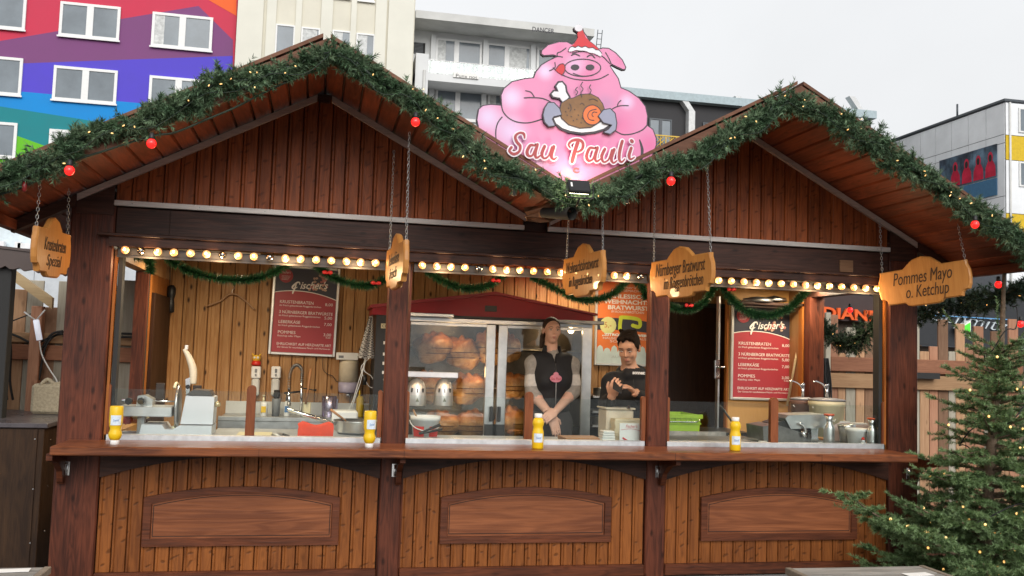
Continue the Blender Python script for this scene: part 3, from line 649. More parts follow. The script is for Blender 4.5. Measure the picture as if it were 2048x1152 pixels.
MB().tube([(XW+.22, 29.95, ZT-.1), (XW+.22, 29.95, 0)], .05, 6).build('downpipe', CONC, wb_)
MB().tube([(XW, 33.2, ZT), (XW, 33.2, ZT+.65)], .05, 5).build('vent_pipe', FRAMED, wb_)
DKP = plain('poster_dark', (.03, .04, .06), .5, 0, .6, 1.5, c2=(.10, .16, .22)); RDP = plain('poster_red', (.52, .015, .05), .5, 0, .3, 2); SKN = plain('poster_pale', (.36, .30, .30), .5)
for k in range(5):
    y = 30.5+k*.80; pn = MB().box(XW-.05, XW-.012, y, y+.78, ZT-3.45, ZT-1.92).build('poster', DKP, wb_)
    Mx = tr(XW-.052, y+.39, ZT-3.40) @ rot('Z', -90) @ Matrix.Diagonal((.62, 1, .86, 1))
    if k < 4:
        m_ = MB().prism([(-.55, 0), (.55, 0), (.5, .55), (.28, .85), (-.28, .85), (-.5, .55)], -.006, -.001, M=Mx); m_.prism([(.27*math.cos(a*.5236), 1.05+.33*math.sin(a*.5236)) for a in range(12)], -.012, -.0065, M=Mx)
        m_.prism([(.16*math.cos(a*.5236), 1.03+.2*math.sin(a*.5236)) for a in range(12)], -.017, -.0125, 1, M=Mx); m_.build('poster_print', [RDP, BLACKM], pn)
MB().box(XW-.05, XW-.012, 30.5, 34.5, ZT-4.3, ZT-3.5).build('poster', plain('poster_blue', (.06, .16, .28), .5), wb_)

# shop front with big white letters, far left under the eave
sh = thing('shop_front', 'pale shop front with large white raised letters behind the left eave', 'shop front')
q0, q1 = at(-160, 455, 11), at(66, 540, 11)
MB().box(q0[0], q1[0], 11, 15, 0, q0[2]+.1).build('wall', plain('shop_wall', (.62, .70, .74), .6), sh)
q = at(-2, 527, 10.9); text('lettering', 'E', .52, plain('letter_white', (.75, .75, .76), .5), tr(at(32, 531, 10.9)[0], 10.9, at(32, 531, 10.9)[2]) @ FRONT, sh, extrude=.06, offset=.02)
text('lettering', 'U', .52, bpy.data.materials['letter_white'], tr(at(-6, 527, 10.9)[0], 10.9, at(-6, 527, 10.9)[2]) @ FRONT, sh, extrude=.06, offset=.02)
MB().box(q0[0]-2, at(150, 500, 14)[0]+2.6, 13, 13.2, 0, at(60, 640, 13)[2]).build('lower_wall', plain('lower_wall_cream', (.60, .55, .42), .7), sh)
pl = thing('container_wall', 'pale grey panel wall standing behind the fence on the left', 'wall')
q0, q1 = at(-40, 545, 4.2), at(330, 640, 4.2)
for k in range(5): MB().box(q0[0]+k*.5, q0[0]+k*.5+.495, 4.2, 4.25, 0, at(60, 540, 4.2)[2]+(.16 if k > 1 else 0)).build('panel', plain('grey_panel', (.50, .53, .56), .5) if k == 0 else bpy.data.materials['grey_panel'], pl)

# ------------------------------------------------------------------ fences
FW = [wood('fence_board_%s' % n_, a, b, 'Z', .7, knots=.35, tone=.16, stain=.4) for n_, a, b in (('tan', (.50, .31, .18), (.36, .20, .11)), ('red', (.43, .225, .14), (.31, .15, .09)), ('grey', (.42, .385, .31), (.30, .27, .21)), ('brown', (.27, .16, .10), (.18, .10, .06)))]
FRAILR = wood('fence_rail_red', (.33, .15, .085), (.22, .095, .055), 'X', .65, tone=.1); FRAILT = wood('fence_rail_tan', (.42, .26, .14), (.30, .17, .09), 'X', .65, tone=.1)
lf = thing('board_fence', 'rough board fence left of the stall with cables along its rail', 'fence')
for px0, px1, pt, k in ((-40, -8, 560, 0), (-8, 25, 545, 1), (25, 56, 578, 0), (56, 90, 560, 2), (90, 117, 614, 3), (117, 150, 562, 2), (150, 180, 590, 0), (180, 213, 575, 3), (213, 245, 570, 2), (245, 276, 560, 2), (276, 310, 570, 0)):
    a, b = at(px0, pt, 2.0), at(px1, pt, 2.0); MB().box(a[0]+.004, b[0]-.004, 2.0, 2.022, .1, a[2], ch=.003).build('board', FW[k], lf)
for y0, y1, mt in ((666, 686, FRAILT), (690, 720, FRAILR)):
    a, b = at(-40, y0, 1.96), at(300, y1, 1.96); zz = at(80, y0, 1.96)[2]; z2 = at(80, y1, 1.96)[2]
    MB().box(a[0], b[0], 1.955, 1.998, z2, zz, ch=.004).build('rail', mt, lf)
a = at(66, 612, 1.9); b = at(88, 612, 1.9); MB().box(a[0], b[0], 1.86, 1.953, .1, a[2], ch=.005).build('fence_post', FW[1], lf)
a, b = at(20, 556, 1.84), at(106, 618, 1.84)
MB().prism([(a[0], a[2]-.0), (a[0], a[2]+.085), (b[0], b[2]+.085), (b[0], b[2])], 1.80, 1.855).build('slanting_board', wood('pale_batten', (.56, .42, .24), (.44, .31, .17), 'X', .6), lf)
rf = thing('board_fence', 'fence of uneven brown, tan and grey boards right of the stall behind the fir', 'fence')
x = at(1560, 640, 2.5)[0]; seq = [0, 2, 3, 0, 2, 1, 0, 2, 0, 3, 1, 2, 1, 1, 2, 0, 1, 3, 2, 0, 1, 1, 2, 3, 0, 1]; k = 0
tops = [650, 690, 700, 640, 665, 628, 712, 655, 690, 640, 672, 625, 668, 692, 630, 702, 690, 628, 700, 636, 690, 640, 700, 650, 690, 620]
while k < 26:
    wd_ = (.10, .12, .085, .11)[k % 4]; zt = 1.85+(734-tops[k])/222+.02; MB().box(x+.003, x+wd_-.003, 2.5, 2.522, .1, zt, ch=.003).build('board', FW[seq[k]], rf); x += wd_; k += 1
xe = x
xs_ = at(1662, 700, 2.44)[0]
MB().box(xs_, xe, 2.44, 2.498, at(1700, 743, 2.44)[2], at(1700, 714, 2.44)[2], ch=.005).build('rail', FRAILR, rf)
MB().box(xs_, xe, 2.45, 2.498, at(1700, 776, 2.44)[2], at(1700, 747, 2.44)[2], ch=.005).build('rail', FRAILT, rf)
a = at(1650, 625, 2.42); MB().box(a[0], a[0]+.055, 2.40, 2.435, .1, a[2], ch=.004).build('fence_post', FW[2], rf)
a = at(1836, 745, 2.40); MB().box(a[0]-.1, at(1875, 745, 2.4)[0], 2.36, 2.438, a[2]-.06, a[2]+.0).build('cable_duct', BLACKM, rf)
cu_ = thing('cable_coil', 'black cable coil hanging on the fence seen through the right side window', 'cable'); m_ = MB()
for k in range(5):
    a = at(1640, 716, 2.38); m_.tube(smooth_path([(a[0]-.02+.012*k, 2.37-.01*k, a[2]), (a[0]-.05+.02*k, 2.36-.01*k, a[2]-.25), (a[0]-.0+.022*k, 2.36-.01*k, a[2]-.48-.02*k), (a[0]+.05+.01*k, 2.37-.01*k, a[2]-.25), (a[0]+.015+.01*k, 2.37-.01*k, a[2])], 4), .008, 5)
m_.build('cable', BLACKM, cu_)
# signs beyond the right fence
os_ = thing('letter_sign', 'dark sign board with big orange letters seen through the right side window', 'sign')
a, b = at(1560, 594, 7), at(1800, 640, 7); MB().box(a[0], b[0], 7, 7.15, b[2]-.05, a[2]+.08).build('sign_panel', plain('sign_panel_dark', (.05, .03, .028), .6), os_)
a, b = at(1604, 630, 6.95), at(1778, 630, 6.95); text('lettering', 'INDIANER', .23, plain('orange_letter', (.80, .115, .015), .5), tr(a[0], 6.96, a[2]-.01) @ rot('Y', 1.8) @ FRONT, os_, width=b[0]-a[0], offset=.006, extrude=.02)
MB().box(at(1560, 640, 7)[0], at(1860, 640, 7)[0], 7.2, 11, 0, at(1700, 637, 7)[2]).build('stand', plain('stand_brown', (.10, .07, .05), .7), os_)
ss = thing('script_sign', 'black stall fascia with pale script lettering behind the fir tree', 'sign')
a, b = at(1800, 592, 5), at(2110, 700, 5); MB().box(a[0], b[0], 5, 5.1, b[2], a[2]+.12).build('sign_panel', plain('sign_panel_black', (.022, .024, .028), .5), ss)
MB().box(a[0], b[0], 5.2, 8, 0, b[2]-.01).build('stand', bpy.data.materials['stand_brown'], ss)
a, b = at(1862, 640, 4.98), at(2012, 668, 4.98); text('lettering', 'Schmitz', .24, plain('script_letter', (.56, .62, .66), .4), tr(a[0], 4.985, a[2]) @ rot('Y', 6) @ FRONT, ss, shear=.35, width=b[0]-a[0], extrude=.012, offset=-.004)
a = at(1830, 628, 4.9); b = at(2040, 640, 4.9); MB().tube([(a[0], 4.95, a[2]), (b[0], 4.95, b[2])], .007, 5).build('light_tube', plain('blue_tube', (.12, .34, .62), .4, emit=(.2, .5, .9), es=.15), ss)
gs = thing('arrow_sign', 'bright green arrow shaped light sign between the fence boards', 'sign')
a = at(1916, 656, 4.9); MB().prism([(a[0], a[2]), (a[0]+.14, a[2]+.075), (a[0]+.14, a[2]-.11)], 4.84, 4.93).build('sign_face', plain('green_face', (.08, .55, .04), .4, emit=(.1, .8, .05), es=.3), gs)
MB().prism([(a[0]-.03, a[2]), (a[0]+.155, a[2]+.105), (a[0]+.155, a[2]-.14)], 4.85, 4.96).build('sign_rim', PAPER, gs)
# ------------------------------------------------------------------ left side: neighbour stall, cabinet, cables
ns = thing('neighbouring_stall', 'dark neighbouring stall edge with wavy fascia and red glitter curtain at the far left', 'market stall')
a, b = at(-260, 480, 1.1), at(150, 524, 1.1); n = 44; za, zb = at(-260, 466, 1.1)[2], at(150, 516, 1.1)[2]; pts = [(a[0], za), (b[0], zb)]
for k in range(n+1):
    u = 1-k/n; pts.append((a[0]+(b[0]-a[0])*u, za+(zb-za)*u-.125+.012*math.sin(k*2.2)))
MB().prism(pts, 1.08, 1.12).build('fascia', plain('fascia_brown', (.07, .05, .045), .55), ns)
MB().add([(a[0], 1.07, za+.02), (b[0], 1.07, zb+.02), (b[0], 1.3, zb+.02), (a[0], 1.3, za+.02), (a[0], 1.07, za+.002), (b[0], 1.07, zb+.002), (b[0], 1.3, zb+.002), (a[0], 1.3, za+.002)], [(0, 1, 2, 3), (7, 6, 5, 4), (0, 4, 5, 1), (1, 5, 6, 2), (2, 6, 7, 3)]).build('roof', bpy.data.materials['fascia_brown'], ns)
a = at(22, 560, 1.12); MB().box(a[0]-.10, a[0], 1.13, 1.23, 0, a[2]+.12, ch=.004).build('post', BLACKM, ns)
MB().box(a[0]-.9, a[0]-.04, 1.3, 1.34, .9, a[2]-.1).build('backing', BLACKM, ns)
v = []; f = []; rg = np.random.default_rng(3)
for k in range(1200):
    x, z = a[0]-.11-rg.random()*.9, 1.55+rg.random()*.75; s = .006; y = 1.27-rg.random()*.03; th = rg.random()*6; v += [(x, y, z), (x+s*math.cos(th), y+s*.5, z+s*math.sin(th)), (x-s*math.sin(th), y-s*.5, z+s*math.cos(th))]; f.append((3*k, 3*k+1, 3*k+2))
fast_mesh('glitter', np.array(v), np.array(f), plain('red_glitter', (.75, .02, .05), .25, .3, island=.6, emit=(1, .05, .08), es=.25), ns, 'stuff')
cbn = thing('storage_cabinet', 'dark stained plywood cabinet standing left of the stall', 'cabinet')
zc = 1.30; f1 = at_z(93, 847, zc)
wd_c = (-2.3, f1[0]); CABW = wood('cabinet_ply', (.052, .026, .012), (.022, .011, .006), 'Z', .5, tone=.03, stain=.8)
MB().box(-2.4, f1[0]-.01, f1[1]+.01, f1[1]+1.7, .05, zc-.03, ch=.004).build('body', CABW, cbn)
MB().box(-2.42, f1[0]-.05, f1[1]+.0, f1[1]+.009, .08, zc-.04).build('door', CABW, cbn)
MB().box(-2.45, f1[0]+.012, f1[1]-.015, f1[1]+1.72, zc-.029, zc, ch=.003).build('top', plain('cabinet_top', (.085, .075, .082), .28, 0, .2, 5), cbn)
for px, py in ((70, 878), (66, 978), (60, 1086)):
    q = at(px, py, f1[1]-.003); MB().lathe([(.005, 0), (.004, .004)], 8, M=tr(q[0], f1[1], q[2]) @ rot('X', 90)).build('screw', CHROME, cbn)
for px, py in ((85, 877), (80, 970), (76, 1060)):
    q = at(px+8, py, f1[1]+.2); MB().lathe([(.005, 0), (.004, .004)], 8, M=tr(f1[0]-.009, f1[1]+.16, q[2]) @ rot('Y', 90)).build('screw', CHROME, cbn)
sk = thing('jute_sack', 'folded beige jute sack lying on the cabinet beside the corner post', 'sack')
a, b = at(63, 762, 1.55), at(122, 800, 1.55)
m_ = MB().box(a[0], b[0]+.25, 1.55, 1.80, 1.302, a[2]-.02, ch=.02); m_.tube(smooth_path([(a[0]+.06, 1.57, a[2]-.03), (a[0]+.10, 1.59, a[2]+.012), (a[0]+.15, 1.58, a[2]-.02), (a[0]+.22, 1.60, a[2]-.01), (a[0]+.36, 1.59, a[2]-.022)], 4), .016, 7)
m_.build('sack_body', plain('jute', (.42, .36, .25), .9, 0, .25, 60, bump=.5, bscale=220), sk)
yl = thing('light_tube', 'white Y shaped light tube with hanging cable on the left fence', 'lamp')
LT = plain('white_tube', (.75, .76, .82), .35, emit=(.85, .88, 1), es=.35)
a = at(72, 640, 1.80); b = at(79, 680, 1.80)
MB().tube([(a[0], 1.80, a[2]), (b[0], 1.80, b[2])], .022, 8).build('tube', LT, yl)
for p in ((49, 624), (91, 620)):
    q = at(*p, 1.80); MB().tube([(a[0]+.002, 1.79, a[2]-.005), (q[0], 1.79, q[2])], .006, 5).build('arm', WHITE, yl)
MB().tube(smooth_path([tuple(at(p, q, 1.80)) for p, q in ((79, 682), (84, 710), (100, 740), (112, 758), (116, 770))], 5), .0055, 5).build('cable', WHITE, yl)
kc = thing('cable_run', 'bundle of thick black cables looping along the left fence', 'cable')
for pts in ([(13, 662), (16, 700), (12, 760), (14, 800)], [(17, 664), (22, 700), (20, 760), (26, 800)], [(18, 666), (40, 675), (62, 685), (84, 682), (126, 664)], [(126, 662), (104, 668), (88, 690), (72, 720), (64, 762)], [(126, 668), (108, 672), (92, 692), (84, 724), (78, 760)], [(14, 646), (40, 636), (66, 626), (90, 614)], [(126, 664), (200, 666), (280, 668)], [(126, 672), (200, 673), (280, 675)]):
    MB().tube(smooth_path([tuple(at(p, q, 1.90)) for p, q in pts], 5), .009 if pts[0][1] != 646 else .005, 6).build('cable', BLACKM, kc)
# ================================================================== GREENERY: needle generators
def needle_soup(P, D, n, ln, wd, spread, rng, droop=0.0):
    """n needles on each of the stems given by base points P, directions D (with length); returns verts, tris"""
    N = len(P); u = rng.random((N, n, 1)); base = P[:, None]+D[:, None]*u
    Dn = D/np.linalg.norm(D, axis=1, keepdims=True)
    rnd = rng.normal(size=(N, n, 3)); rnd -= (rnd*Dn[:, None]).sum(2, keepdims=True)*Dn[:, None]; rnd /= np.linalg.norm(rnd, axis=2, keepdims=True)+1e-9
    dirv = Dn[:, None]*spread+rnd; dirv[..., 2] -= droop; dirv /= np.linalg.norm(dirv, axis=2, keepdims=True)
    L = ln*(.6+.6*rng.random((N, n, 1)))
    side = np.cross(dirv, rng.normal(size=(N, n, 3))); side /= np.linalg.norm(side, axis=2, keepdims=True)+1e-9
    a = base+side*wd/2; b = base-side*wd/2; c = base+dirv*L
    V = np.stack([a, b, c], 2).reshape(-1, 3); F = np.arange(len(V)).reshape(-1, 3); return V, F
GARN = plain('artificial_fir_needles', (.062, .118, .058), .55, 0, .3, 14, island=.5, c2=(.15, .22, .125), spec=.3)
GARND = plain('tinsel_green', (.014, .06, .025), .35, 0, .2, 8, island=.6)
WIRE = plain('dark_green_wire', (.01, .025, .014), .5)
WARM = plain('fairy_bulb_lit', (.9, .75, .4), .3, emit=(1, .50, .13), es=1.0)
REDL = plain('red_bulb_glass', (.75, .012, .012), .18, 0, .03, emit=(1, .02, .016), es=1.0, coat=.4)
SOCK = plain('lamp_socket', (.012, .012, .012), .45)
def fir_garland(name, label, path, rad, per_m, seed, group='fir garlands along the eaves', lights=None, mat=GARN):
    rng = np.random.default_rng(seed); P = np.array(smooth_path(path, 14)); seg = np.linalg.norm(np.diff(P, axis=0), axis=1); cum = np.r_[0, np.cumsum(seg)]
    n = int(cum[-1]*per_m); s = np.sort(rng.random(n)*cum[-1]); idx = np.clip(np.searchsorted(cum, s)-1, 0, len(seg)-1); f = ((s-cum[idx])/seg[idx])[:, None]
    B = P[idx]*(1-f)+P[idx+1]*f; T = (P[idx+1]-P[idx])/seg[idx][:, None]
    # uneven fullness along the length
    ph = rng.random(6)*6; lump = 1+.36*np.sin(s*9+ph[0])*np.sin(s*3.7+ph[1])+.15*np.sin(s*23+ph[2])
    d = rng.normal(size=(n, 3)); d -= (d*T).sum(1, keepdims=True)*T*.8; d /= np.linalg.norm(d, axis=1, keepdims=True)
    D = d*.8+T*rng.choice([-1, 1], (n, 1))*.55; D[:, 2] -= .12; D /= np.linalg.norm(D, axis=1, keepdims=True)
    D = D*(rad*(.5+.6*rng.random((n, 1)))*lump[:, None])
    V, F = needle_soup(B+D*.2, D*1.12, 46, .032, .0056, 1.0, rng)
    t = thing(name, label, 'garland', tuple(P[0]), group=group)
    g = fast_mesh('needles', V-P[0], F, mat, t); g['kind'] = 'stuff'
    m = MB().tube([tuple(p-P[0]) for p in P[::4]], .012, 5); m.build('core_wire', WIRE, t)
    if lights:
        ls = thing('fairy_lights', lights[0], 'string lights', tuple(P[0]), group='fairy lights wound through the garlands'); proto = None
        me = MB().lathe([(.0015, -.007), (.0031, -.003), (.0033, .003), (.0015, .007)], 6, 0).mesh('bulb', WARM)
        for k in range(lights[1]):
            i = rng.integers(0, len(P)-1); q = P[i]-P[0]; a = rng.random()*6.28; T_ = Vector(P[i+1]-P[i]).normalized(); o_ = Vector((0, 1, 0)); 
            off = Vector((rng.normal()*.04, -abs(rng.normal())*.03-.06, rng.normal()*.035-.02))
            b = bpy.data.objects.new('bulb', me); C.objects.link(b); b.parent = ls; b.location = Vector(q)+off; b.rotation_euler = (rng.random()*3, rng.random()*3, 0)
        MB().tube([tuple(p-P[0]+np.array([0, -.06, -.05+.03*math.sin(i*.9)])) for i, p in enumerate(P[::5])], .0028, 4).build('cable', WIRE, ls)
    return t
EY = OV-.065
def gp(*pp): return [tuple(at(p, q, EY)) for p, q in pp]
fir_garland('fir_garland', 'thick fir garland running up the left slope of the left gable', gp((-90, 392), (-20, 368), (50, 335), (110, 320), (150, 285), (200, 262), (270, 250), (330, 222), (390, 200), (435, 165), (500, 160), (560, 140), (620, 122), (668, 100)), .080, 460, 11, lights=('warm fairy lights in the garland on the left slope of the left gable', 15))
fir_garland('fir_garland', 'thick fir garland running down from the left peak to the valley above the floodlight', gp((668, 102), (715, 128), (760, 165), (810, 188), (850, 215), (890, 250), (930, 290), (975, 325), (1040, 355), (1110, 378), (1165, 392)), .080, 460, 12, lights=('warm fairy lights in the garland between the left peak and the valley', 11))
fir_garland('fir_garland', 'thick fir garland climbing from the valley to the right peak', gp((1165, 392), (1225, 385), (1270, 358), (1320, 338), (1380, 322), (1430, 292), (1465, 262), (1520, 238), (1560, 205), (1590, 205)), .076, 460, 13, lights=('warm fairy lights in the garland between the valley and the right peak', 9))
fir_garland('fir_garland', 'thick fir garland falling from the right peak to the right edge', gp((1590, 208), (1640, 225), (1700, 258), (1750, 285), (1790, 320), (1850, 352), (1900, 390), (1950, 426), (2000, 456), (2050, 492), (2110, 530)), .085, 460, 14, lights=('warm fairy lights in the garland falling to the right edge', 16))
side = [tuple(at_x(p, q, 4.62)) for p, q in ((2075, 560), (2000, 592), (1930, 607), (1865, 622))]+[tuple(at_x(p, q, 4.55)) for p, q in ((1800, 640), (1752, 645), (1722, 678), (1690, 686), (1660, 668), (1634, 640))]
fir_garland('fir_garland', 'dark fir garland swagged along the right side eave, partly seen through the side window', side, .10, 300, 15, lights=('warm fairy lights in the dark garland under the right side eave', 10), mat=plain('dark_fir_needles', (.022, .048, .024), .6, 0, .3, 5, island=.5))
# red party bulbs
def red_bulb(px, py, Y, label, off=False, r=.0245):
    q = at(px, py, Y); t = thing('party_bulb', label, 'light bulb', tuple(q), group='red party bulbs under the garlands')
    MB().ell((0, 0, 0), (r, r, r*1.05), 16, 10).build('glass', REDL, t); MB().lathe([(r*.55, r*.75), (r*.6, r*1.2), (r*.5, r*2.1), (r*.2, r*2.3)], 10).build('socket', SOCK, t)
for px, py, lab in ((139, 341, 'red bulb near the left edge, above the round topped sign'), (303, 287, 'red bulb half way up the left slope of the left gable'), (831, 244, 'red bulb half hidden by garland above the narrow edge-on sign'), (1342, 362, 'red bulb under the garland left on the right gable'), (1950, 449, 'red bulb under the garland above the fries sign')):
    red_bulb(px, py, EY-.10, lab)
for px, py, X, lab in ((1997, 569, 4.5, 'red bulb beneath the right eave behind the top of the fir tree'), (2041, 648, 4.9, 'red bulb at the right edge beside the top of the fir tree'), (1700, 620, 4.5, 'red bulb seen through the right side window above the swagged garland')):
    q = at_x(px, py, X); red_bulb(px, py, q[1], lab)
q = at(49, 372, EY); t = thing('party_bulb', 'unlit dark red bulb hanging from the cable at the far left', 'light bulb', tuple(q), group='red party bulbs under the garlands')
MB().lathe([(.004, -.03), (.011, -.02), (.012, .005), (.008, .02)], 10).build('glass', plain('unlit_red_glass', (.22, .02, .02), .2), t); MB().lathe([(.009, .02), (.009, .045)], 8).build('socket', SOCK, t)
lc = thing('light_cable', 'dark green festoon cable sagging along the left gable eave', 'cable')
MB().tube(smooth_path([tuple(at(p, q_, EY+.02)) for p, q_ in ((-30, 395), (30, 380), (90, 353), (139, 325), (215, 300), (303, 272), (350, 265), (420, 236), (470, 215), (560, 170), (660, 130))], 6), .006, 5).build('cable', WIRE, lc)

# ------------------------------------------------------------------ festoon of round bulbs under the valances
BULBON = plain('bulb_glass_lit', (1, .72, .35), .15, emit=(1, .27, .035), es=.5); FIL = plain('filament_glow', (1, .9, .6), .3, emit=(1, .66, .26), es=60)
BULBOFF = glass_mat('bulb_glass_off', mixf=.25, tint=(.55, .42, .30))
RAIL = plain('bulb_rail', (.055, .05, .048), .45, .3)
lit = MB().ell((0, 0, 0), (.0235, .0235, .0235), 14, 9).mesh('globe', BULBON); core = MB().ell((0, 0, 0), (.0085, .0085, .0095), 8, 6).mesh('glow', FIL)
unl = MB().ell((0, 0, 0), (.0235, .0235, .0235), 14, 9).mesh('globe', BULBOFF); fil = MB().tube([(-.006, 0, -.01), (-.004, 0, .008), (.004, 0, .008), (.006, 0, -.01)], .0015, 4).mesh('filament', CHROME)
soc = MB().lathe([(.012, .0), (.013, .018), (.016, .024), (.016, .03)], 10, M=rot('X', 90)).mesh('socket', SOCK)
SPOTS = [[(249, 1), (281, 0), (315, 1), (347, 1), (380, 1), (412, 1), (444, 0), (476, 1), (507, 1), (539, 0), (570, 1), (601, 1), (632, 1), (662, 1), (692, 1), (721, 1), (751, 1)],
         [(844, 1), (873, 1), (902, 1), (930, 1), (958, 0), (985, 1), (1013, 1), (1040, 1), (1067, 1), (1094, 1), (1121, 1), (1148, 1), (1175, 1), (1202, 1), (1228, 1), (1253, 1), (1280, 0)],
         [(1348, 1), (1374, 1), (1399, 1), (1437, 1), (1462, 1), (1487, 1), (1512, 1), (1537, 1), (1562, 1), (1586, 1), (1610, 1), (1634, 1), (1658, 1), (1682, 1), (1706, 1), (1730, 1), (1753, 1)]]
for i, (a, b) in enumerate(BAYS):
    fr = thing('bulb_rail', ('bulb rail with round warm bulbs over the left hatch, three unlit', 'bulb rail with round warm bulbs over the middle hatch, two unlit', 'bulb rail with round warm bulbs over the right hatch, all lit')[i], 'light rail', ((a+b)/2, 0, 2.40), group='bulb rails above the hatches')
    MB().box(a-(a+b)/2+.022, b-(a+b)/2-.022, .012, .05, -.045, .012, ch=.003).box(a-(a+b)/2+.022, b-(a+b)/2-.022, .004, .0115, -.048, -.036).build('rail', RAIL, fr)
    for k in range(4):   # the light the row of bulbs gives off
        bl = bpy.data.lights.new('bulb_light', 'POINT'); bl.energy = 3.0; bl.color = (1, .66, .34); bl.shadow_soft_size = .03; bo = bpy.data.objects.new('bulb_light', bl); C.objects.link(bo); bo.parent = fr; bo.location = ((b-a)*(k-1.5)/4, -.045, -.075)
    for px, on in SPOTS[i]:
        x = at(px, 530, -.03)[0]-(a+b)/2; z = -.006
        s_ = bpy.data.objects.new('socket', soc); C.objects.link(s_); s_.parent = fr; s_.location = (x, .008, z)
        g_ = bpy.data.objects.new('bulb', lit if on else unl); C.objects.link(g_); g_.parent = fr; g_.location = (x, -.040, z-.002)
        k_ = bpy.data.objects.new('glow' if on else 'filament', core if on else fil); C.objects.link(k_); k_.parent = g_
        if on:   # the hot filament shows through the front of the glass
            k_.location = (0, -.0165, .001)
# ------------------------------------------------------------------ carved signs hung on chains
CARVE = plain('burnt_lettering', (.055, .022, .008), .7); CHAIN = plain('chain_steel', (.36, .36, .36), .4, .9, .15, 30)
link = [(.0, 0, .012), (.006, 0, .008), (.006, 0, -.008), (0, 0, -.012), (-.006, 0, -.008), (-.006, 0, .008), (0, 0, .012)]
LKM = MB().tube(link, .0018, 4, caps=False).mesh('link', CHAIN)
def chain(parent, p0, p1):
    p0, p1 = Vector(p0), Vector(p1); L = (p1-p0).length; n = max(2, int(L/.0185)); q = (p1-p0).to_track_quat('Z', 'Y')
    m = MB()
    for k in range(n):
        M = Matrix.Translation(p0+(p1-p0)*(k+.5)/n) @ q.to_matrix().to_4x4() @ rot('Z', 90*(k % 2)+20)
        m.tube(link, .0018, 4, caps=False, M=M)
    m.build('chain', CHAIN, parent)
def sign(label, near, far, lines, face, h=.228):
    """near/far: (px at the end nearest the viewer, depth), z of the top corners there; face +1: seen from +X"""
    A, B = at(near[0], near[1], near[2]), at(far[0], far[1], far[2])
    L = np.hypot(B[0]-A[0], B[1]-A[1]); c = (A+B)/2; ang = math.atan2(A[1]-B[1], A[0]-B[0]) if face < 0 else math.atan2(B[1]-A[1], B[0]-A[0])
    t = thing('hanging_sign', label, 'sign', (c[0], c[1], c[2]-h), 0, 'carved wooden signs hung on chains')
    tl = math.atan2(A[2]-B[2], L)*(1 if face < 0 else -1); t.rotation_euler = (0, -tl, ang)
    w = L/2; o = [(-w*.94, h), (-w*.42, h), (-w*.34, h*1.10), (-w*.2, h*1.25), (0, h*1.31), (w*.2, h*1.25), (w*.34, h*1.10), (w*.42, h), (w*.94, h), (w*.945, h*.88), (w*.99, h*.72), (w, h*.5), (w*.985, h*.3), (w*.95, h*.17), (w*.86, h*.15), (w*.82, h*.09), (w*.80, -.02*h), (w*.42, -.02*h), (w*.36, -.10*h), (w*.28, -.13*h),
         (-w*.28, -.13*h), (-w*.36, -.10*h), (-w*.42, -.02*h), (-w*.80, -.02*h), (-w*.82, h*.09), (-w*.86, h*.15), (-w*.95, h*.17), (-w*.985, h*.3), (-w, h*.5), (-w*.99, h*.72), (-w*.945, h*.88)]
    inn = [(x*.972, h*.5+(z-h*.5)*.95) for x, z in o]; m = MB(); n = len(o)
    rings = [(-.017, inn), (-.010, o), (.010, o), (.017, inn)]; v = [(x, y, z) for y, r in rings for x, z in r]
    m.add(v, [(r*n+i, r*n+(i+1) % n, (r+1)*n+(i+1) % n, (r+1)*n+i) for r in range(3) for i in range(n)]+[tuple(range(n-1, -1, -1)), tuple(3*n+i for i in range(n))])
    m.build('board', SIGNW, t)
    for body, sz, x0, wd, z in lines:
        text('lettering', body, sz, CARVE, tr(x0*w, -.0185, z*h) @ FRONT, t, width=wd*L, shear=.28, extrude=.001)
        text('lettering', body, sz, CARVE, rot('Z', 180) @ tr(x0*w, -.0185, z*h) @ FRONT, t, width=wd*L, shear=.28, extrude=.001)
    for e in (-1, 1):
        p0 = (e*w*.9, 0, h); wp = Matrix.Rotation(ang, 3, 'Z') @ Vector(p0)+Vector((c[0], c[1], c[2]-h)); top = roof_z(wp[0])-.015-wp[2]+h
        chain(t, p0, (p0[0]-e*.02, 0, min(top, h+.62)))
        MB().tube([(p0[0], -.018, h-.01), (p0[0], 0, h+.006), (p0[0], .018, h-.01)], .002, 5).build('eye', CHAIN, t)
sign('round topped wooden sign for roast pork hanging at the left corner post', (70, 451, -.70), (139, 470, -.14), [('Krustenbraten', .10, -.62, .62, .50), ('Spezial', .09, -.45, .42, .14)], 1)
sign('wooden sign seen almost edge-on in front of the left centre post', (815, 478, -.70), (778, 502, -.14), [('Leberkäse', .10, -.6, .55, .52), ('frisch', .09, -.5, .4, .16)], -1)
sign('wooden sign with dense lettering hanging left of the orange poster', (1211, 499, -.70), (1130, 519, -.14), [('Weihnachtsbratwurst', .10, -.80, .80, .56), ('im Roggenbrötchen', .09, -.62, .58, .18)], -1)
sign('wooden sign for Nuremberg sausage hanging in front of the right centre post', (1431, 503, -.68), (1304, 525, -.14), [('Nürnberger Bratwurst', .118, -.78, .78, .55), ('im Roggenbrötchen', .11, -.52, .62, .16)], -1)
sign('largest looking wooden sign for fries with mayo and ketchup at the right post', (1948, 517, -.66), (1762, 547, -.10), [('Pommes Mayo', .125, -.66, .64, .54), ('o. Ketchup', .12, -.40, .46, .12)], -1)

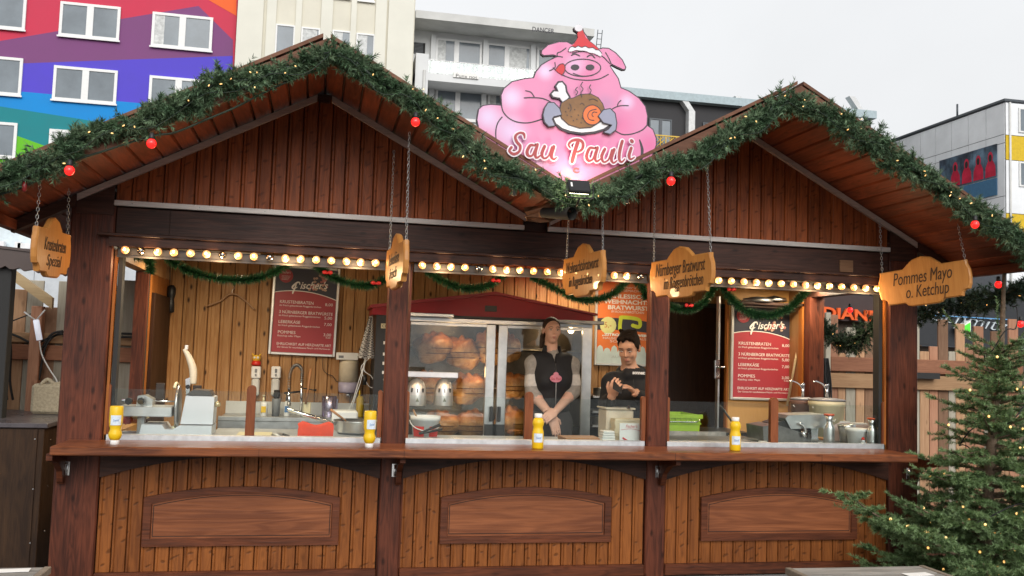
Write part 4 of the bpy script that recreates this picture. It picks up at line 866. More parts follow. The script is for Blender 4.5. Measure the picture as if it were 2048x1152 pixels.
# ------------------------------------------------------------------ the pig sign over the valley
pg = thing('pig_sign', 'pink cut-out pig sign in red hat holding a roast, lettered Sau Pauli', 'sign', (0, 0, 0))
PY = OV-.01
def Z6(pts): return [tuple(at(940+x/3.6, 40+y/3.6, PY)[[0, 2]]) for x, y in pts]
PINKM, tP, bP = new_mat('pig_print'); bP.inputs['Roughness'].default_value = .45
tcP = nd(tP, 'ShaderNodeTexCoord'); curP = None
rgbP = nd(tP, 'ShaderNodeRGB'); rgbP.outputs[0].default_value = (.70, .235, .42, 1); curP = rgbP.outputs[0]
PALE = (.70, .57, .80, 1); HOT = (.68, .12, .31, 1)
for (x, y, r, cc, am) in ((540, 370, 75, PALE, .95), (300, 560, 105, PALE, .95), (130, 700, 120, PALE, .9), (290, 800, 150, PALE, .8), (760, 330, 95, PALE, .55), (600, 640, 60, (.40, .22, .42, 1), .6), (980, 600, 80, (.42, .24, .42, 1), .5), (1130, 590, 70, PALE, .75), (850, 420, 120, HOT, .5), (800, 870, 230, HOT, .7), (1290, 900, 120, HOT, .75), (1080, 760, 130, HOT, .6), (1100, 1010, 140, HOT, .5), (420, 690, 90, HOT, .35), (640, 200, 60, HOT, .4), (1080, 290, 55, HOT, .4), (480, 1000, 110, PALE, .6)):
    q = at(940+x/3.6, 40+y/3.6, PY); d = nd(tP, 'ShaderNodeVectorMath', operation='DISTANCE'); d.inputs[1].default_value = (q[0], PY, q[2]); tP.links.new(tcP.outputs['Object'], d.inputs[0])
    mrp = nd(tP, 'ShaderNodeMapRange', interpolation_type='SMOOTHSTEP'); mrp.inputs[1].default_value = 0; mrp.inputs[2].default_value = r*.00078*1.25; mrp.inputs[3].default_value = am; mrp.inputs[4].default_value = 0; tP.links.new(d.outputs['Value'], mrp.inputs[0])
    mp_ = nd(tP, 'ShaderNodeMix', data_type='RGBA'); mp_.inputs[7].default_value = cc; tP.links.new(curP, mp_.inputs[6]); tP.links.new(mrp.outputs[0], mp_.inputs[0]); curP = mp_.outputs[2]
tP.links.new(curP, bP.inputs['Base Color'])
INK = plain('sign_ink', (.045, .035, .045), .5); SWHITE = plain('sign_white', (.76, .74, .78), .5); SGREY = plain('sign_hoof_grey', (.27, .28, .38), .5, 0, .1, 6); SRED = plain('sign_red', (.60, .03, .04), .5, 0, .12, 8)
SBRN = plain('sign_roast_brown', (.21, .10, .035), .5, 0, .35, 9); SORG = plain('sign_orange', (.72, .16, .04), .5, 0, .1); SLET = plain('sign_letter_red', (.36, .055, .06), .5, 0, .1); HALO = plain('sign_letter_halo', (.80, .70, .76), .5)
OUT = [(760, 45), (790, 38), (815, 60), (822, 85), (845, 115), (862, 150), (895, 175), (928, 205), (955, 197), (1000, 200), (1050, 232), (1100, 285), (1126, 340), (1120, 360), (1098, 362), (1060, 345), (1022, 325), (1012, 332), (1038, 370), (1072, 420), (1090, 485), (1150, 510), (1220, 560), (1267, 620), (1283, 690), (1278, 755), (1320, 785), (1345, 850), (1346, 900), (1322, 970), (1300, 1000), (1330, 1035), (1240, 1062), (1200, 1130), (1000, 1200), (700, 1230), (420, 1200), (300, 1120), (250, 1062), (150, 1000), (108, 930), (65, 820), (44, 720), (58, 640), (90, 612), (150, 603), (225, 612), (218, 540), (240, 490), (300, 440), (390, 418), (455, 412), (470, 370), (510, 320), (560, 290), (628, 263), (600, 257), (530, 262), (508, 245), (513, 215), (560, 175), (640, 153), (700, 153), (732, 172), (748, 160), (775, 130), (778, 98), (748, 78), (744, 58)]
def inset(p, d):
    n = len(p); a = sum(p[i][0]*p[(i+1) % n][1]-p[(i+1) % n][0]*p[i][1] for i in range(n)); s = 1 if a > 0 else -1; o = []
    for i in range(n):
        u = np.array(p[i])-p[i-1]; v = np.array(p[(i+1) % n])-p[i]; nn = np.array([-u[1], u[0]])/np.hypot(*u)+np.array([-v[1], v[0]])/np.hypot(*v); nn /= max(np.hypot(*nn), .6); o.append(tuple(np.array(p[i])+s*d*nn))
    return o
MB().prism(Z6(OUT), PY, PY+.02, 0).build('board', INK, pg)
lay = [0]
def fill(name, pts, mat, k=0): lay[0] += 1; return MB().prism(Z6(pts), PY-.0012*(lay[0]+1), PY-.0002, 0).build(name, mat, pg)
def ink(strokes, mat=INK, name='ink_line', parent=None):
    lay[0] += 1; m = MB()
    for pts, wd in strokes: ribbon(m, Z6(pts), [x*.00078/1 for x in (wd if hasattr(wd, '__len__') else [wd])] if hasattr(wd, '__len__') else wd*.00078, PY-.0012*(lay[0]+1))
    return m.build(name, mat, parent or pg)
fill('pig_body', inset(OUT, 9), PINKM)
ink([([(230, 700), (200, 740), (185, 800), (190, 880), (215, 970), (250, 1050)], 9), ([(225, 612), (240, 665), (285, 712), (350, 738), (430, 740), (515, 716)], 9), ([(390, 562), (450, 560), (520, 566), (580, 592), (622, 632), (650, 682)], 9), ([(400, 510), (438, 522), (460, 552)], 8),
     ([(1085, 580), (1066, 600), (1060, 622)], 8), ([(1138, 618), (1085, 618), (1040, 632), (1005, 655)], 8), ([(1045, 800), (1100, 825), (1170, 820), (1240, 792), (1276, 755)], 9), ([(1220, 865), (1238, 930), (1232, 1000), (1200, 1085)], [10, 22, 22, 8]), ([(1270, 997), (1310, 1000), (1330, 970)], 8),
     ([(810-130*math.cos(a*.314), 345-62*math.sin(a*.314)) for a in range(21)], 8), ([(598, 345), (640, 382), (700, 412), (760, 428), (850, 435), (930, 425), (994, 393)], 8), ([(742, 385), (800, 404), (860, 403), (884, 398)], 7), ([(610, 308), (612, 340), (590, 358), (572, 366)], 8), ([(730, 256), (755, 246), (787, 259)], 10), ([(843, 266), (872, 253), (897, 273)], 10),
     ([(690, 203), (655, 228), (628, 240), (628, 262)], 8), ([(975, 235), (1000, 280), (1017, 322)], 8), ([(665, 268), (630, 264), (590, 278)], 8), ([(735, 240), (800, 228), (880, 234), (950, 262), (1005, 315)], 8)])
for cx in (755, 863): fill('nostril', [(cx+31*math.cos(a*.449), 342+21*math.sin(a*.449)) for a in range(14)], INK)
fill('tongue', [(612, 362), (640, 326), (668, 318), (682, 340), (678, 375), (662, 398), (635, 382)], SRED); ink([([(612, 362), (640, 326), (668, 318), (682, 340), (678, 375), (662, 398)], 6)])
fill('hat', [(722, 195), (750, 172), (775, 130), (770, 100), (785, 72), (808, 78), (832, 130), (860, 160), (900, 190), (930, 222), (850, 200), (780, 195)], SRED)
fill('hat_bobble', [(779+29*math.cos(a*.524), 62+25*math.sin(a*.524)) for a in range(12)], SWHITE)
fur = [(705, 222), (716, 202), (735, 196), (752, 203), (775, 192), (800, 202), (825, 194), (850, 206), (880, 204), (900, 218), (925, 222), (945, 245), (940, 268), (918, 258), (890, 245), (860, 240), (825, 226), (790, 224), (760, 220), (730, 230), (712, 232)]
fill('hat_fur', fur, SWHITE); ink([(fur[:12], 5)])
fill('plate', [(590, 705), (600, 745), (640, 790), (700, 816), (800, 830), (900, 820), (975, 795), (1015, 762), (960, 735), (640, 690)], INK); fill('plate_rim', [(598, 712), (615, 748), (660, 782), (720, 803), (800, 814), (890, 806), (955, 786), (998, 760), (960, 735), (640, 700)], SWHITE)
fill('bone', inset([(640, 570), (590, 562), (574, 538), (596, 512), (625, 515), (608, 480), (630, 450), (660, 448), (686, 478), (692, 520), (716, 562), (672, 612)], -5), INK); fill('bone_fill', inset([(640, 566), (595, 558), (581, 538), (600, 519), (632, 522), (616, 482), (634, 458), (658, 455), (679, 481), (684, 523), (706, 562), (668, 604)], 1), SWHITE)
ro = [(640, 660), (655, 605), (700, 578), (740, 570), (790, 545), (860, 540), (915, 568), (945, 610), (962, 660), (930, 735), (865, 776), (785, 782), (705, 757), (655, 712)]
fill('roast', inset(ro, -6), INK); fill('roast_fill', ro, SBRN)
fill('roast_cut', [(872+66*math.cos(a*.449), 690+70*math.sin(a*.449)) for a in range(14)], SORG)
ink([([(872+67*math.cos(a*.314+.6), 690+71*math.sin(a*.314+.6)) for a in range(18)], 6), ([(900, 650), (860, 660), (840, 690), (850, 722), (885, 730)], 6), ([(905, 672), (880, 670), (870, 690), (880, 702)], 6), ([(765, 492), (752, 510), (768, 525), (756, 548)], 7), ([(803, 455), (790, 480), (806, 505), (792, 530), (797, 560)], 7), ([(860, 475), (852, 495), (864, 515), (853, 540)], 7), ([(850, 582), (880, 575), (910, 590)], 5), ([(710, 610), (722, 640), (712, 665)], 4), ([(785, 615), (800, 605), (815, 620)], 4)]+[([(x, y), (x+4, y+3)], 6) for x, y in ((690, 690), (720, 700), (745, 650), (700, 640), (760, 720), (735, 730), (790, 745), (770, 690), (680, 665), (800, 710))])
h1 = [(518, 690), (530, 640), (555, 602), (598, 602), (638, 645), (652, 690), (595, 705), (585, 722), (605, 768), (560, 775), (528, 742)]; h2 = [(914, 700), (950, 655), (1000, 645), (1035, 680), (1047, 750), (1040, 800), (1000, 830), (952, 815), (985, 795), (1012, 764), (950, 748)]
for h_ in (h1, h2): fill('hoof', inset(h_, -4), INK); fill('hoof_fill', inset(h_, 4), SGREY)
LET = [[(384, 858), (378, 828), (345, 822), (318, 848), (328, 885), (352, 915), (345, 955), (308, 974), (275, 952), (290, 925)], [(458, 912), (425, 912), (402, 955), (412, 985), (440, 982), (462, 935)], [(476, 905), (460, 970), (470, 1000), (500, 982)], [(528, 918), (508, 970), (522, 1004), (555, 988), (580, 925)], [(594, 920), (576, 985), (590, 1012), (612, 1000)],
       [(765, 890), (742, 960), (724, 1028)], [(712, 930), (700, 905), (725, 878), (770, 872), (800, 892), (798, 935), (765, 958), (742, 950)], [(886, 932), (850, 932), (828, 985), (840, 1020), (872, 1010), (892, 955)], [(906, 928), (888, 995), (900, 1026), (928, 1008)], [(958, 938), (936, 990), (950, 1030), (985, 1012), (1010, 945)], [(1026, 940), (1005, 1005), (1020, 1036), (1046, 1020)], [(1084, 880), (1066, 950), (1062, 1010), (1080, 1030), (1102, 1008)], [(1148, 930), (1132, 985), (1144, 1010), (1170, 996)], [(1150, 878), (1155, 884)]]
WID = [[12, 20, 14, 20, 22, 22, 18, 22, 18, 20], [14, 22, 24, 14, 14], [22, 24, 16, 9], [22, 24, 14, 12, 16], [22, 24, 14, 9], 28, [9, 16, 20, 22, 22, 14, 10], [14, 22, 24, 14, 14], [22, 24, 16, 9], [22, 24, 14, 12, 16], [22, 24, 14, 9], [22, 24, 22, 14, 9], [22, 24, 16, 9], [26, 26]]
lay[0] += 1
ink([(p, [x+20 for x in w_] if hasattr(w_, '__len__') else w_+20) for p, w_ in zip(LET, WID)], HALO, 'letter_halo')
lay[0] += 2
for g_ in ((0,), (1, 2), (3, 4), (5, 6), (7, 8), (9, 10), (11,), (12, 13)): lay[0] -= 1; ink([(LET[i], WID[i]) for i in g_], SLET, 'letter')
lay[0] += 2; ink([([(775, 1102), (755, 1108), (735, 1095), (745, 1078), (768, 1082)], [6, 12, 16, 14, 14])], SLET, 'lettering')
for x in (1.05, 1.72): MB().tube([(x, PY+.03, 2.75), (x, PY+.03, 3.35)], .015, 6).build('strut', STEELD, pg)
# ------------------------------------------------------------------ floodlight and the folded drain sheet in the valley
fl = thing('floodlight', 'small black floodlight in the valley shining up at the pig sign', 'lamp', tuple(at(1160, 385, OV-.22)))
Mf = rot('X', -32)
MB().box(-.062, .062, -.012, .016, .0, .085, ch=.006, M=Mf).build('housing', BLACK, fl); MB().box(-.055, .055, .0162, .018, .006, .078, M=Mf).build('lens', plain('flood_lens', (1, .9, .75), .3, emit=(1, .86, .62), es=12), fl)
MB().box(-.05, -.04, -.0135, -.0121, .03, .06, M=Mf).build('sticker', PAPER, fl)
MB().tube([(-.075, 0, .045), (-.075, .0, -.03), (.075, 0, -.03), (.075, 0, .045)], .005, 6).tube([(0, 0, -.03), (0, .08, -.07)], .006, 6).build('bracket', BLACK, fl)
sp = bpy.data.lights.new('flood_lamp', 'SPOT'); sp.energy = 4.5; sp.color = (1, .80, .52); sp.spot_size = math.radians(125); sp.spot_blend = .9; sp.shadow_soft_size = .04
so = bpy.data.objects.new('flood_lamp', sp); C.objects.link(so); so.parent = fl; so.location = (0, .05, .07); so.rotation_euler = Vector((0, .75, .65)).to_track_quat('-Z', 'Y').to_euler()
dn = thing('gutter_sheet', 'crumpled brown sheet metal gutter end hanging in the valley between the gables', 'gutter'); m_ = MB()
pts = [(1064, 436), (1090, 440), (1108, 428), (1130, 420), (1152, 424), (1157, 430)]
rng = np.random.default_rng(5); v = []
for i, (px, py) in enumerate(((1050, 425), (1080, 418), (1105, 412), (1128, 410), (1150, 418))):
    for j in range(6):
        u = j/5; p = at(px+4*rng.normal(), py-10+u*(40-abs(i-2)*5)+4*math.sin(i*2+j), -.50-.30*i/4*(.6+.4*u)+.015*rng.normal()); v.append(tuple(p))
m_.add(v, [(i*6+j, i*6+j+1, (i+1)*6+j+1, (i+1)*6+j) for i in range(4) for j in range(5)]); m_.build('sheet', plain('brown_sheet', (.26, .13, .07), .35, .3, .3, 10), dn)
q = at(1138, 428, -.82); MB().tube([(q[0]-.10, -.62, q[2]+.03), (q[0]-.03, -.76, q[2]+.01), (q[0]+.012, -.84, q[2])], [.03, .035, .038], 12, caps=False).build('spout', BLACKM, dn)
q = at(1152, 385, -.7); MB().box(q[0]-.012, q[0]+.012, -.70, -.697, q[2]-.14, q[2]).build('strap', STEEL, dn)
# ================================================================== INSIDE THE STALL
# ceiling lamps (their undersides just show below the valances)
for i, (px, py, Y, lab) in enumerate(((275, 533, 1.0, 'left'), (1212, 560, 1.75, 'middle'), (1632, 582, .95, 'right'))):
    q = at(px, py-4, Y); t = thing('ceiling_lamp', 'lit white ceiling lamp glimpsed under the valance of the %s hatch' % lab, 'lamp', (q[0]+(.55 if i == 0 else -.25 if i == 1 else 0), Y, max(q[2], 2.46)), group='ceiling lamps inside the stall')
    MB().box(-.28, .28, -.07, .07, .012, .05, ch=.004).build('housing', WHITE, t); MB().box(-.27, .27, -.06, .06, 0, .0115).build('diffuser', plain('lamp_diffuser', (.9, .85, .7), .4, emit=(1, .84, .55), es=7) if i == 0 else bpy.data.materials['lamp_diffuser'], t)
    MB().tube([(-.2, 0, .05), (-.2, 0, .2)], .006, 5).build('hanger', STEELD, t)
    ld_ = bpy.data.lights.new('lamp_light', 'AREA'); ld_.shape = 'RECTANGLE'; ld_.size = .54; ld_.size_y = .12; ld_.energy = (14, 8, 13)[i]; ld_.color = (1, .83, .58); lo = bpy.data.objects.new('lamp_light', ld_); C.objects.link(lo); lo.parent = t; lo.location = (0, 0, -.004)
# tinsel swags
BOW = plain('red_bow', (.35, .01, .015), .5)
def tinsel(label, pts, Y, seed, rad=.040, bows=()):
    rng = np.random.default_rng(seed); P = np.array(smooth_path([tuple(at(*p, Y)) for p in pts], 10)); seg = np.linalg.norm(np.diff(P, axis=0), axis=1); n = int(seg.sum()*650); i = rng.integers(0, len(seg), n); f = rng.random((n, 1)); B = P[i]*(1-f)+P[i+1]*f; T = (P[i+1]-P[i])/seg[i][:, None]
    V, F = needle_soup(B-T*.006, T*.012, 10, rad, .0058, .25, rng); t = thing('tinsel_swag', label, 'garland', tuple(P[0]), group='green tinsel swags inside the hatches')
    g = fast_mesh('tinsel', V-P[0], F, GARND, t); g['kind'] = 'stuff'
    for bx in bows:
        q = at(*bx, Y-.045)-P[0]; MB().ell((q[0]-.018, q[1], q[2]+.004), (.018, .008, .013), 8, 5).ell((q[0]+.018, q[1], q[2]+.004), (.018, .008, .013), 8, 5).ell(tuple(q), (.007, .009, .008), 6, 4).build('bow', BOW, t)
tinsel('short green tinsel end hanging at the left end of the left hatch', [(268, 512), (292, 518), (302, 530), (300, 545)], .3, 1)
tinsel('long green tinsel swag across the left hatch above the coat hanger', [(332, 515), (375, 540), (430, 556), (490, 560), (540, 548), (585, 522)], .3, 2)
tinsel('green tinsel swag with two red bows beside the left menu board', [(628, 525), (660, 552), (705, 568), (745, 570), (785, 548)], .3, 3, bows=((655, 546), (752, 567)))
tinsel('green tinsel swag with a bow over the red oven hood', [(852, 540), (885, 562), (930, 577), (975, 572), (1008, 548)], .3, 4, bows=((992, 562),))
tinsel('green tinsel swag behind the densely lettered sign', [(1062, 552), (1100, 572), (1150, 596), (1190, 600), (1230, 585), (1252, 562)], .3, 5)
tinsel('short tinsel end hanging over the right corner of the orange poster', [(1268, 560), (1285, 575), (1292, 597)], .3, 6)
tinsel('tinsel swag hanging below the Nuremberg sausage sign', [(1330, 606), (1355, 618), (1385, 618), (1412, 600), (1428, 575)], .3, 7, bows=((1378, 612),))
tinsel('deep green tinsel swag over the right menu board', [(1440, 565), (1462, 598), (1500, 626), (1545, 630), (1585, 612), (1612, 580)], .3, 8, rad=.046, bows=((1463, 580),))
# ---- menu boards
BRED = plain('menu_red', (.40, .045, .06), .45, 0, .05, 3); BNAVY = plain('menu_navy', (.035, .038, .06), .45, 0, .1, 5); BTXT = plain('menu_print_white', (.85, .84, .82), .5); SILV = plain('silver_frame', (.62, .62, .60), .35, .6, .05)
MEAT1 = plain('menu_photo_pink', (.50, .18, .17), .5, 0, .35, 40); MEAT2 = plain('menu_photo_cream', (.52, .36, .28), .5, 0, .2, 40)
def script_F(mb, x, z, s, y):
    for pts, wd in (([(2.5, 6.6), (2.2, 7.6), (.9, 7.4), (-1.0, 5.4), (-1.2, 4.4), (-.2, 4.2), (1.2, 5.0)], [.5, .7, .9, 1, .8, .5, .4]), ([(.7, 6.6), (.1, 4.6), (-.7, 2.4), (-.9, 1.6)], [.5, .8, .9, .7])):
        ribbon(mb, [(x+a*s, z+b*s) for a, b in pts], [q*s for q in wd], y, k=4)
def menu(name, label, w, h, M):
    t = thing(name, label, 'menu board', group='menu boards with the same menu'); t.matrix_world = M
    f = .022; m = MB().box(0, f, -.03, 0, 0, h, ch=.004).box(w-f, w, -.03, 0, 0, h, ch=.004).box(f+.0002, w-f-.0002, -.03, 0, 0, f, ch=.004).box(f+.0002, w-f-.0002, -.03, 0, h-f, h, ch=.004); m.build('frame', SILV, t)
    MB().box(f, w-f, -.012, -.002, f, h-f).build('navy_print', BNAVY, t)
    n = 14; za, zb = h*.665, h*.73; arc = [(f+(w-2*f)*k/n, za-.02*k/n+(zb-za)*(1-((k-6)/8)**2)) for k in range(n+1)]
    MB().prism([(w-f, f), (f, f)]+arc, -.0135, -.0122).build('red_print', BRED, t); m = MB(); ribbon(m, arc, .007, -.015, k=2); m.build('arc_line', BTXT, t)
    cl = MB()
    for k in range(34):
        u = R.random(); cx, cz = w*(.70+.02*math.sin(k))+(R.random()-.5)*w*.34*(1-u*.85), h*.735+u*h*.21
        if (cz-zb) > -.005 or True: cl.prism([(cx+.013*math.cos(a*1.047)*R.uniform(.7, 1.2), cz+.011*math.sin(a*1.047)) for a in range(6)], -.0165-.0002*k, -.0122, k % 2)
    cl.build('photo_print', [MEAT1, MEAT2], t)
    bx, bz, r = w*.19, h*.88, w*.105; MB().prism([(bx+r*math.cos(a*.3927), bz+r*math.sin(a*.3927)) for a in range(16)], -.0165, -.0122).build('badge', BRED, t)
    text('print', "Fischer's", .03, BTXT, tr(bx-r*.6, -.0168, bz+r*.35) @ FRONT, t, shear=.4, width=r*1.2, extrude=.0003)
    for k in range(4): text('print', 'naturbelassen', .012, BTXT, tr(bx-r*.62, -.0168, bz-r*(.05+.18*k)) @ FRONT, t, width=r*(1.3-.12*k), extrude=.0003)
    m = MB(); script_F(m, w*.33, h*.655, h*.021, -.0215); m.build('print', BTXT, t)
    text('print', "ischer's", .086, BTXT, tr(w*.405, -.0215, h*.745) @ rot('Y', -3) @ FRONT, t, shear=.38, width=w*.42, offset=.0012, extrude=.0004)
    for z, a, b, p in ((.575, 'KRUSTENBRATEN', 'im frisch gebackenen Roggenbrötchen', '8,00'), (.462, '3 NÜRNBERGER BRATWÜRSTE', 'im frisch gebackenen Roggenbrötchen', ''), (.352, 'LEBERKÄSE', 'im frisch gebackenen Roggenbrötchen', '7,00'), (.236, 'POMMES', 'Ketchup oder Mayo', '3,00')):
        text('print', a, .036, BTXT, tr(w*.12, -.0142, h*z) @ FRONT, t, width=w*{13: .50, 23: .80, 9: .32, 6: .26}[len(a)], extrude=.0003); text('print', b, .021, BTXT, tr(w*.12, -.0142, h*(z-.033)) @ FRONT, t, width=w*(.62 if len(b) > 20 else .34), extrude=.0003)
        if p: text('print', p, .034, BTXT, tr(w*.80, -.0142, h*(z-.006)) @ FRONT, t, width=w*.115, extrude=.0003)
    text('print', '5,00', .034, BTXT, tr(w*.80, -.0142, h*.418) @ FRONT, t, width=w*.115, extrude=.0003); text('print', '0,50', .02, BTXT, tr(w*.84, -.0142, h*.205) @ FRONT, t, width=w*.07, extrude=.0003)
    text('print', 'EHRLICHKEIT AUF HERZHAFTE ART', .03, BTXT, tr(w*.115, -.0142, h*.11) @ FRONT, t, width=w*.81, extrude=.0003); text('print', 'Der Genuss für naturbelassene Fleisch- und Wurstwaren', .019, BTXT, tr(w*.125, -.0142, h*.078) @ FRONT, t, width=w*.79, extrude=.0003)
    return t
a, b = at(536, 708, DEPTH-.01), at(670, 714, DEPTH-.01); u = at(549, 529, DEPTH-.01)
menu('menu_board', 'red and navy menu board on the pine back wall above the sink', b[0]-a[0], u[2]-a[2], tr(a[0], DEPTH-.012, a[2]) @ rot('Y', 1.0))
a, b = at(1459, 799, 1.44), at(1583, 805, 1.44); u = at(1464, 607, 1.44)
menu('menu_board', 'red and navy menu board on the pale partition in the right hatch', b[0]-a[0]+.02, u[2]-a[2], tr(a[0], 1.452, a[2]) @ rot('Y', .3))
# ---- orange poster
po = thing('wall_poster', 'orange sausage poster with green belt buckle and price disc behind the man', 'poster')
a, b = at(1188, 730, DEPTH-.02), at(1309, 736, DEPTH-.02); u = at(1198, 558, DEPTH-.02); w_, h_ = b[0]-a[0], u[2]-a[2]; po.location = (a[0], DEPTH-.005, a[2]); f = .02
ORA = plain('poster_orange', (.76, .20, .055), .5, 0, .05); LIME = plain('poster_lime', (.58, .68, .06), .5); PALEB = plain('poster_pale_blue', (.60, .72, .74), .5)
MB().box(0, f, -.025, 0, 0, h_, ch=.003).box(w_-f, w_, -.025, 0, 0, h_, ch=.003).box(f+.0002, w_-f-.0002, -.025, 0, 0, f, ch=.003).box(f+.0002, w_-f-.0002, -.025, 0, h_-f, h_, ch=.003).build('frame', SILV, po)
MB().box(f, w_-f, -.012, -.002, f, h_-f).build('orange_print', ORA, po)
n = 12; top = [(f+(w_-2*f)*k/n, h_*(.555-.045*((k-4)/8)**2)) for k in range(n+1)]; bot = [(f+(w_-2*f)*k/n, h_*(.415-.03*((k-4)/8)**2)) for k in range(n, -1, -1)]
MB().prism(top+bot, -.0135, -.0122).build('belt_print', BNAVY, po)
m = MB(); ribbon(m, [(w_*.62, h_*.475), (w_*.72, h_*.46), (w_*.745, h_*.50), (w_*.70, h_*.55), (w_*.45, h_*.565), (w_*.42, h_*.54), (w_*.43, h_*.40), (w_*.66, h_*.40)], .034, -.0152, k=4); m.build('buckle_print', LIME, po)
bx, bz, r = w_*.215, h_*.465, w_*.135; MB().prism([(bx+r*math.cos(a_*.3927), bz+r*math.sin(a_*.3927)) for a_ in range(16)], -.0152, -.0122).build('price_disc', plain('poster_disc', (.66, .66, .30), .5), po); text('print', '5,-', .07, plain('poster_price', (.55, .20, .06), .5), tr(bx-r*.5, -.0156, bz-.02) @ FRONT, po, extrude=.0003)
sc_ = [(f, f)]; sc_ += [(w_-f, f), (w_-f, h_*.16)]
for k in range(7, -1, -1):
    for j in range(4, -1, -1): sc_.append((f+(w_-2*f)*(k+.5+.48*math.cos(math.pi*(4-j)/4))/8, h_*(.16+(.045 if k % 2 else .075)*math.sin(math.pi*j/4))))
MB().prism(sc_, -.0140, -.0122).build('beard_print', PALEB, po)
for z, s_, x_, wd, k_ in ((.905, "Fischer's", .34, .32, .3), (.865, 'HAUSGEMACHTES', .26, .56, 0), (.788, 'SCHLESISCHE', .16, .74, 0), (.722, 'WEIHNACHTS-', .14, .80, 0), (.655, 'BRATWURST', .20, .68, 0), (.615, 'IM ROGGENBRÖTCHEN', .26, .54, 0), (.345, '„ZITRONE-INGWER“', .12, .78, 0), (.305, 'HAUSGEMACHTES AUS', .13, .72, 0), (.270, 'SCHLESIEN', .25, .45, 0), (.09, 'AUS 100 %', .28, .4, 0)):
    big = wd > .62 and z > .6; text('print', s_, .052 if big else .03, BTXT if z > .2 else plain('poster_faint', (.48, .55, .56), .5), tr(w_*x_, -.0156, h_*z) @ FRONT, po, width=w_*wd, shear=k_, offset=.0016 if big or z == .345 else 0, extrude=.0003)
# ---- left wall things
def vcyl(name, px, py0, py1, Y, r, mat, parent, n=14, prof=None):
    a, b = at(px, py1, Y), at(px, py0, Y); h = b[2]-a[2]; return MB().lathe([(r*q, h*z) for q, z in (prof or ((1, 0), (1, 1)))], n, M=tr(a[0], Y, a[2])).build(name, mat, parent)
BY = DEPTH-.03
t = thing('hanging_torch', 'black torch hanging on a cord in the left rear corner', 'torch'); q = at(340, 570, BY-.08); e = at(340, 528, BY-.08)
MB().tube([tuple(e), tuple(q)], .004, 5).build('cord', BLACK, t); vcyl('torch_body', 340, 570, 626, BY-.08, .036, BLACK, t, prof=((.5, 0), (.9, .05), (.85, .35), (.7, .5), (1, .65), (1, .9), (.5, 1)))
t = thing('coat_hanger', 'pale wooden coat hanger on the pine back wall', 'hanger'); pts = [tuple(at(p, q_, BY-.015)) for p, q_ in ((414, 612), (440, 602), (458, 589), (474, 590), (492, 603), (509, 619))]
MB().tube(smooth_path(pts, 5), .0075, 6).build('bar', plain('hanger_wood', (.42, .25, .14), .5), t); q = at(464, 588, BY-.015); MB().tube(smooth_path([(q[0], q[1], q[2]), (q[0], q[1], q[2]+.03), (q[0]+.018, q[1], q[2]+.05), (q[0]+.006, q[1], q[2]+.068)], 4), .0025, 5).build('hook', STEEL, t)
# sink unit
sk = thing('sink_unit', 'stainless steel sink unit on the rear wall of the left hatch', 'sink'); SY = 1.62; zt = at(600, 836, SY)[2]; x0, x1 = at(436, 840, SY)[0], at(772, 845, SY)[0]
MB().box(x0, x1, SY, SY+.02, zt-.32, zt).box(x0, x1, SY+.0201, DEPTH-.002, zt-.02, zt-.012).build('body', STEEL, sk); MB().box(x0, x1, DEPTH-.014, DEPTH-.002, zt-.011, zt+.09).build('backsplash', plain('backsplash_white', (.66, .65, .62), .4), sk); MB().box(x0, x1, SY-.012, SY-.001, zt-.03, zt+.006, ch=.003).build('rim', STEEL, sk)
tp = thing('spring_tap', 'black and chrome spring neck tap over the sink', 'tap'); TY = 1.9
P_ = lambda p, q_: tuple(at(p, q_, TY)); MB().tube([P_(602, 838), P_(603, 745)], .010, 8).build('stem', CHROME, tp)
arc = smooth_path([P_(603, 772), P_(605, 745), P_(600, 733), P_(592, 730), P_(584, 737), P_(579, 755), P_(578, 778)], 8); m = MB()
for k in range(1, len(arc)-1):
    d = Vector(arc[k+1]-arc[k-1]).normalized(); m.lathe([(.010, -.003), (.0155, -.001), (.0155, .001), (.010, .003)], 8, M=Matrix.Translation(arc[k]) @ d.to_track_quat('Z', 'Y').to_matrix().to_4x4())
m.build('spring', STEELD, tp); MB().tube([P_(578, 776), P_(578, 800), P_(578, 811)], [.011, .013, .017], 10).build('spray_head', CHROME, tp); MB().tube([P_(568, 786), P_(603, 783)], .008, 6).tube([P_(604, 776), P_(627, 780), P_(633, 780)], [.005, .005, .012], 6).build('arm', BLACK, tp)
for px, lab, lx in ((511, 'soap dispenser on the rear wall below the yellow and red toy', 0), (551, 'soap dispenser on the rear wall with nothing on top', 0)):
    t = thing('soap_dispenser', 'white ' + lab, 'dispenser', group='soap dispensers on the rear wall'); a, b = at(px-11, 792, BY-.05), at(px+11, 733, BY-.05)
    MB().box(a[0], b[0], BY-.06, BY+.02, b[2]-.10, b[2], ch=.008).build('housing', PAPER, t); MB().box(a[0]+.006, b[0]-.006, BY-.055, BY+.015, a[2], b[2]-.102, ch=.012).build('bottle', plain('soap_bottle', (.62, .62, .58), .3) if px == 511 else bpy.data.materials['soap_bottle'], t)
    MB().box(a[0]+.03, b[0]-.03, BY-.072, BY-.061, b[2]-.05, b[2]-.02, ch=.003).lathe([(.008, 0), (.008, .01)], 8, M=tr((a[0]+b[0])/2, BY-.061, b[2]-.07) @ rot('X', 90)).build('lever', GREYP, t)
t = thing('toy_figure', 'small yellow and red horned rubber toy on the left soap dispenser', 'toy'); q = at(512, 731, BY-.03)
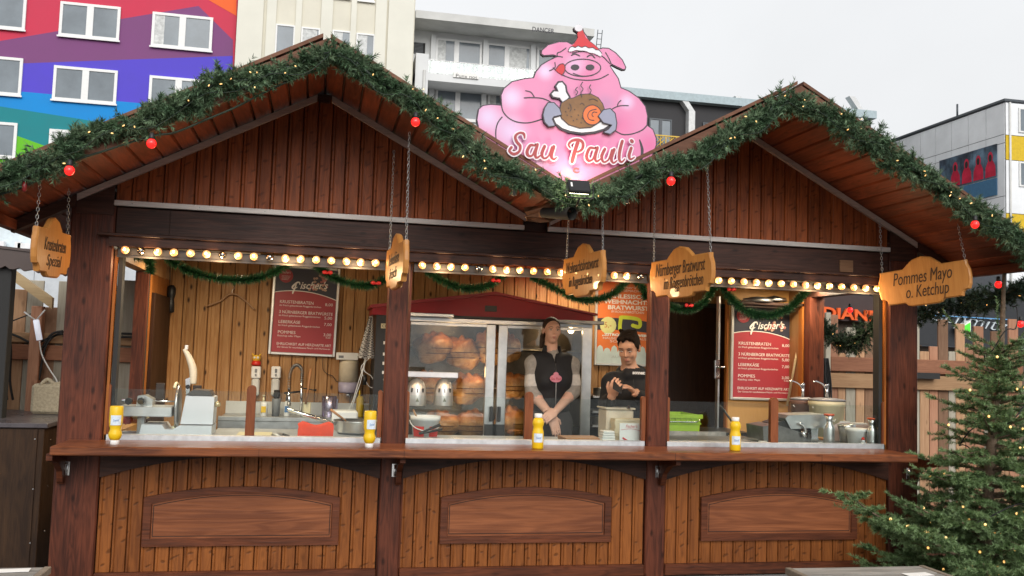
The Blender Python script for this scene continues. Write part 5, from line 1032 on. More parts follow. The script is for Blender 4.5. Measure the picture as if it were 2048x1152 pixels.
MB().lathe([(.036, 0), (.04, .012), (.034, .035), (.02, .04)], 12, M=tr(q[0], BY-.02, q[2])).build('base', RED, t); MB().ell((q[0], BY-.02, q[2]+.058), (.036, .03, .032), 12, 8).tube([(q[0]-.024, BY-.02, q[2]+.08), (q[0]-.036, BY-.02, q[2]+.10)], [.011, .003], 6).tube([(q[0]+.024, BY-.02, q[2]+.08), (q[0]+.036, BY-.02, q[2]+.10)], [.011, .003], 6).build('head', plain('toy_yellow', (.70, .42, .04), .4), t)
for e in (-1, 1): MB().ell((q[0]+e*.014, BY-.048, q[2]+.066), (.010, .006, .010), 8, 6).build('eye', WHITE, t)
def bottle(name, label, px, py0, py1, Y, r, mat, capm, group=None, lab=None):
    t = thing(name, label, 'bottle', group=group); vcyl('body', px, py0+(py1-py0)*.28, py1, Y, r, mat, t, prof=((.92, 0), (1, .04), (1, .8), (.8, .93), (.4, 1))); vcyl('pump', px, py0, py0+(py1-py0)*.29, Y, r*.3, capm, t, prof=((1, 0), (1, .5), (.5, .52), (.5, .85), (1.4, .87), (1.2, 1)))
    if lab: q = at(px, py0+(py1-py0)*.75, Y); MB().box(q[0]-r*.62, q[0]+r*.62, Y-r-.003, Y-r*.72, q[2], q[2]+.05).build('label', lab, t)
bottle('soap_bottle', 'white pump bottle with yellow label beside the sink', 527, 790, 836, 1.95, .030, WHITE, CREAM, lab=YELLOW); bottle('soap_bottle', 'white spray bottle with blue label behind the tap', 573, 788, 836, 2.0, .026, WHITE, BLACK, lab=plain('blue_label', (.08, .2, .42), .5))
t = thing('brush_cup', 'dark cup with brush standing below the right soap dispenser', 'cup'); vcyl('cup', 551, 797, 836, 2.0, .036, GREYP, t, prof=((.8, 0), (1, .95), (.9, 1))); vcyl('brush', 553, 780, 800, 2.0, .028, BLACKM, t, prof=((.6, 0), (1, .5), (.8, 1)))
t = thing('spatula', 'long wooden handled spatula leaning on the rear wall by the tap', 'spatula'); MB().tube([P_(611, 808), P_(616, 780), P_(622, 737)], [.009, .010, .012], 6).build('handle', plain('handle_wood', (.36, .17, .07), .5), t); a, b = at(604, 838, TY+.02), at(622, 805, TY+.02); MB().box(a[0], b[0], TY+.015, TY+.025, a[2], b[2], ch=.004).build('blade', CREAM, t)
t = thing('paper_towel_dispenser', 'cream and lilac paper towel dispenser on the rear wall', 'dispenser'); LIL = plain('lilac_plastic', (.36, .33, .42), .35)
vcyl('cover', 697, 720, 764, BY-.09, .082, CREAM if False else plain('dispenser_cream', (.62, .54, .40), .4), t, 18, ((1, 0), (1, .9), (.93, .98), (.7, 1))); vcyl('lower_cover', 696, 764, 786, BY-.09, .083, LIL, t, 18, ((.85, 0), (.97, .12), (1, .3), (1, .99))); vcyl('outlet', 696, 786, 792, BY-.09, .02, CHROME, t)
t = thing('small_box', 'white cardboard box lying on the paper towel dispenser', 'box'); a, b = at(672, 719, BY-.1), at(716, 706, BY-.1); MB().box(a[0], b[0], BY-.17, BY-.02, a[2], b[2], ch=.003).build('carton', PAPER, t); MB().box(a[0]+.02, a[0]+.06, BY-.172, BY-.1701, a[2]+.015, a[2]+.035).build('print', GREYP, t)
t = thing('checked_towel', 'black and white checked towel hanging beside the oven', 'towel'); mt, tt, bt_ = new_mat('checked_cloth'); ck = nd(tt, 'ShaderNodeTexChecker', i_Scale=95.0); ck.inputs['Color1'].default_value = (.55, .52, .48, 1); ck.inputs['Color2'].default_value = (.02, .02, .02, 1); tcc = nd(tt, 'ShaderNodeTexCoord'); tt.links.new(tcc.outputs['Object'], ck.inputs['Vector']); tt.links.new(ck.outputs[0], bt_.inputs['Base Color']); bt_.inputs['Roughness'].default_value = .9
m = MB(); v = []; TWY = 1.55
for i in range(13):
    u = i/12; c = at(742-10*u, 632+86*u, TWY); wd = .015+.052*u
    for j in range(9):
        s = j/8-.5; v.append((c[0]+s*2*wd, TWY+.02*math.sin(j*1.6+u*2)*(.4+u), c[2]+(.02*abs(s) if i == 12 else 0)))
m.add(v, [(i*9+j, i*9+j+1, (i+1)*9+j+1, (i+1)*9+j) for i in range(12) for j in range(8)], 0, True); m.build('cloth', mt, t)
t = thing('white_cables', 'tangle of white cables hanging beside the oven control column', 'cable'); m = MB()
for pts in ([(733, 716), (728, 740), (742, 752), (748, 764)], [(740, 716), (722, 736), (736, 770), (747, 776)], [(730, 716), (722, 760), (712, 790), (704, 815)], [(728, 730), (715, 770), (706, 800), (694, 826)]): m.tube(smooth_path([tuple(at(p, q_, 1.7)) for p, q_ in pts], 5), .0035, 5)
m.build('cable', PAPER, t); vcyl('plug', 729, 750, 770, 1.69, .014, BLACK, t)
t = thing('wall_cable', 'thin black cable zigzagging down the pine wall under the menu board', 'cable'); MB().tube(smooth_path([tuple(at(p, q_, BY)) for p, q_ in ((646, 714), (646, 738), (655, 748), (665, 752), (672, 762), (677, 764))], 5), .003, 5).build('cable', BLACK, t)
t = thing('jug', 'translucent lilac plastic jug on the sink', 'jug'); vcyl('body', 657, 792, 838, 1.95, .062, glass_mat('lilac_jug', (.8, .75, .85), .2, .3, (.62, .55, .68)), t, 16, ((.85, 0), (.9, .03), (1, .97), (.9, 1))); q = at(672, 815, 1.95); MB().box(q[0], q[0]+.014, 1.94, 1.96, q[2]-.06, q[2]+.07, ch=.004).build('handle', LIL, t)
t = thing('squeeze_bottle', 'yellow squeeze bottle standing at the right end of the sink', 'bottle'); vcyl('body', 719, 792, 834, 1.95, .032, plain('dull_yellow', (.52, .33, .02), .4), t, 14, ((.95, 0), (1, .05), (1, .85), (.6, 1))); vcyl('nozzle', 719, 780, 792, 1.95, .010, YELLOW, t, 8, ((1, 0), (.3, 1)))
# ---- left worktop
WZ = 1.277
MB().box(at(436, 850, .9)[0], at(768, 850, .9)[0]-.02, .602, .93, WZ-.05, WZ-.004).build('worktop', bpy.data.materials['worktop_steel'], stall)
sl = thing('meat_slicer', 'white and grey meat slicer with round blade and raised guard on the left worktop', 'slicer'); SWH = plain('slicer_enamel', (.66, .68, .72), .3, 0, .04, coat=.3); SYY = .42
S = lambda p, q_, Y=SYY: at(p, q_, Y); sx = lambda p, Y=SYY: at(p, 830, Y)[0]; sz = lambda q_, Y=SYY, p=330: at(p, q_, Y)[2]
MB().prism([(sx(286), WZ), (sx(428), WZ), (sx(428), sz(848)), (sx(364), sz(848)), (sx(352), sz(856)), (sx(336), sz(856)), (sx(330), sz(847)), (sx(290), sz(847))], SYY-.10, SYY+.16).build('base', SWH, sl)
MB().prism([(sx(364), sz(846)), (sx(428), sz(846)), (sx(429), sz(792)), (sx(423), sz(790)), (sx(372), sz(790))], SYY-.06, SYY+.14).build('motor_housing', SWH, sl)
MB().prism([(sx(370), sz(789)), (sx(424), sz(789)), (sx(418), sz(779)), (sx(386), sz(777))], SYY-.05, SYY+.13).build('housing_lid', plain('slicer_lid', (.07, .065, .06), .35), sl)
MB().lathe([(.016, 0), (.018, .02), (.012, .035)], 12, M=tr(sx(429), SYY-.02, sz(806)) @ rot('Y', 90)).build('knob', plain('knob_brass', (.6, .5, .3), .3, .8), sl)
c = S(356, 812); MB().lathe([(.02, -.012), (.125, -.010), (.135, 0), (.125, .006), (.02, .008)], 32, M=tr(c[0], SYY+.02, c[2]) @ rot('Y', 90) @ Matrix.Diagonal((1, .9, 1, 1))).build('blade', STEEL, sl)
MB().tube([(c[0]-.02, SYY+.02+.125*math.cos(a_), c[2]+.145*math.sin(a_)) for a_ in np.linspace(-1.9, 2.2, 20)], .010, 6).build('blade_guard_ring', CREAM, sl)
gd = smooth_path([tuple(S(p, q_, SYY-.02)) for p, q_ in ((386, 768), (386, 740), (378, 715), (368, 698))], 6); MB().tube(gd, [.010+.014*math.sin(math.pi*min(1, .25+i/len(gd)*.8)) for i in range(len(gd))], 8).build('raised_guard', plain('guard_cream', (.70, .62, .46), .35), sl)
MB().box(sx(363)-.0, sx(369), SYY-.03, SYY-.0, sz(699, p=366), sz(690, p=366), ch=.003).build('guard_tip', WHITE, sl); MB().prism([(sx(368), sz(757)), (sx(379), sz(752)), (sx(377), sz(790)), (sx(371), sz(790))], SYY-.03, SYY-.005).build('guard_bracket', CHROME, sl); MB().lathe([(.014, 0), (.014, .012)], 12, M=tr(sx(374), SYY-.031, sz(772)) @ rot('X', 90)).build('hinge', BLACK, sl)
MB().box(sx(240), sx(347), SYY-.09, SYY+.12, sz(832), sz(812), ch=.005).build('carriage', plain('carriage_alu', (.60, .61, .62), .35, .5), sl); MB().tube([tuple(S(298, 801)), tuple(S(350, 803))], .005, 6).tube([tuple(S(244, 801)), tuple(S(262, 801))], .010, 6).build('rod', CHROME, sl)
MB().prism([(sx(274), sz(812)), (sx(306), sz(812)), (sx(306), sz(798)), (sx(290), sz(790)), (sx(276), sz(792))], SYY-.05, SYY+.06).build('meat_clamp', STEEL, sl)
for px, py in ((262, 802), (286, 801)): MB().lathe([(.022, 0), (.022, .03)], 8, M=tr(sx(px), SYY-.08, sz(py)) @ rot('X', 90)).build('star_knob', BLACK, sl)
MB().box(sx(277), sx(291), SYY-.03, SYY+.03, WZ, sz(833)).build('foot', STEELD, sl)
a, b = at(310, 802, .75), at(330, 766, .75); MB().box(a[0], b[0], .75, .76, a[2], b[2], ch=.004).build('back_plate', plain('smoked_plate', (.05, .04, .035), .2), sl); MB().box(at(384, 800, .75)[0], at(404, 766, .75)[0], .75, .76, a[2], b[2]-.01, ch=.004).build('back_plate', bpy.data.materials['smoked_plate'], sl)
t = thing('red_rag', 'small crumpled red rag beside the left mustard bottle', 'cloth'); q = at(255, 840, .5); MB().ell(tuple(q), (.035, .03, .026), 12, 8, disp=lambda d: .25*math.sin(d[0]*9)*math.sin(d[2]*8)).build('cloth', RED, t)
t = thing('bread_slices', 'pale bread pieces lying behind the slicer carriage', 'bread'); q = at(266, 836, .55); MB().box(q[0], q[0]+.09, .53, .60, q[2]-.004, q[2]+.012, M=None, ch=.004).build('slice', CREAM, t)
t = thing('cutting_board', 'cream plastic cutting board on the left worktop', 'cutting board'); a, b = at(470, 868, .2), at(541, 868, .2); MB().box(a[0], b[0], .2, .5, WZ, WZ+.012, ch=.003).build('board', CREAM, t)
for px, lab in ((552, 'small knife with white handle on the left worktop'), (572, 'small knife with dark handle on the left worktop')):
    t = thing('knife', lab, 'knife'); q = at(px, 866, .3); MB().tube([(q[0]-.02, .40, WZ+.008), (q[0]+.02, .28, WZ+.008)], .007, 6).build('handle', WHITE if px == 552 else BLACK, t); MB().box(-.008, .008, 0, .12, 0, .002, M=tr(q[0]-.022, .405, WZ+.007) @ rot('Z', 18)).build('blade', STEEL, t)
t = thing('red_cloth', 'bright red folded cloth lying on the left worktop before the pan', 'cloth'); a, b = at(595, 872, .30), at(666, 872, .30); v = []; zc_ = at(630, 846, .34)[2]
for i in range(9):
    for j in range(7):
        u, s = i/8, j/6; v.append((a[0]+(b[0]-a[0])*u+.004*math.sin(j*2), .30+.12*s+.006*math.sin(i*1.3), WZ+.004+(.085+.012*math.sin(i*.9+1))*math.sin(math.pi*min(1, s*1.1+.02))**.6*(1 if 0 < i < 8 else .85)))
m = MB().add(v, [(i*7+j, (i+1)*7+j, (i+1)*7+j+1, i*7+j+1) for i in range(8) for j in range(6)], 0, True); m.add([v[i*7] for i in range(9)]+[(x, y-.004, WZ) for x, y, z in [v[i*7] for i in range(9)]], [(i+1, i, 9+i, 9+i+1) for i in range(8)]); m.build('cloth', plain('red_cloth', (.66, .055, .02), .8, 0, .1, 14, bump=.3, bscale=150), t)
pn = thing('frying_pan', 'large steel pan with long handle resting on the left worktop', 'pan'); q = at(716, 862, .55); rr = (at(766, 850, .55)[0]-at(667, 850, .55)[0])/2; MB().lathe([(rr*.80, 0), (rr*.93, .02), (rr, .085), (rr*1.02, .09), (rr*.97, .088), (rr*.9, .03), (rr*.78, .012)], 28, M=tr(q[0], .62, WZ)).build('bowl', STEEL, pn)
MB().tube([tuple(at(672, 848, .55)), tuple(at(625, 834, .5)), tuple(at(575, 819, .45))], [.011, .015, .010], 8).build('handle', CHROME, pn)
t = thing('wooden_spoon', 'wooden spoon sticking out of the steel pan', 'spoon'); MB().tube([tuple(at(661, 819, .6)), tuple(at(692, 842, .62))], [.009, .007], 6).build('handle', plain('spoon_wood', (.42, .20, .08), .5), t)
t = thing('white_tray', 'white plastic tray standing behind the pan', 'tray'); a, b = at(664, 838, 1.0), at(716, 823, 1.0); MB().box(a[0], b[0], 1.0, 1.2, a[2]-.06, b[2], ch=.01).build('tub', WHITE, t)
# ---- mustard bottles on the counter
def mustard(px, pyb, label, inverted):
    Y = -.10; q = at_z(px, pyb, CZ); t = thing('mustard_bottle', label, 'bottle', (q[0], q[1], CZ), R.uniform(-.3, .3), 'yellow mustard bottles on the counter')
    pr = [(.033, 0), (.036, .006), (.0365, .05), (.0365, .09), (.035, .105), (.030, .122), (.030, .135), (.0355, .150), (.0355, .165), (.030, .180), (.022, .190)]; M = tr(0, 0, .215) @ rot('X', 180) if inverted else Matrix()
    MB().lathe(pr, 20, M=M).build('body', YELLOW, t); MB().lathe([(.0235, .190), (.0245, .193), (.0245, .213), (.022, .215)], 18, M=M).build('cap', WHITE, t)
    z0 = .215-.105 if inverted else .040; v = [(.0373*math.sin(a_), -.0373*math.cos(a_), z) for z in (z0, z0+.055) for a_ in np.linspace(-.85, .75, 9)]; MB().add(v, [(i, i+1, i+10, i+9) for i in range(8)], 0, True).build('label', LABELP, t)
    text('print', 'Senf', .018, plain('label_print', (.12, .25, .5), .5) if 'label_print' not in bpy.data.materials else bpy.data.materials['label_print'], tr(-.016, -.0385, z0+.022) @ FRONT, t, extrude=.0002)
mustard(229, 889, 'yellow mustard bottle standing cap down before the meat slicer', True); mustard(738, 895, 'yellow mustard bottle standing cap down before the steel pan', True)
mustard(1075, 897, 'yellow mustard bottle with cap up in front of the woman', False); mustard(1470, 901, 'yellow mustard bottle with cap up at the right hatch', False)
# ---- oven with roasting hams
OY = 1.56
ov = thing('roasting_oven', 'large steel roasting oven with glass doors and red gabled hood full of hams', 'oven')
ox = lambda p, Y=OY: at(p, 700, Y)[0]; oz = lambda q_, p=990, Y=OY: at(p, q_, Y)[2]
X0, X1 = ox(812), ox(1184); Z0, Z1 = 1.02, oz(640, 990); XM = ox(992)
OVI = plain('oven_inside', (.16, .145, .125), .38, .75, .3, 6); OVD = plain('oven_dark', (.018, .017, .017), .4)
MB().box(X0, X1, OY+.52, OY+.55, Z0, Z1).box(X0, X0+.02, OY+.03, OY+.519, Z0, Z1).box(X1-.02, X1, OY+.03, OY+.519, Z0, Z1).box(X0+.0201, X1-.0201, OY+.03, OY+.519, Z1-.02, Z1).box(X0+.0201, X1-.0201, OY+.03, OY+.519, Z0, Z0+.02).build('cabinet', OVI, ov)
MB().box(X0, X1, OY+.0, OY+.029, Z1-.035, Z1, ch=.003).box(X0, X1, OY, OY+.029, Z0, Z0+.05, ch=.003).box(X1-.085, X1, OY, OY+.029, Z0+.0501, Z1-.0351, ch=.003).box(X0, X0+.025, OY, OY+.029, Z0+.0501, Z1-.0351, ch=.003).build('front_frame', STEEL, ov)
for a, b in ((X0+.03, XM-.012), (XM+.012, X1-.09)):
    left = a < X0+.1; d = MB().box(a if not left else b-.075, a+.075 if not left else b, OY-.032, OY-.002, Z0+.055, Z1-.04, ch=.004).box(a+.0751 if not left else a, b if not left else b-.0751, OY-.03, OY-.004, Z1-.062, Z1-.041).build('oven_door', STEEL, ov)
    MB().box(a, b, OY-.016, OY-.010, Z0+.06, Z1-.06).build('glass', glass_mat('oven_glass', mixf=.05, tint=(.90, .88, .85)) if left else bpy.data.materials['oven_glass'], d)
    hx_ = b-.02 if left else a+.02; MB().box(hx_-.012, hx_+.012, OY-.07, OY-.033, oz(842), oz(812), ch=.004).build('handle', BLACK, d); MB().box(hx_-.05, hx_+.05, OY-.04, OY-.0325, Z0+.06, oz(848), ch=.002).build('kick_plate', OVD, d)
hz0 = oz(634); pk = ox(985)
hood = [(ox(742), hz0-.02), (ox(742), oz(614, 742)), (pk, oz(589)), (ox(1184), oz(630, 1184)), (ox(1184), hz0-.02)]
MB().prism(hood, OY-.02, OY+.5).build('hood', REDHOOD, ov); MB().prism([(ox(742)-.02, oz(610, 742)), (pk, oz(584)), (ox(1190), oz(628, 1190)), (ox(1190), oz(632, 1190)), (pk, oz(590)), (ox(742)-.02, oz(616, 742))], OY-.06, OY+.5).build('hood_edge', plain('hood_edge_red', (.32, .014, .025), .35), ov)
MB().box(ox(966), ox(990), OY-.024, OY-.0201, oz(624), oz(612), ch=.002).build('hood_badge', OVD, ov); MB().box(X0, X1+.04, OY-.035, OY-.001, Z1+.002, Z1+.022, ch=.002).build('front_lip', OVD, ov); MB().box(X0-.005, ox(900), OY-.16, OY-.037, Z1+.0, Z1+.028, ch=.004).build('grease_tray', STEEL, ov); MB().box(ox(1088), X1+.05, OY-.16, OY-.037, Z1-.01, Z1+.018, ch=.004).build('grease_tray', STEELD, ov)
cc_ = MB().box(ox(750), X0-.006, OY-.01, OY+.5, Z0, hz0-.021).build('control_column', OVD, ov)
for q_ in (690, 712, 730, 748): MB().box(ox(766), ox(776), OY-.014, OY-.0105, oz(q_+6), oz(q_), ch=.001).build('button', PAPER, cc_)
for q_ in (765, 790): MB().lathe([(.022, 0), (.02, .02)], 14, M=tr(ox(774), OY-.0105, oz(q_)) @ rot('X', 90)).build('dial', PAPER, cc_)
q = (ox(761), OY-.0125, oz(663)); pl_ = MB().box(q[0]-.005, q[0]+.055, OY-.0125, OY-.0105, q[2]-.008, q[2]+.03).build('plate', CREAM, cc_); text('print', 'CE', .032, BLACKM, tr(q[0]+.003, OY-.0135, q[2]) @ FRONT, pl_, extrude=.0003)
HAM, tH, bH = new_mat('roast_ham'); tcH = nd(tH, 'ShaderNodeTexCoord'); nH = nd(tH, 'ShaderNodeTexNoise', i_Scale=11.0, i_Detail=8.0, i_Roughness=.7, i_Distortion=1.4); tH.links.new(tcH.outputs['Object'], nH.inputs['Vector'])
rH = nd(tH, 'ShaderNodeValToRGB'); rH.color_ramp.elements[0].position = .3; rH.color_ramp.elements[0].color = (.27, .10, .045, 1); rH.color_ramp.elements[1].position = .72; rH.color_ramp.elements[1].color = (.66, .46, .25, 1); e_ = rH.color_ramp.elements.new(.46); e_.color = (.50, .295, .125, 1); tH.links.new(nH.outputs['Fac'], rH.inputs[0])
sH = nd(tH, 'ShaderNodeSeparateXYZ'); tH.links.new(tcH.outputs['Object'], sH.inputs[0]); mH = nd(tH, 'ShaderNodeMapRange'); mH.inputs[1].default_value = .01; mH.inputs[2].default_value = .075; tH.links.new(sH.outputs[2], mH.inputs[0])
xH = nd(tH, 'ShaderNodeMix', data_type='RGBA', blend_type='MULTIPLY'); xH.inputs[7].default_value = (.95, .62, .47, 1); tH.links.new(rH.outputs[0], xH.inputs[6]); tH.links.new(mH.outputs[0], xH.inputs[0]); tH.links.new(xH.outputs[2], bH.inputs['Base Color']); bH.inputs['Roughness'].default_value = .32; bH.inputs['Coat Weight'].default_value = .12
nb_ = nd(tH, 'ShaderNodeTexNoise', i_Scale=42.0, i_Detail=3.0); tH.links.new(tcH.outputs['Object'], nb_.inputs['Vector']); bpH = nd(tH, 'ShaderNodeBump', i_Strength=.4, i_Distance=.01); tH.links.new(nb_.outputs['Fac'], bpH.inputs['Height']); tH.links.new(bpH.outputs[0], bH.inputs['Normal'])
def ham(px, py, rx, rz, Y, label, seed):
    q = at(px, py, Y); rg = np.random.default_rng(seed); k = rg.normal(size=(7, 3))*3.2; ph = rg.random(7)*6; kk = (Y-CAM[1])/FPX*1.10
    def dsp(d):
        s = sum(math.sin(k[i].dot(d)+ph[i]) for i in range(7))*.034+sum(math.sin(k[i].dot(d)*2.7+ph[i]*2) for i in range(7))*.017+.03*math.sin(d[2]*14+ph[2]+3*d[0])*max(0, 1-abs(d[2]-.2)*1.5)
        top = max(0, d[2]-.45); s += top*(.42*math.sin(d[0]*7+ph[0])*math.sin(d[1]*6+ph[1])-.22)       # ragged shank end
        if d[2] < -.6: s -= (abs(d[2])-.6)*.12
        return s
    t = thing('roast_ham', label, 'ham', tuple(q), group='hams roasting in the oven'); MB().ell((0, 0, 0), (rx*kk*(.95+.12*rg.random()), rx*kk*.8, rz*kk*(.92+.12*rg.random())), 34, 24, 0, disp=dsp, M=rot('Y', rg.uniform(-22, 22))).build('meat', HAM, t)
    s_ = MB()
    for z in (.0, -.30): s_.tube([(rx*kk*1.02*math.sin(w_)*math.sqrt(1-z*z), -rx*kk*.86*math.cos(w_)*math.sqrt(1-z*z), rz*kk*z) for w_ in np.linspace(-1.5, 1.5, 12)], .0035, 4)
    s_.build('string', plain('string', (.10, .04, .02), .6) if 'string' not in bpy.data.materials else bpy.data.materials['string'], t)
for i, (px, py, rx, rz, lab) in enumerate(((868, 696, 34, 32, 'crackled ham, left end of the top row in the oven'), (927, 705, 33, 32, 'ham second from left in the top row in the oven'), (984, 696, 30, 33, 'ham partly behind the oven door bars in the top row'), (1012, 696, 26, 30, 'ham right of the door bars in the top row'),
    (858, 775, 33, 28, 'ham in the middle row behind the heat lamps'), (938, 776, 34, 30, 'large ham in the middle row right of the heat lamps'), (1025, 772, 28, 26, 'red ham in the middle row beside the woman'), (880, 850, 34, 30, 'ham in the bottom row behind the bucket'), (945, 850, 33, 30, 'ham in the bottom row left of the door bars'), (1020, 846, 30, 30, 'ham with bone in the bottom row behind the bottle'))): ham(px, py, rx, rz, OY+.26, lab, 20+i)
for q_ in (698, 776, 850):
    zz = oz(q_, 990, OY+.26); MB().tube([(X0+.02, OY+.26, zz), (X1-.02, OY+.26, zz)], .008, 6).build('spit', STEEL, ov)
    MB().box(X0+.03, X1-.1, OY+.47, OY+.51, zz-.005, zz+.02).build('perforated_bar', STEELD, ov)
t = thing('bacon_scraps', 'heap of dark roasted scraps at the bottom right of the oven', 'food'); m = MB()
for k in range(9): q = at(1005+R.random()*38, 868-R.random()*6, OY+.08); m.ell(tuple(q), (.02+.012*R.random(), .02, .012+.006*R.random()), 8, 6, disp=lambda d: .2*math.sin(d[0]*7))
m.build('scraps', HAM, t); t['kind'] = 'thing'
for (x, z, en) in ((ox(1150), oz(654), .8), (ox(905), oz(660), 1.0), (XM-.12, oz(745), .8), (XM-.3, oz(815), .65), (XM+.15, oz(815), .55)):  # first sits by the bulb; the rest are added fill with no lamp
    lp = bpy.data.lights.new('oven_bulb_and_fill', 'POINT'); lp.energy = en; lp.color = (1, .66, .32); lp.shadow_soft_size = .05; lo = bpy.data.objects.new('oven_bulb_and_fill', lp); C.objects.link(lo); lo.parent = ov; lo.location = (x, OY+.06, z)
MB().ell((ox(1150), OY+.14, oz(654)), (.026, .026, .026), 12, 8).build('oven_bulb', plain('oven_bulb_lit', (1, .9, .6), .3, emit=(1, .72, .38), es=14), ov)
# ---- heat lamps over the middle worktop
hl = thing('heat_lamp', 'pair of silver dome heat lamps on a bar over the middle worktop', 'lamp'); HY = .55; a, b = at(800, 752, HY), at(915, 752, HY)
MB().box(a[0], b[0], HY-.03, HY+.03, a[2]-.004, a[2]+.034, ch=.004).build('bar', plain('lamp_bar', (.62, .63, .66), .35, .3), hl); MB().box(a[0]-.02, a[0], HY-.02, HY+.02, 1.278, a[2]+.03, ch=.003).build('stand', STEEL, hl)
for px in (832, 886):
    c = at(px, 811, HY); s = MB().lathe([(.068, 0), (.069, .004), (.066, .09), (.060, .13), (.045, .165), (.02, .185), (.0, .188)], 24, M=tr(c[0], HY, c[2])).build('lamp_shade', plain('spun_aluminium', (.62, .60, .56), .38, .85, .1, 12) if px == 832 else bpy.data.materials['spun_aluminium'], hl)
    for an in (-.6, 0, .6): MB().box(-.003, .003, -.0725, -.062, .10, .128, M=tr(c[0], HY, c[2]-.008) @ rot('Z', math.degrees(an))).build('slot', BLACKM, s)
    q = (c[0], HY-.0725, c[2]+.03); MB().prism([(q[0]-.012, q[2]), (q[0]+.012, q[2]), (q[0], q[2]+.026)], q[1]-.0, q[1]+.003).build('warning_label', plain('warn_label', (.16, .17, .12), .5) if px == 832 else bpy.data.materials['warn_label'], s)
t = thing('bucket', 'white and red plastic bucket with handle on the middle worktop', 'bucket'); q = at(850, 863, .38); h_ = .145; rr = .098
MB().lathe([(rr*.82, 0), (rr*.95, h_*.78), (rr*1.02, h_*.80), (rr*1.04, h_), (rr*.98, h_), (rr*.9, h_*.7), (rr*.78, .01)], 24, M=tr(q[0], .38, WZ), mats=[0, 0, 0, 0, 0, 0]).build('tub', WHITE, t)
v = [(rr*(.835+.12*zz/(h_*.78))*1.012*math.sin(a_), -rr*(.835+.12*zz/(h_*.78))*1.012*math.cos(a_), zz) for zz in (.012, h_*.55) for a_ in np.linspace(-1.2, 1.2, 13)]; o = MB().add([(x+q[0], y+.38, z+WZ) for x, y, z in v], [(i, i+1, i+14, i+13) for i in range(12) if i not in (5, 6)], 0, True).build('label', RED, t)
MB().tube([(q[0]+rr*1.06*math.sin(a_), .38-rr*1.06*math.cos(a_), WZ+h_*.85-.07*math.cos(a_*.9)-.0) for a_ in np.linspace(-1.57, 1.2, 12)], .004, 5).build('handle', WHITE, t); MB().tube([(q[0]-.05, .38, WZ+h_-.03), (q[0]-.085, .38, WZ+h_+.04)], .006, 5).build('stirrer', plain('stirrer_wood', (.4, .22, .1), .6), t)
t = thing('serving_tray', 'shallow steel tray in front of the white and red bucket', 'tray'); a, b = at(806, 870, .15), at(884, 870, .15); MB().box(a[0], b[0], .12, .26, WZ, WZ+.012, ch=.004).box(a[0]-.006, b[0]+.006, .115, .265, WZ+.0125, WZ+.016).build('tray_body', STEEL, t)
t = thing('tongs', 'black grill tongs lying on the steel tray', 'tongs'); MB().tube([tuple(at(838, 866, .2)), tuple(at(862, 857, .24)), tuple(at(880, 850, .26))], [.005, .008, .011], 6).tube([tuple(at(838, 868, .18)), tuple(at(866, 862, .2)), tuple(at(884, 858, .22))], [.005, .008, .009], 6).build('arms', BLACK, t)
t = thing('wooden_board', 'long wooden cutting board at the front of the middle worktop', 'cutting board'); a, b = at(1132, 874, .2), at(1206, 870, .2); MB().box(a[0], b[0], .2, .42, WZ, WZ+.026, ch=.004).build('board', plain('board_wood', (.36, .17, .07), .5, 0, .2, 20), t)
t = thing('storage_tub', 'tall cream plastic tub behind the stacked paper cones', 'tub'); a, b = at(1212, 878, .42), at(1268, 820, .42); MB().box(a[0], b[0], .42, .62, WZ, b[2], ch=.012).box(a[0]-.01, b[0]+.01, .41, .63, b[2]+.0005, b[2]+.014, ch=.004).build('tub_body', plain('tub_cream', (.64, .58, .46), .45), t); q = at(1257, 820, .4); MB().box(q[0]-.01, q[0]+.014, .40, .44, q[2]+.006, q[2]+.03, ch=.002).build('clip', CHROME, t)
t = thing('napkin_stack', 'stack of pale yellow napkins beside the cream tub', 'napkins'); a, b = at(1226, 874, .33), at(1286, 838, .33)
for k in range(9): MB().box(a[0]+R.uniform(0, .008), b[0]+R.uniform(-.01, .004), .30+R.uniform(0, .006), .41, WZ+k*(b[2]-WZ)/9, WZ+(k+.93)*(b[2]-WZ)/9).build('napkin', plain('napkin_cream', (.70, .62, .44), .8) if k == 0 else bpy.data.materials['napkin_cream'], t)
t = thing('leaflet', 'white printed card standing before the napkins at the glass', 'card'); a, b = at(1239, 882, .12), at(1286, 847, .12); MB().box(a[0], b[0], .12, .128, WZ, b[2]).build('card', PAPER, t); text('print', "Fischer's", .03, plain('print_red', (.55, .05, .06), .5), tr(a[0]+.04, .118, b[2]-.03) @ FRONT, t, shear=.3, width=(b[0]-a[0])*.5, extrude=.0003); MB().tube(smooth_path([(a[0]+.008, .119, b[2]-.045), ((a[0]+b[0])/2, .119, b[2]-.037), (b[0]-.008, .119, b[2]-.052)], 4), .0012, 4).tube([(a[0]+.02, .119, WZ+.04), (a[0]+.055, .119, WZ+.02)], .006, 5).build('drawing', bpy.data.materials['print_red'], t)
t = thing('paper_cones', 'stack of small white paper trays at the glass left of the card', 'food trays'); a = at(1203, 880, .15); b = at(1232, 856, .15)
for k in range(5): MB().box(a[0]+.003*k, b[0]-.002*k, .15, .24, WZ+k*.0165, WZ+k*.0165+.0145, ch=.003).build('tray', PAPER, t)
t = thing('back_shelf', 'dark steel shelf unit with pots between the oven and the man', 'shelf'); SX0, SX1 = at(1186, 800, 1.75)[0], at(1300, 800, 1.75)[0]
for q_ in (792, 822, 850): zz = at(1210, q_, 1.75)[2]; MB().box(SX0, SX1, 1.75, 2.15, zz-.02, zz, ch=.003).build('shelf_board', STEELD, t)
MB().box(SX0, SX1, 2.16, 2.18, .5, at(1210, 792, 1.75)[2]-.02).build('shelf_back', OVD, t)
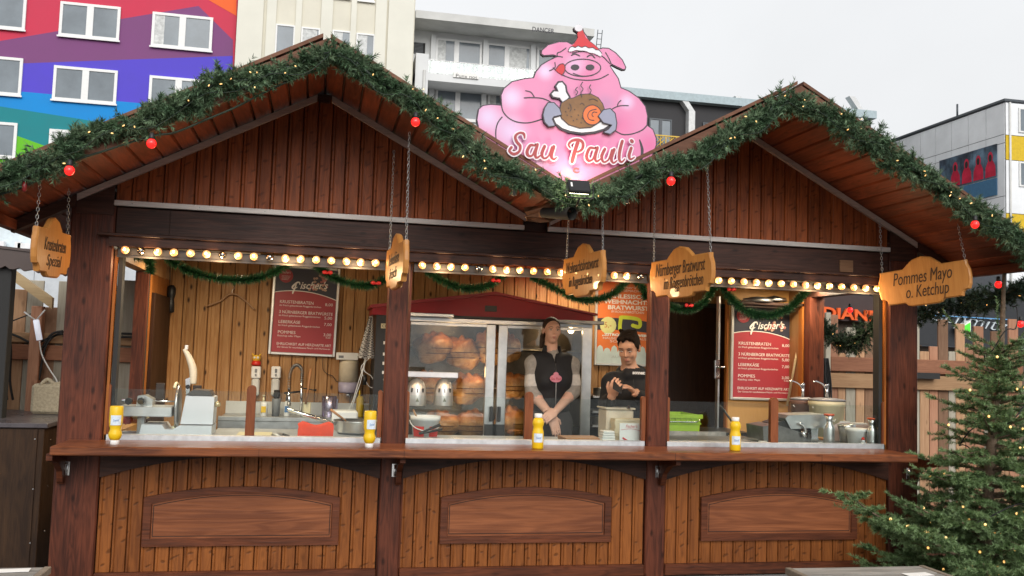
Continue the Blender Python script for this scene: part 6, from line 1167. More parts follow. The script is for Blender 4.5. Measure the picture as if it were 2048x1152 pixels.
for px, q_ in ((1205, 792), (1222, 822), (1200, 850)): zz = at(1210, q_, 1.75)[2]; q = at(px, q_, 1.85); MB().lathe([(.07, 0), (.075, .005), (.075, .055), (.08, .06), (.02, .07)], 20, M=tr(q[0], 1.87, zz+.001)).build('pot', STEEL, t)
# ---- right hatch
t = thing('plastic_crate', 'bright green plastic crate with wire handle behind the right hatch glass', 'crate'); CYY = 1.0; a, b = at(1322, 862, CYY), at(1402, 830, CYY); zt = b[2]; zb = a[2]; th = .012
MB().prism([(a[0]+.02, zb), (b[0]-.012, zb), (b[0], zt), (a[0], zt)], CYY, CYY+th).prism([(a[0]+.02, zb), (b[0]-.012, zb), (b[0], zt), (a[0], zt)], CYY+.36, CYY+.36+th).box(a[0], a[0]+th, CYY+th+.0005, CYY+.3595, zb, zt).box(b[0]-th-.006, b[0]-.006, CYY+th+.0005, CYY+.3595, zb, zt).box(a[0]+.02, b[0]-.02, CYY+.02, CYY+.35, zb, zb+.01).build('shell', GREEN, t)
MB().box(a[0]-.012, b[0]+.012, CYY-.012, CYY-.0005, zt-.03, zt+.003, ch=.002).box(a[0]+.0, b[0]+.0, CYY-.009, CYY-.0005, zb+.055, zb+.066).build('rim', GREEN, t)
for k in range(7): x = a[0]+.03+k*(b[0]-a[0]-.06)/6; MB().box(x-.004, x+.004, CYY-.010, CYY-.0005, zb+.0665, zt-.031).build('rib', GREEN, t)
MB().tube([(a[0]+.02, CYY-.014, zt-.05), (a[0]+.02, CYY-.02, zb+.085), (a[0]+.05, CYY-.02, zb+.075), (b[0]-.05, CYY-.02, zb+.075), (b[0]-.016, CYY-.02, zb+.09), (b[0]-.012, CYY-.014, zt-.04)], .004, 6).build('wire_handle', CHROME, t)
MB().box(a[0]-.05, 3.38, CYY-.05, CYY+.5, .46, zb-.001).build('sideboard', OVD, stall)
t = thing('griddle', 'steel griddle with raised edge and splash wall in the right hatch', 'griddle'); a, b = at(1334, 886, .14), at(1500, 880, .14); MB().box(a[0], b[0], .12, .58, WZ, WZ+.03, ch=.003).build('plate', STEELD, t); MB().box(a[0], at(1452, 880, .5)[0], .50, .512, WZ+.0305, at(1400, 863, .5)[2]).build('splash_wall', plain('greasy_steel', (.30, .27, .24), .5, .8, .35, 18), t)
for k in range(8): MB().box(at(1480, 870, .3)[0]+.001+k*.012, at(1480, 870, .3)[0]+.006+k*.012, .2, .5, WZ+.0305, WZ+.036).build('grate_bar', STEEL, t)
t = thing('turner', 'black handled griddle turner leaning on the griddle before the partition', 'turner'); MB().tube([tuple(at(1440, 810, .6)), tuple(at(1466, 846, .5))], [.008, .009], 6).build('handle', BLACK, t); a = at(1466, 846, .5); MB().box(-.03, .03, -.003, .003, -.05, 0, M=tr(*a) @ rot('Y', -30)).build('blade', STEEL, t)
t = thing('deep_fryer', 'steel deep fryer with hinged lid and tap in the right hatch', 'fryer'); FYY = .40; MB().prism([(at(1512, 886, FYY)[0], WZ), (at(1620, 886, FYY)[0], WZ), (at(1616, 878, FYY)[0], at(1616, 872, FYY)[2]), (at(1536, 846, FYY)[0], at(1536, 846, FYY)[2]), (at(1510, 850, FYY)[0], at(1510, 850, FYY)[2])], FYY-.12, FYY+.14).build('basin', plain('fryer_steel', (.20, .19, .18), .35, .85, .25, 14), t)
MB().prism([(at(p, q_, FYY)[0], at(p, q_, FYY)[2]) for p, q_ in ((1564, 855), (1632, 852), (1637, 836), (1632, 826), (1560, 828), (1553, 834))], FYY-.13, FYY+.12).build('lid', STEEL, t); MB().prism([(at(p, q_, FYY)[0], at(p, q_, FYY)[2]) for p, q_ in ((1536, 845), (1556, 838), (1600, 866), (1600, 874))], FYY-.10, FYY+.10).build('rail', OVD, t)
P2 = lambda p, q_: tuple(at(p, q_, FYY-.15)); MB().tube(smooth_path([P2(1598, 846), P2(1608, 852), P2(1612, 866)], 4), .010, 8).tube([P2(1604, 864), P2(1612, 874)], .014, 8).build('tap', CHROME, t); a, b = at(1616, 882, FYY-.14), at(1631, 856, FYY-.14); MB().prism([(a[0], a[2]), (b[0]+.012, a[2]), (b[0]-.004, a[2]+.03), (b[0], b[2]), (a[0], b[2]), (a[0]+.006, a[2]+.03)], FYY-.18, FYY-.13).build('bracket', CHROME, t); MB().box(at(1523, 880, .1)[0], at(1538, 874, .1)[0], .12, .15, WZ+.001, WZ+.03, ch=.003).build('switch', PAPER, t)
def bucket(label, px0, px1, py0, py1, Y, mat, pump):
    t = thing('sauce_bucket', label, 'bucket', group='sauce buckets with pumps'); a, b = at(px0, py1, Y), at(px1, py0, Y); r = (b[0]-a[0])/2; h = b[2]-a[2]; cx = (a[0]+b[0])/2
    MB().lathe([(r*.82, 0), (r*.95, h*.85), (r*1.0, h*.86), (r*1.0, h*.97), (r*.95, h)], 26, M=tr(cx, Y, a[2])).build('tub', mat, t); MB().lathe([(r*1.01, h), (r*1.01, h+.01), (r*.5, h+.02)], 26, M=tr(cx, Y, a[2]+.0005)).build('lid', plain('bucket_lid', (.25, .25, .26), .35) if 'bucket_lid' not in bpy.data.materials else bpy.data.materials['bucket_lid'], t)
    z = a[2]+h+.02; MB().tube([(cx, Y, z), (cx, Y, z+.09)], .011, 8).tube(smooth_path([(cx, Y, z+.055), (cx-.03, Y, z+.10), (cx-.10, Y-.02, z+.125), (cx-.13, Y-.03, z+.12)], 5), .006, 6).tube([(cx, Y, z+.09), (cx, Y, z+.11)], [.018, .014], 8).build('pump', CHROME, t)
    MB().tube([(cx-r*.96, Y-.02, a[2]+h*.82), (cx-.02, Y-r, a[2]+h*.45), (cx+r*.96, Y-.02, a[2]+h*.82)], .004, 5).build('handle', WHITE, t)
bucket('cream sauce bucket with chrome pump in the right hatch', 1620, 1686, 802, 872, .62, CREAM, 1); bucket('brown sauce bucket with chrome pump beside the partition', 1582, 1628, 800, 860, .85, plain('brown_bucket', (.22, .12, .09), .4), 1)
for px0, px1, pt, pb, Y, lab in ((1648, 1668, 828, 884, .18, 'steel spice shaker with red rim before the cream bucket'), (1735, 1752, 836, 889, .12, 'steel spice shaker with orange rim at the right end of the hatch')):
    t = thing('spice_shaker', lab, 'shaker', group='steel spice shakers in the right hatch'); a, b = at(px0, pb, Y), at(px1, pt, Y); r = (b[0]-a[0])/2; h = b[2]-WZ; cx = (a[0]+b[0])/2
    MB().lathe([(r*.95, 0), (r, .006), (r, h*.56), (r*.95, h*.60), (r*.6, h*.70), (r*.55, h*.80), (r*.85, h*.94)], 20, M=tr(cx, Y, WZ)).build('body', STEEL, t); MB().lathe([(r*.86, h*.94), (r*.98, h*.955), (r*.95, h)], 18, M=tr(cx, Y, WZ+.0005)).build('rim', plain('shaker_rim', (.55, .09, .03), .4) if px0 == 1648 else bpy.data.materials['shaker_rim'], t)
def bowl(label, px0, px1, pt, Y, mat, k=.72):
    t = thing('bowl', label, 'bowl'); a, b = at(px0, 870, Y), at(px1, pt, Y); r = (b[0]-a[0])/2; h = b[2]-WZ; MB().lathe([(r*k, 0), (r*.94, h*.8), (r*1.04, h*.86), (r*1.04, h), (r*.94, h), (r*k, .008)], 24, M=tr((a[0]+b[0])/2, Y, WZ)).build('shell', mat, t)
bowl('steel bowl behind the white bowl in the right hatch', 1678, 1708, 849, .36, STEEL); bowl('white plastic bowl beside the small figure', 1694, 1733, 857, .22, WHITE)
for p0, p1, pt, Y, lab in ((1668, 1702, 843, .5, 'pale pink napkin box behind the steel bowl'), (1706, 1738, 847, .46, 'pale pink napkin box behind the white bowl')): t = thing('napkin_box', lab, 'box', group='napkin boxes in the right hatch'); a, b = at(p0, 870, Y), at(p1, pt, Y); MB().box(a[0], b[0], Y, Y+.08, WZ, b[2]-.012, ch=.004).build('box_body', plain('pink_box', (.66, .52, .46), .6) if p0 == 1668 else bpy.data.materials['pink_box'], t); MB().box(a[0]+.006, b[0]-.006, Y+.005, Y+.075, b[2]-.0118, b[2]).build('napkin', PAPER, t)
t = thing('small_figure', 'tiny white snowman figure with red cap before the white bowl', 'figurine'); q = at(1726, 888, .11); MB().ell((q[0], .11, WZ+.016), (.017, .015, .017), 12, 8).ell((q[0], .11, WZ+.042), (.014, .013, .014), 12, 8).ell((q[0]-.017, .108, WZ+.022), (.006, .006, .01), 6, 5).ell((q[0]+.017, .108, WZ+.022), (.006, .006, .01), 6, 5).build('body', WHITE, t); MB().lathe([(.014, 0), (.012, .008), (.004, .02)], 10, M=tr(q[0], .11, WZ+.049)).build('cap', RED, t)
t = thing('broom_stick', 'pale wooden stick leaning against the partition right of the menu board', 'stick'); MB().tube([tuple(at(1574, 812, 1.30)), tuple(at(1613, 600, 1.36))], .011, 8).build('stick', plain('stick_wood', (.52, .40, .24), .5), t)
t = thing('steel_pan', 'upturned steel pans on a shelf above the right menu board', 'pan'); q = at(1515, 605, 1.3); q2 = at(1548, 603, 1.35); MB().lathe([(.13, 0), (.12, .03), (.05, .045), (.01, .05)], 22, M=tr(*q)).build('pan_body', STEELD, t); MB().lathe([(.11, 0), (.10, .025), (.04, .04), (.01, .05)], 22, M=tr(*q2)).build('pan_lid', STEEL, t)
MB().box(at(1470, 608, 1.3)[0], 4.02, 1.2, 1.45, q[2]-.022, q[2]-.002).build('shelf_board', DARKX, stall)
# ================================================================== PEOPLE (one continuous body surface each, grown from a distance field)
def sdf_mesh(name, prims, h, mats, lo, hi, parent=None, cut=None):
    """prims: (kind, data, blend, material).  Surface nets over a smooth union of round cones and ellipsoids."""
    lo = np.array(lo, float); hi = np.array(hi, float); n = np.ceil((hi-lo)/h).astype(int)+1
    ax = [lo[i]+h*np.arange(n[i]) for i in range(3)]; Fd = np.full(n, .5, np.float32); best = np.full(n, .5, np.float32); mid = np.zeros(n, np.int8)
    for kind, d, k, mt in prims:
        if kind == 'c': a, b, ra, rb = np.array(d[0], float), np.array(d[1], float), d[2], d[3]; r = max(ra, rb); p0, p1 = np.minimum(a, b)-r, np.maximum(a, b)+r
        else: c, rr, Rm = np.array(d[0], float), np.array(d[1], float), d[2]; r = max(rr); p0, p1 = c-r, c+r
        m = .05; i0 = np.clip(np.floor((p0-m-lo)/h).astype(int), 0, n); i1 = np.clip(np.ceil((p1+m-lo)/h).astype(int)+1, 0, n)
        if (i1 <= i0).any(): continue
        sl_ = tuple(slice(i0[i], i1[i]) for i in range(3)); X, Y, Z = np.meshgrid(*[ax[i][sl_[i]] for i in range(3)], indexing='ij', sparse=False); P = np.stack([X, Y, Z], -1)
        if kind == 'c':
            ba = b-a; t_ = np.clip(((P-a)@ba)/max(ba@ba, 1e-9), 0, 1); q = np.linalg.norm(P-a-t_[..., None]*ba, axis=-1)-(ra+(rb-ra)*t_)
        else:
            L = (P-c)@Rm; k0 = np.linalg.norm(L/rr, axis=-1); k1 = np.linalg.norm(L/(np.array(rr)**2), axis=-1)+1e-9; q = k0*(k0-1)/k1
        g = Fd[sl_]; hh = np.clip(.5+.5*(g-q)/k, 0, 1); Fd[sl_] = q*hh+g*(1-hh)-k*hh*(1-hh); bb = best[sl_]; w_ = q < bb; bb[w_] = q[w_]; mid[sl_][w_] = mt
    if cut is not None:
        X, Y, Z = np.meshgrid(*ax, indexing='ij'); Fd = np.maximum(Fd, cut(X, Y, Z).astype(np.float32))
    S_ = Fd < 0; nx, ny, nz = n; cnt = np.zeros((nx-1, ny-1, nz-1), int); acc = np.zeros((nx-1, ny-1, nz-1, 3)); ne = np.zeros((nx-1, ny-1, nz-1))
    cs = [(i, j, k) for i in (0, 1) for j in (0, 1) for k in (0, 1)]; V = lambda A, c: A[c[0]:nx-1+c[0], c[1]:ny-1+c[1], c[2]:nz-1+c[2]]
    for c in cs: cnt += V(S_, c)
    act = (cnt > 0) & (cnt < 8)
    for c in cs:
        for a_ in range(3):
            if c[a_]: continue
            e = list(c); e[a_] = 1; f0, f1 = V(Fd, c), V(Fd, e); x = (f0 < 0) != (f1 < 0); t_ = np.where(x, f0/np.where(x, f0-f1, 1), 0); pos = np.zeros(x.shape+(3,)); pos += np.array(c); pos[..., a_] += t_; acc += pos*x[..., None]; ne += x
    idx = -np.ones(act.shape, int); idx[act] = np.arange(act.sum()); ijk = np.argwhere(act); verts = lo+h*(ijk+acc[act]/ne[act][:, None]); vm = mid[:-1, :-1, :-1][act]
    faces = []
    for a_ in range(3):
        b_, c_ = (a_+1) % 3, (a_+2) % 3; s0 = [slice(None)]*3; s1 = [slice(None)]*3; s0[a_] = slice(0, -1); s1[a_] = slice(1, None); x = S_[tuple(s0)] != S_[tuple(s1)]; inn = S_[tuple(s0)]
        E = np.argwhere(x); E = E[(E[:, b_] > 0) & (E[:, c_] > 0) & (E[:, b_] < n[b_]-1) & (E[:, c_] < n[c_]-1)]; fl = inn[tuple(E.T)]
        def I(db, dc):
            q = E.copy(); q[:, b_] += db; q[:, c_] += dc; return idx[tuple(q.T)]
        Q = np.stack([I(-1, -1), I(0, -1), I(0, 0), I(-1, 0)], 1); Q[~fl] = Q[~fl][:, ::-1]; faces.append(Q)
    Fq = np.concatenate(faces); Fq = Fq[(Fq >= 0).all(1)]
    o = fast_mesh(name, verts, Fq, mats, parent); me = o.data; me.polygons.foreach_set('use_smooth', np.ones(len(me.polygons), bool))
    if len(me.polygons) == len(Fq): me.polygons.foreach_set('material_index', vm[Fq[:, 0]].astype(np.int32))
    me.update(); return o
E3 = np.eye(3)
def RM(ax, deg): return np.array(Matrix.Rotation(math.radians(deg), 3, ax))
def cone(a, b, ra, rb, k=.02, m=0): return ('c', (a, b, ra, rb), k, m)
def elp(c, r, k=.02, m=0, Rm=E3): return ('e', (c, r, Rm), k, m)
def head(c, s, M3, skin, lip, kk=.012):
    """head of face height ~0.21*s; local -Y is where the face looks; M3 turns it"""
    T = lambda p: tuple(np.array(c)+M3@(np.array(p)*s)); e = lambda p, r, k=kk, m=skin, Rm=E3: elp(T(p), tuple(np.array(r)*s), k, m, M3@Rm)
    return [e((0, .012, .035), (.073, .092, .080)), e((0, -.018, -.03), (.058, .066, .075)), e((0, -.045, -.082), (.030, .030, .026)), e((0, -.050, -.005), (.055, .034, .06)),
            e((-.036, -.062, -.022), (.022, .018, .022)), e((.036, -.062, -.022), (.022, .018, .022)), e((0, -.072, .040), (.050, .016, .026)),
            cone(T((0, -.082, .018)), T((0, -.098, -.017)), .007*s, .0105*s, .007, skin), e((-.010, -.090, -.022), (.007, .007, .006), .005), e((.010, -.090, -.022), (.007, .007, .006), .005),
            e((0, -.078, -.056), (.024, .012, .012), .008),
            e((-.075, .012, .0), (.010, .019, .031), .006), e((.075, .012, .0), (.010, .019, .031), .006),
            e((-.030, -.078, .030), (.019, .008, .007), .006), e((.030, -.078, .030), (.019, .008, .007), .006)], T
def face_parts(parent, T, s, M3, iris, brow, down=0, lip=None):
    Mx = Matrix(M3.tolist()).to_4x4()
    MB().tube(smooth_path([T((-.022, -.079, -.0535)), T((-.008, -.0895, -.0505)), T((0, -.0895, -.0515)), T((.008, -.0895, -.0505)), T((.022, -.079, -.0535))], 3), [s*q for q in (.001, .0018, .0024, .003, .0033, .0034, .0032, .0034, .0033, .003, .0024, .0018, .001)], 6).tube(smooth_path([T((-.020, -.079, -.0565)), T((0, -.0890, -.0605)), T((.020, -.079, -.0565))], 4), [s*q for q in (.001, .002, .003, .0037, .004, .0037, .003, .002, .001)], 6).build('lips', lip, parent)
    for e in (-1, 1):
        c = T((e*.030, -.0775, .011)); o = MB().ell((0, 0, 0), (.0135*s, .009*s, .0058*s*(1-down*.4)), 12, 8, 0, M=Matrix.Translation(c) @ Mx).build('eye', EYEW, parent)
        c = T((e*.030, -.0855, .011-down*.003)); MB().ell((0, 0, 0), (.0055*s, .0028*s, .0055*s*(1-down*.4)), 10, 6, 0, M=Matrix.Translation(c) @ Mx).build('iris', iris, o)
        MB().tube(smooth_path([T((e*.014, -.086, .020)), T((e*.030, -.089, .0215)), T((e*.046, -.080, .013))], 4), [.0014*s]*9, 5).build('eyelash', brow, parent)
        MB().tube(smooth_path([T((e*.012, -.089, .032)), T((e*.030, -.092, .038)), T((e*.052, -.078, .031))], 4), [.0018*s, .0024*s, .0028*s, .0028*s, .0027*s, .0026*s, .0023*s, .002*s, .0012*s], 5).build('eyebrow', brow, parent)
def hand(wrist, fwd, palm, thumb_side, curl, m, s=1.0, spread=.0):
    """palm: unit vector the palm faces; thumb_side: vector towards the thumb"""
    f = np.array(fwd, float); f /= np.linalg.norm(f); p = np.array(palm, float); p -= p@f*f; p /= np.linalg.norm(p); t = np.array(thumb_side, float); t -= t@f*f+t@p*p; t /= np.linalg.norm(t); w = np.array(wrist, float); o = []
    c = w+f*.05*s; Rm = np.stack([t, p, f], 1); o.append(elp(tuple(c), (.042*s, .017*s, .050*s), .012, m, Rm))
    for i, (off, L) in enumerate(((.030, .072), (.010, .080), (-.010, .075), (-.029, .058))):
        a = w+f*.088*s+t*off*s; cu = curl if not hasattr(curl, '__len__') else curl[i]; d1 = f*math.cos(cu*.55)+p*math.sin(cu*.55)+t*off*spread; d2 = f*math.cos(cu*1.4)+p*math.sin(cu*1.4); d3 = f*math.cos(cu*2.0)+p*math.sin(cu*2.0); L *= s
        b = a+d1*L*.45; c2 = b+d2*L*.32; d_ = c2+d3*L*.23; o += [cone(tuple(w+f*.05*s+t*off*.8*s), tuple(a), .012*s, .0095*s, .006, m), cone(tuple(a), tuple(b), .0095*s, .0085*s, .003, m), cone(tuple(b), tuple(c2), .0085*s, .0078*s, .003, m), cone(tuple(c2), tuple(d_), .0078*s, .0065*s, .003, m)]
    a = w+f*.025*s+t*.030*s; b = a+(t*.8+f*.7+p*.35)*.030*s; c2 = b+(f*.9+t*.2+p*.45)*.030*s; o += [cone(tuple(w+f*.02*s+t*.012*s), tuple(a), .015*s, .013*s, .008, m), cone(tuple(a), tuple(b), .0125*s, .0105*s, .004, m), cone(tuple(b), tuple(c2), .0105*s, .0085*s, .003, m)]
    return o
EYEW = plain('eye_white', (.62, .58, .55), .3, 0, .02); IRISG = plain('iris_grey', (.05, .055, .05), .25); IRISB = plain('iris_brown', (.02, .012, .008), .25)
HAIRB = plain('hair_dark_brown', (.040, .021, .012), .7, 0, .3, 30, bump=.2, bscale=60); HAIRK = plain('hair_black', (.014, .009, .006), .8, 0, .3, 30, bump=.2, bscale=60, spec=.2)
SKINF = plain('skin_fair', (.66, .39, .29), .5, 0, .07, 14, spec=.3); SKINM = plain('skin_warm', (.57, .32, .21), .5, 0, .07, 14, spec=.3); LIPF = plain('lip_rose', (.40, .12, .10), .4); LIPM = plain('lip_brown', (.36, .13, .10), .45)
KNIT = plain('grey_knit', (.31, .285, .255), .9, 0, .16, 40, bump=.35, bscale=260); KNITW = plain('white_knit_band', (.58, .545, .50), .9, 0, .12, 40, bump=.35, bscale=260); VEST = plain('black_quilted_vest', (.012, .012, .014), .75, 0, .2, 10, bump=.5, bscale=16)
JEAN = plain('dark_trousers', (.02, .021, .025), .8); SHOE = plain('black_shoes', (.012, .012, .012), .5); HOOD = plain('black_hoodie', (.011, .011, .012), .85, 0, .2, 12, bump=.5, bscale=14); APR = plain('charcoal_apron', (.045, .043, .045), .85, 0, .2, 8, bump=.4, bscale=18)
# ---- woman
wp = at(1103, 760, 1.18); WX, WYY = wp[0], 1.18
wo = thing('person', 'woman with tied back dark hair in grey sweater and black vest, hands crossed', 'person', (WX, WYY, FLOOR))
L_ = lambda p, q_, dy=0: (at(p, q_, WYY+dy)[0]-WX, dy, at(p, q_, WYY+dy)[2]-FLOOR)      # local point at depth dy
ez = L_(1112, 660, -.08)[2]; hc = (L_(1111, 660, -.08)[0]-.012, -.01, ez-.009)
Mh = RM('Z', 1) @ RM('X', 0)
hp, T = head(hc, .88, Mh, 1, 2)
sh = L_(1103, 706)[2]-.02; elL, elR = L_(1064, 785, -.03), L_(1147, 783, -.03); wrL, wrR = L_(1103, 832, -.24), L_(1112, 822, -.27)
def mixp(a, b, t): return tuple(np.array(a)*(1-t)+np.array(b)*t)
sL, sR = (-.163, .0, sh-.065), (.170, .0, sh-.065)
pr = [cone((-.085, .0, .80), (-.09, -.01, .46), .082, .056, .03, 5), cone((-.09, -.01, .46), (-.095, .02, .09), .055, .04, .02, 5), cone((.085, .0, .80), (.09, -.01, .46), .082, .056, .03, 5), cone((.09, -.01, .46), (.095, .02, .09), .055, .04, .02, 5), elp((-.095, -.05, .04), (.042, .115, .04), .01, 6), elp((.095, -.05, .04), (.042, .115, .04), .01, 6),
      elp((0, .0, .88), (.155, .105, .12), .05, 5), elp((0, -.0, 1.06), (.13, .092, .17), .05, 3), elp((0, -.005, sh-.17), (.155, .105, .17), .05, 3), elp((-.062, -.075, sh-.19), (.062, .05, .062), .03, 3), elp((.062, -.075, sh-.19), (.062, .05, .062), .03, 3), cone((-.12, .005, sh-.035), (.12, .005, sh-.035), .050, .050, .04, 3),
      cone((0, .015, sh-.05), (hc[0], .005, hc[2]-.06), .052, .048, .03, 1), cone((0, .012, sh-.04), (0, .008, sh+.008), .060, .054, .015, 3)]
for s_, e_, w_ in ((sL, elL, wrL), (sR, elR, wrR)):
    pr += [elp(s_, (.050, .052, .055), .04, 3), cone(s_, mixp(s_, e_, .52), .050, .050, .03, 3), cone(mixp(s_, e_, .52), mixp(s_, e_, .60), .054, .054, .012, 4), cone(mixp(s_, e_, .60), mixp(s_, e_, .68), .052, .053, .012, 3), cone(mixp(s_, e_, .68), mixp(s_, e_, .76), .053, .053, .012, 4), cone(mixp(s_, e_, .76), e_, .052, .050, .02, 3), cone(e_, mixp(e_, w_, .22), .052, .050, .02, 3), cone(mixp(e_, w_, .2), w_, .042, .027, .012, 1)]
fL = np.array(wrL)-np.array(elL); fR = np.array(wrR)-np.array(elR)
pr += hand(wrL, fL*np.array([.6, .3, 1])+np.array([0, 0, -.05]), (-.2, 1, .1), (.6, -.5, .6), .35, 1, .98) + hand(wrR, fR*np.array([1, .5, .8]), (.2, 1, -.4), (0, -.2, 1), .75, 1, .98)
pr += hp
body = sdf_mesh('body', pr, .0065, [JEAN, SKINF, LIPF, KNIT, KNITW, JEAN, SHOE], (-.34, -.42, -.01), (.34, .22, hc[2]+.16), wo)
face_parts(wo, T, .88, Mh, IRISG, HAIRB, 0, LIPF)
t_ = lambda p, r, k=.015, Rm=E3: elp(T(p), tuple(np.array(r)*.88), k, 0, Mh@Rm)
def hair_cut(T, M3, c, s, line):
    Mi = M3.T
    def f(X, Y, Z):
        P = (np.stack([X, Y, Z], -1)-np.array(c))@M3/s; return line(P[..., 0], P[..., 1], P[..., 2])*s
    return f
hair = [t_((0, .018, .045), (.079, .097, .084)), t_((0, .05, -.01), (.072, .065, .075)), t_((-.03, .095, -.05), (.035, .035, .05)), cone(T((-.055, .085, -.05)), T((-.07, .09, -.14)), .026, .014, .02, 0)]
sdf_mesh('hair', hair, .006, [HAIRB], (-.22, -.2, hc[2]-.25), (.2, .2, hc[2]+.18), wo, cut=hair_cut(T, Mh, hc, .88, lambda x, y, z: np.maximum(-(y+.062-.9*np.clip(.103-7*x*x-z, -.03, .14)+.10*np.abs(x)*0)*.7, -10) if True else 0))
vest = [elp((0, .0, 1.04), (.152, .116, .18), .05, 0), elp((0, -.005, sh-.17), (.172, .130, .185), .05, 0), elp((-.062, -.085, sh-.19), (.07, .055, .07), .03, 0), elp((.062, -.085, sh-.19), (.07, .055, .07), .03, 0), cone((-.115, .005, sh-.038), (.115, .005, sh-.038), .064, .064, .04, 0), cone((0, .022, sh-.01), (0, .016, sh+.075), .082, .070, .015, 0)]
vest_o = sdf_mesh('vest', vest, .0075, [VEST], (-.3, -.25, .86), (.3, .25, sh+.14), wo, cut=lambda X, Y, Z: np.maximum.reduce([.90-Z, Z-(sh+.080), np.abs(X)-.185+.0*Z, .052-np.hypot(X, Y+.028)*1.0-np.clip(sh+.025-Z, 0, 1)*3, np.where((Y < 0) & (Z > sh-.05), (.034-.26*(sh+.08-Z))-np.abs(X), -1)]))
MB().tube([(0, -.138, .93), (0, -.146, 1.1), (0, -.143, sh-.17), (0, -.115, sh-.06)], .0035, 5).build('zip', STEELD, vest_o)
a = L_(1112, 757, -.16); lg = MB(); lg.prism([(a[0]+.046*math.cos(k*.45), a[2]+.030*math.sin(k*.45)) for k in range(14)], -.162, -.145, 0); lg.prism([(a[0]+.020*math.cos(k*.6), a[2]+.030+.020*math.sin(k*.6)) for k in range(10)], -.163, -.146, 0); lg.build('emblem', plain('emblem_pink', (.62, .22, .28), .6), vest_o)
text('print', 'Sau Pauli', .03, plain('emblem_red', (.40, .04, .05), .6), tr(a[0]-.04, -.164, a[2]-.012) @ FRONT, vest_o, shear=.2, width=.08, extrude=.0005)
apr = [elp((0, .0, .90), (.168, .118, .14), .05, 0), cone((-.07, -.02, .85), (-.085, -.03, .5), .098, .09, .05, 0), cone((.07, -.02, .85), (.085, -.03, .5), .098, .09, .05, 0)]
sdf_mesh('apron', apr, .0085, [APR], (-.3, -.2, .42), (.3, .2, 1.08), wo, cut=lambda X, Y, Z: np.maximum.reduce([.48-Z, Z-1.0, Y-.07]))
# ---- man
mp_ = at(1258, 790, .62); MX, MY = mp_[0], .62
ma = thing('person', 'man in black hoodie with short dark hair looking down at a phone', 'person', (MX, MY, FLOOR))
L_ = lambda p, q_, dy=0: (at(p, q_, MY+dy)[0]-MX, dy, at(p, q_, MY+dy)[2]-FLOOR)
hc = L_(1259, 697, -.06); hc = (hc[0], -.05, hc[2]); Mh = RM('Z', -36) @ RM('X', 24)
hp, T = head(hc, 1.0, Mh, 1, 2)
sL, sR = L_(1222, 758, .02), L_(1300, 757, .04); sL = (sL[0], .02, sL[2]-.03); sR = (sR[0], .06, sR[2]-.03); shz = (sL[2]+sR[2])/2; cx = (sL[0]+sR[0])/2
elL, elR = L_(1213, 806, -.02), L_(1290, 800, -.08); wrL, wrR = L_(1224, 792, -.22), L_(1271, 786, -.20)
pr = [cone((cx-.09, .06, .80), (cx-.095, .03, .46), .088, .06, .03, 4), cone((cx-.095, .03, .46), (cx-.10, .06, .09), .058, .042, .02, 4), cone((cx+.09, .06, .80), (cx+.095, .03, .46), .088, .06, .03, 4), cone((cx+.095, .03, .46), (cx+.10, .06, .09), .058, .042, .02, 4), elp((cx-.10, -.01, .04), (.045, .125, .04), .01, 5), elp((cx+.10, -.01, .04), (.045, .125, .04), .01, 5),
      elp((cx, .06, .88), (.17, .12, .13), .05, 4), elp((cx, .05, shz-.30), (.170, .12, .20), .06, 3), elp((cx, .03, shz-.12), (.185, .125, .17), .06, 3), cone((sL[0]+.03, .03, shz+.02), (sR[0]-.03, .05, shz+.02), .062, .062, .05, 3), cone((cx+.01, .03, shz+.03), (hc[0]+.01, .0, hc[2]-.07), .060, .052, .03, 1),
      elp((cx+.02, .075, shz+.085), (.115, .075, .055), .03, 3), cone((cx-.05, -.03, shz+.06), (cx+.06, -.02, shz+.07), .035, .035, .03, 3)]
for s_, e_, w_ in ((sL, elL, wrL), (sR, elR, wrR)): pr += [elp(s_, (.070, .068, .072), .03, 3), cone(s_, e_, .066, .056, .02, 3), cone(e_, mixp(e_, w_, .86), .056, .038, .02, 3), cone(mixp(e_, w_, .8), w_, .031, .027, .012, 1)]
ph = np.array(L_(1236, 769, -.30))
pr += hand(wrL, ph+np.array([-.02, .03, -.035])-np.array(wrL), (.3, -.3, .8), (.0, -.6, .7), [.9, .95, 1.0, 1.05], 1, 1.02) + hand(wrR, np.array([-.75, -.5, .45]), (-.5, .1, -.7), (-.2, -.8, .3), [.35, .6, .8, .9], 1, 1.02, .2)
pr += hp
sdf_mesh('body', pr, .0065, [HOOD, SKINM, LIPM, HOOD, JEAN, SHOE], (cx-.36, -.46, -.01), (cx+.36, .28, hc[2]+.17), ma)
face_parts(ma, T, 1.0, Mh, IRISB, HAIRK, 1, LIPM)
t_ = lambda p, r, k=.015, Rm=E3: elp(T(p), tuple(np.array(r)*1.0), k, 0, Mh@Rm)
hair = [t_((0, .016, .045), (.0775, .0975, .084)), t_((0, .050, -.005), (.074, .064, .072)), t_((0, .0, .098), (.064, .082, .042)), t_((-.025, -.055, .095), (.042, .034, .026)), t_((.03, -.05, .098), (.038, .034, .024)), t_((.066, -.01, .02), (.014, .03, .045)), t_((-.066, -.01, .02), (.014, .03, .045))]
rg = np.random.default_rng(9)
for k in range(16): q = (rg.uniform(-.06, .06), rg.uniform(-.07, .05), .10+rg.uniform(0, .03)); hair.append(cone(T(q), T((q[0]+rg.uniform(-.03, .03), q[1]-rg.uniform(.0, .035), q[2]+rg.uniform(-.01, .018))), .014, .006, .012, 0))
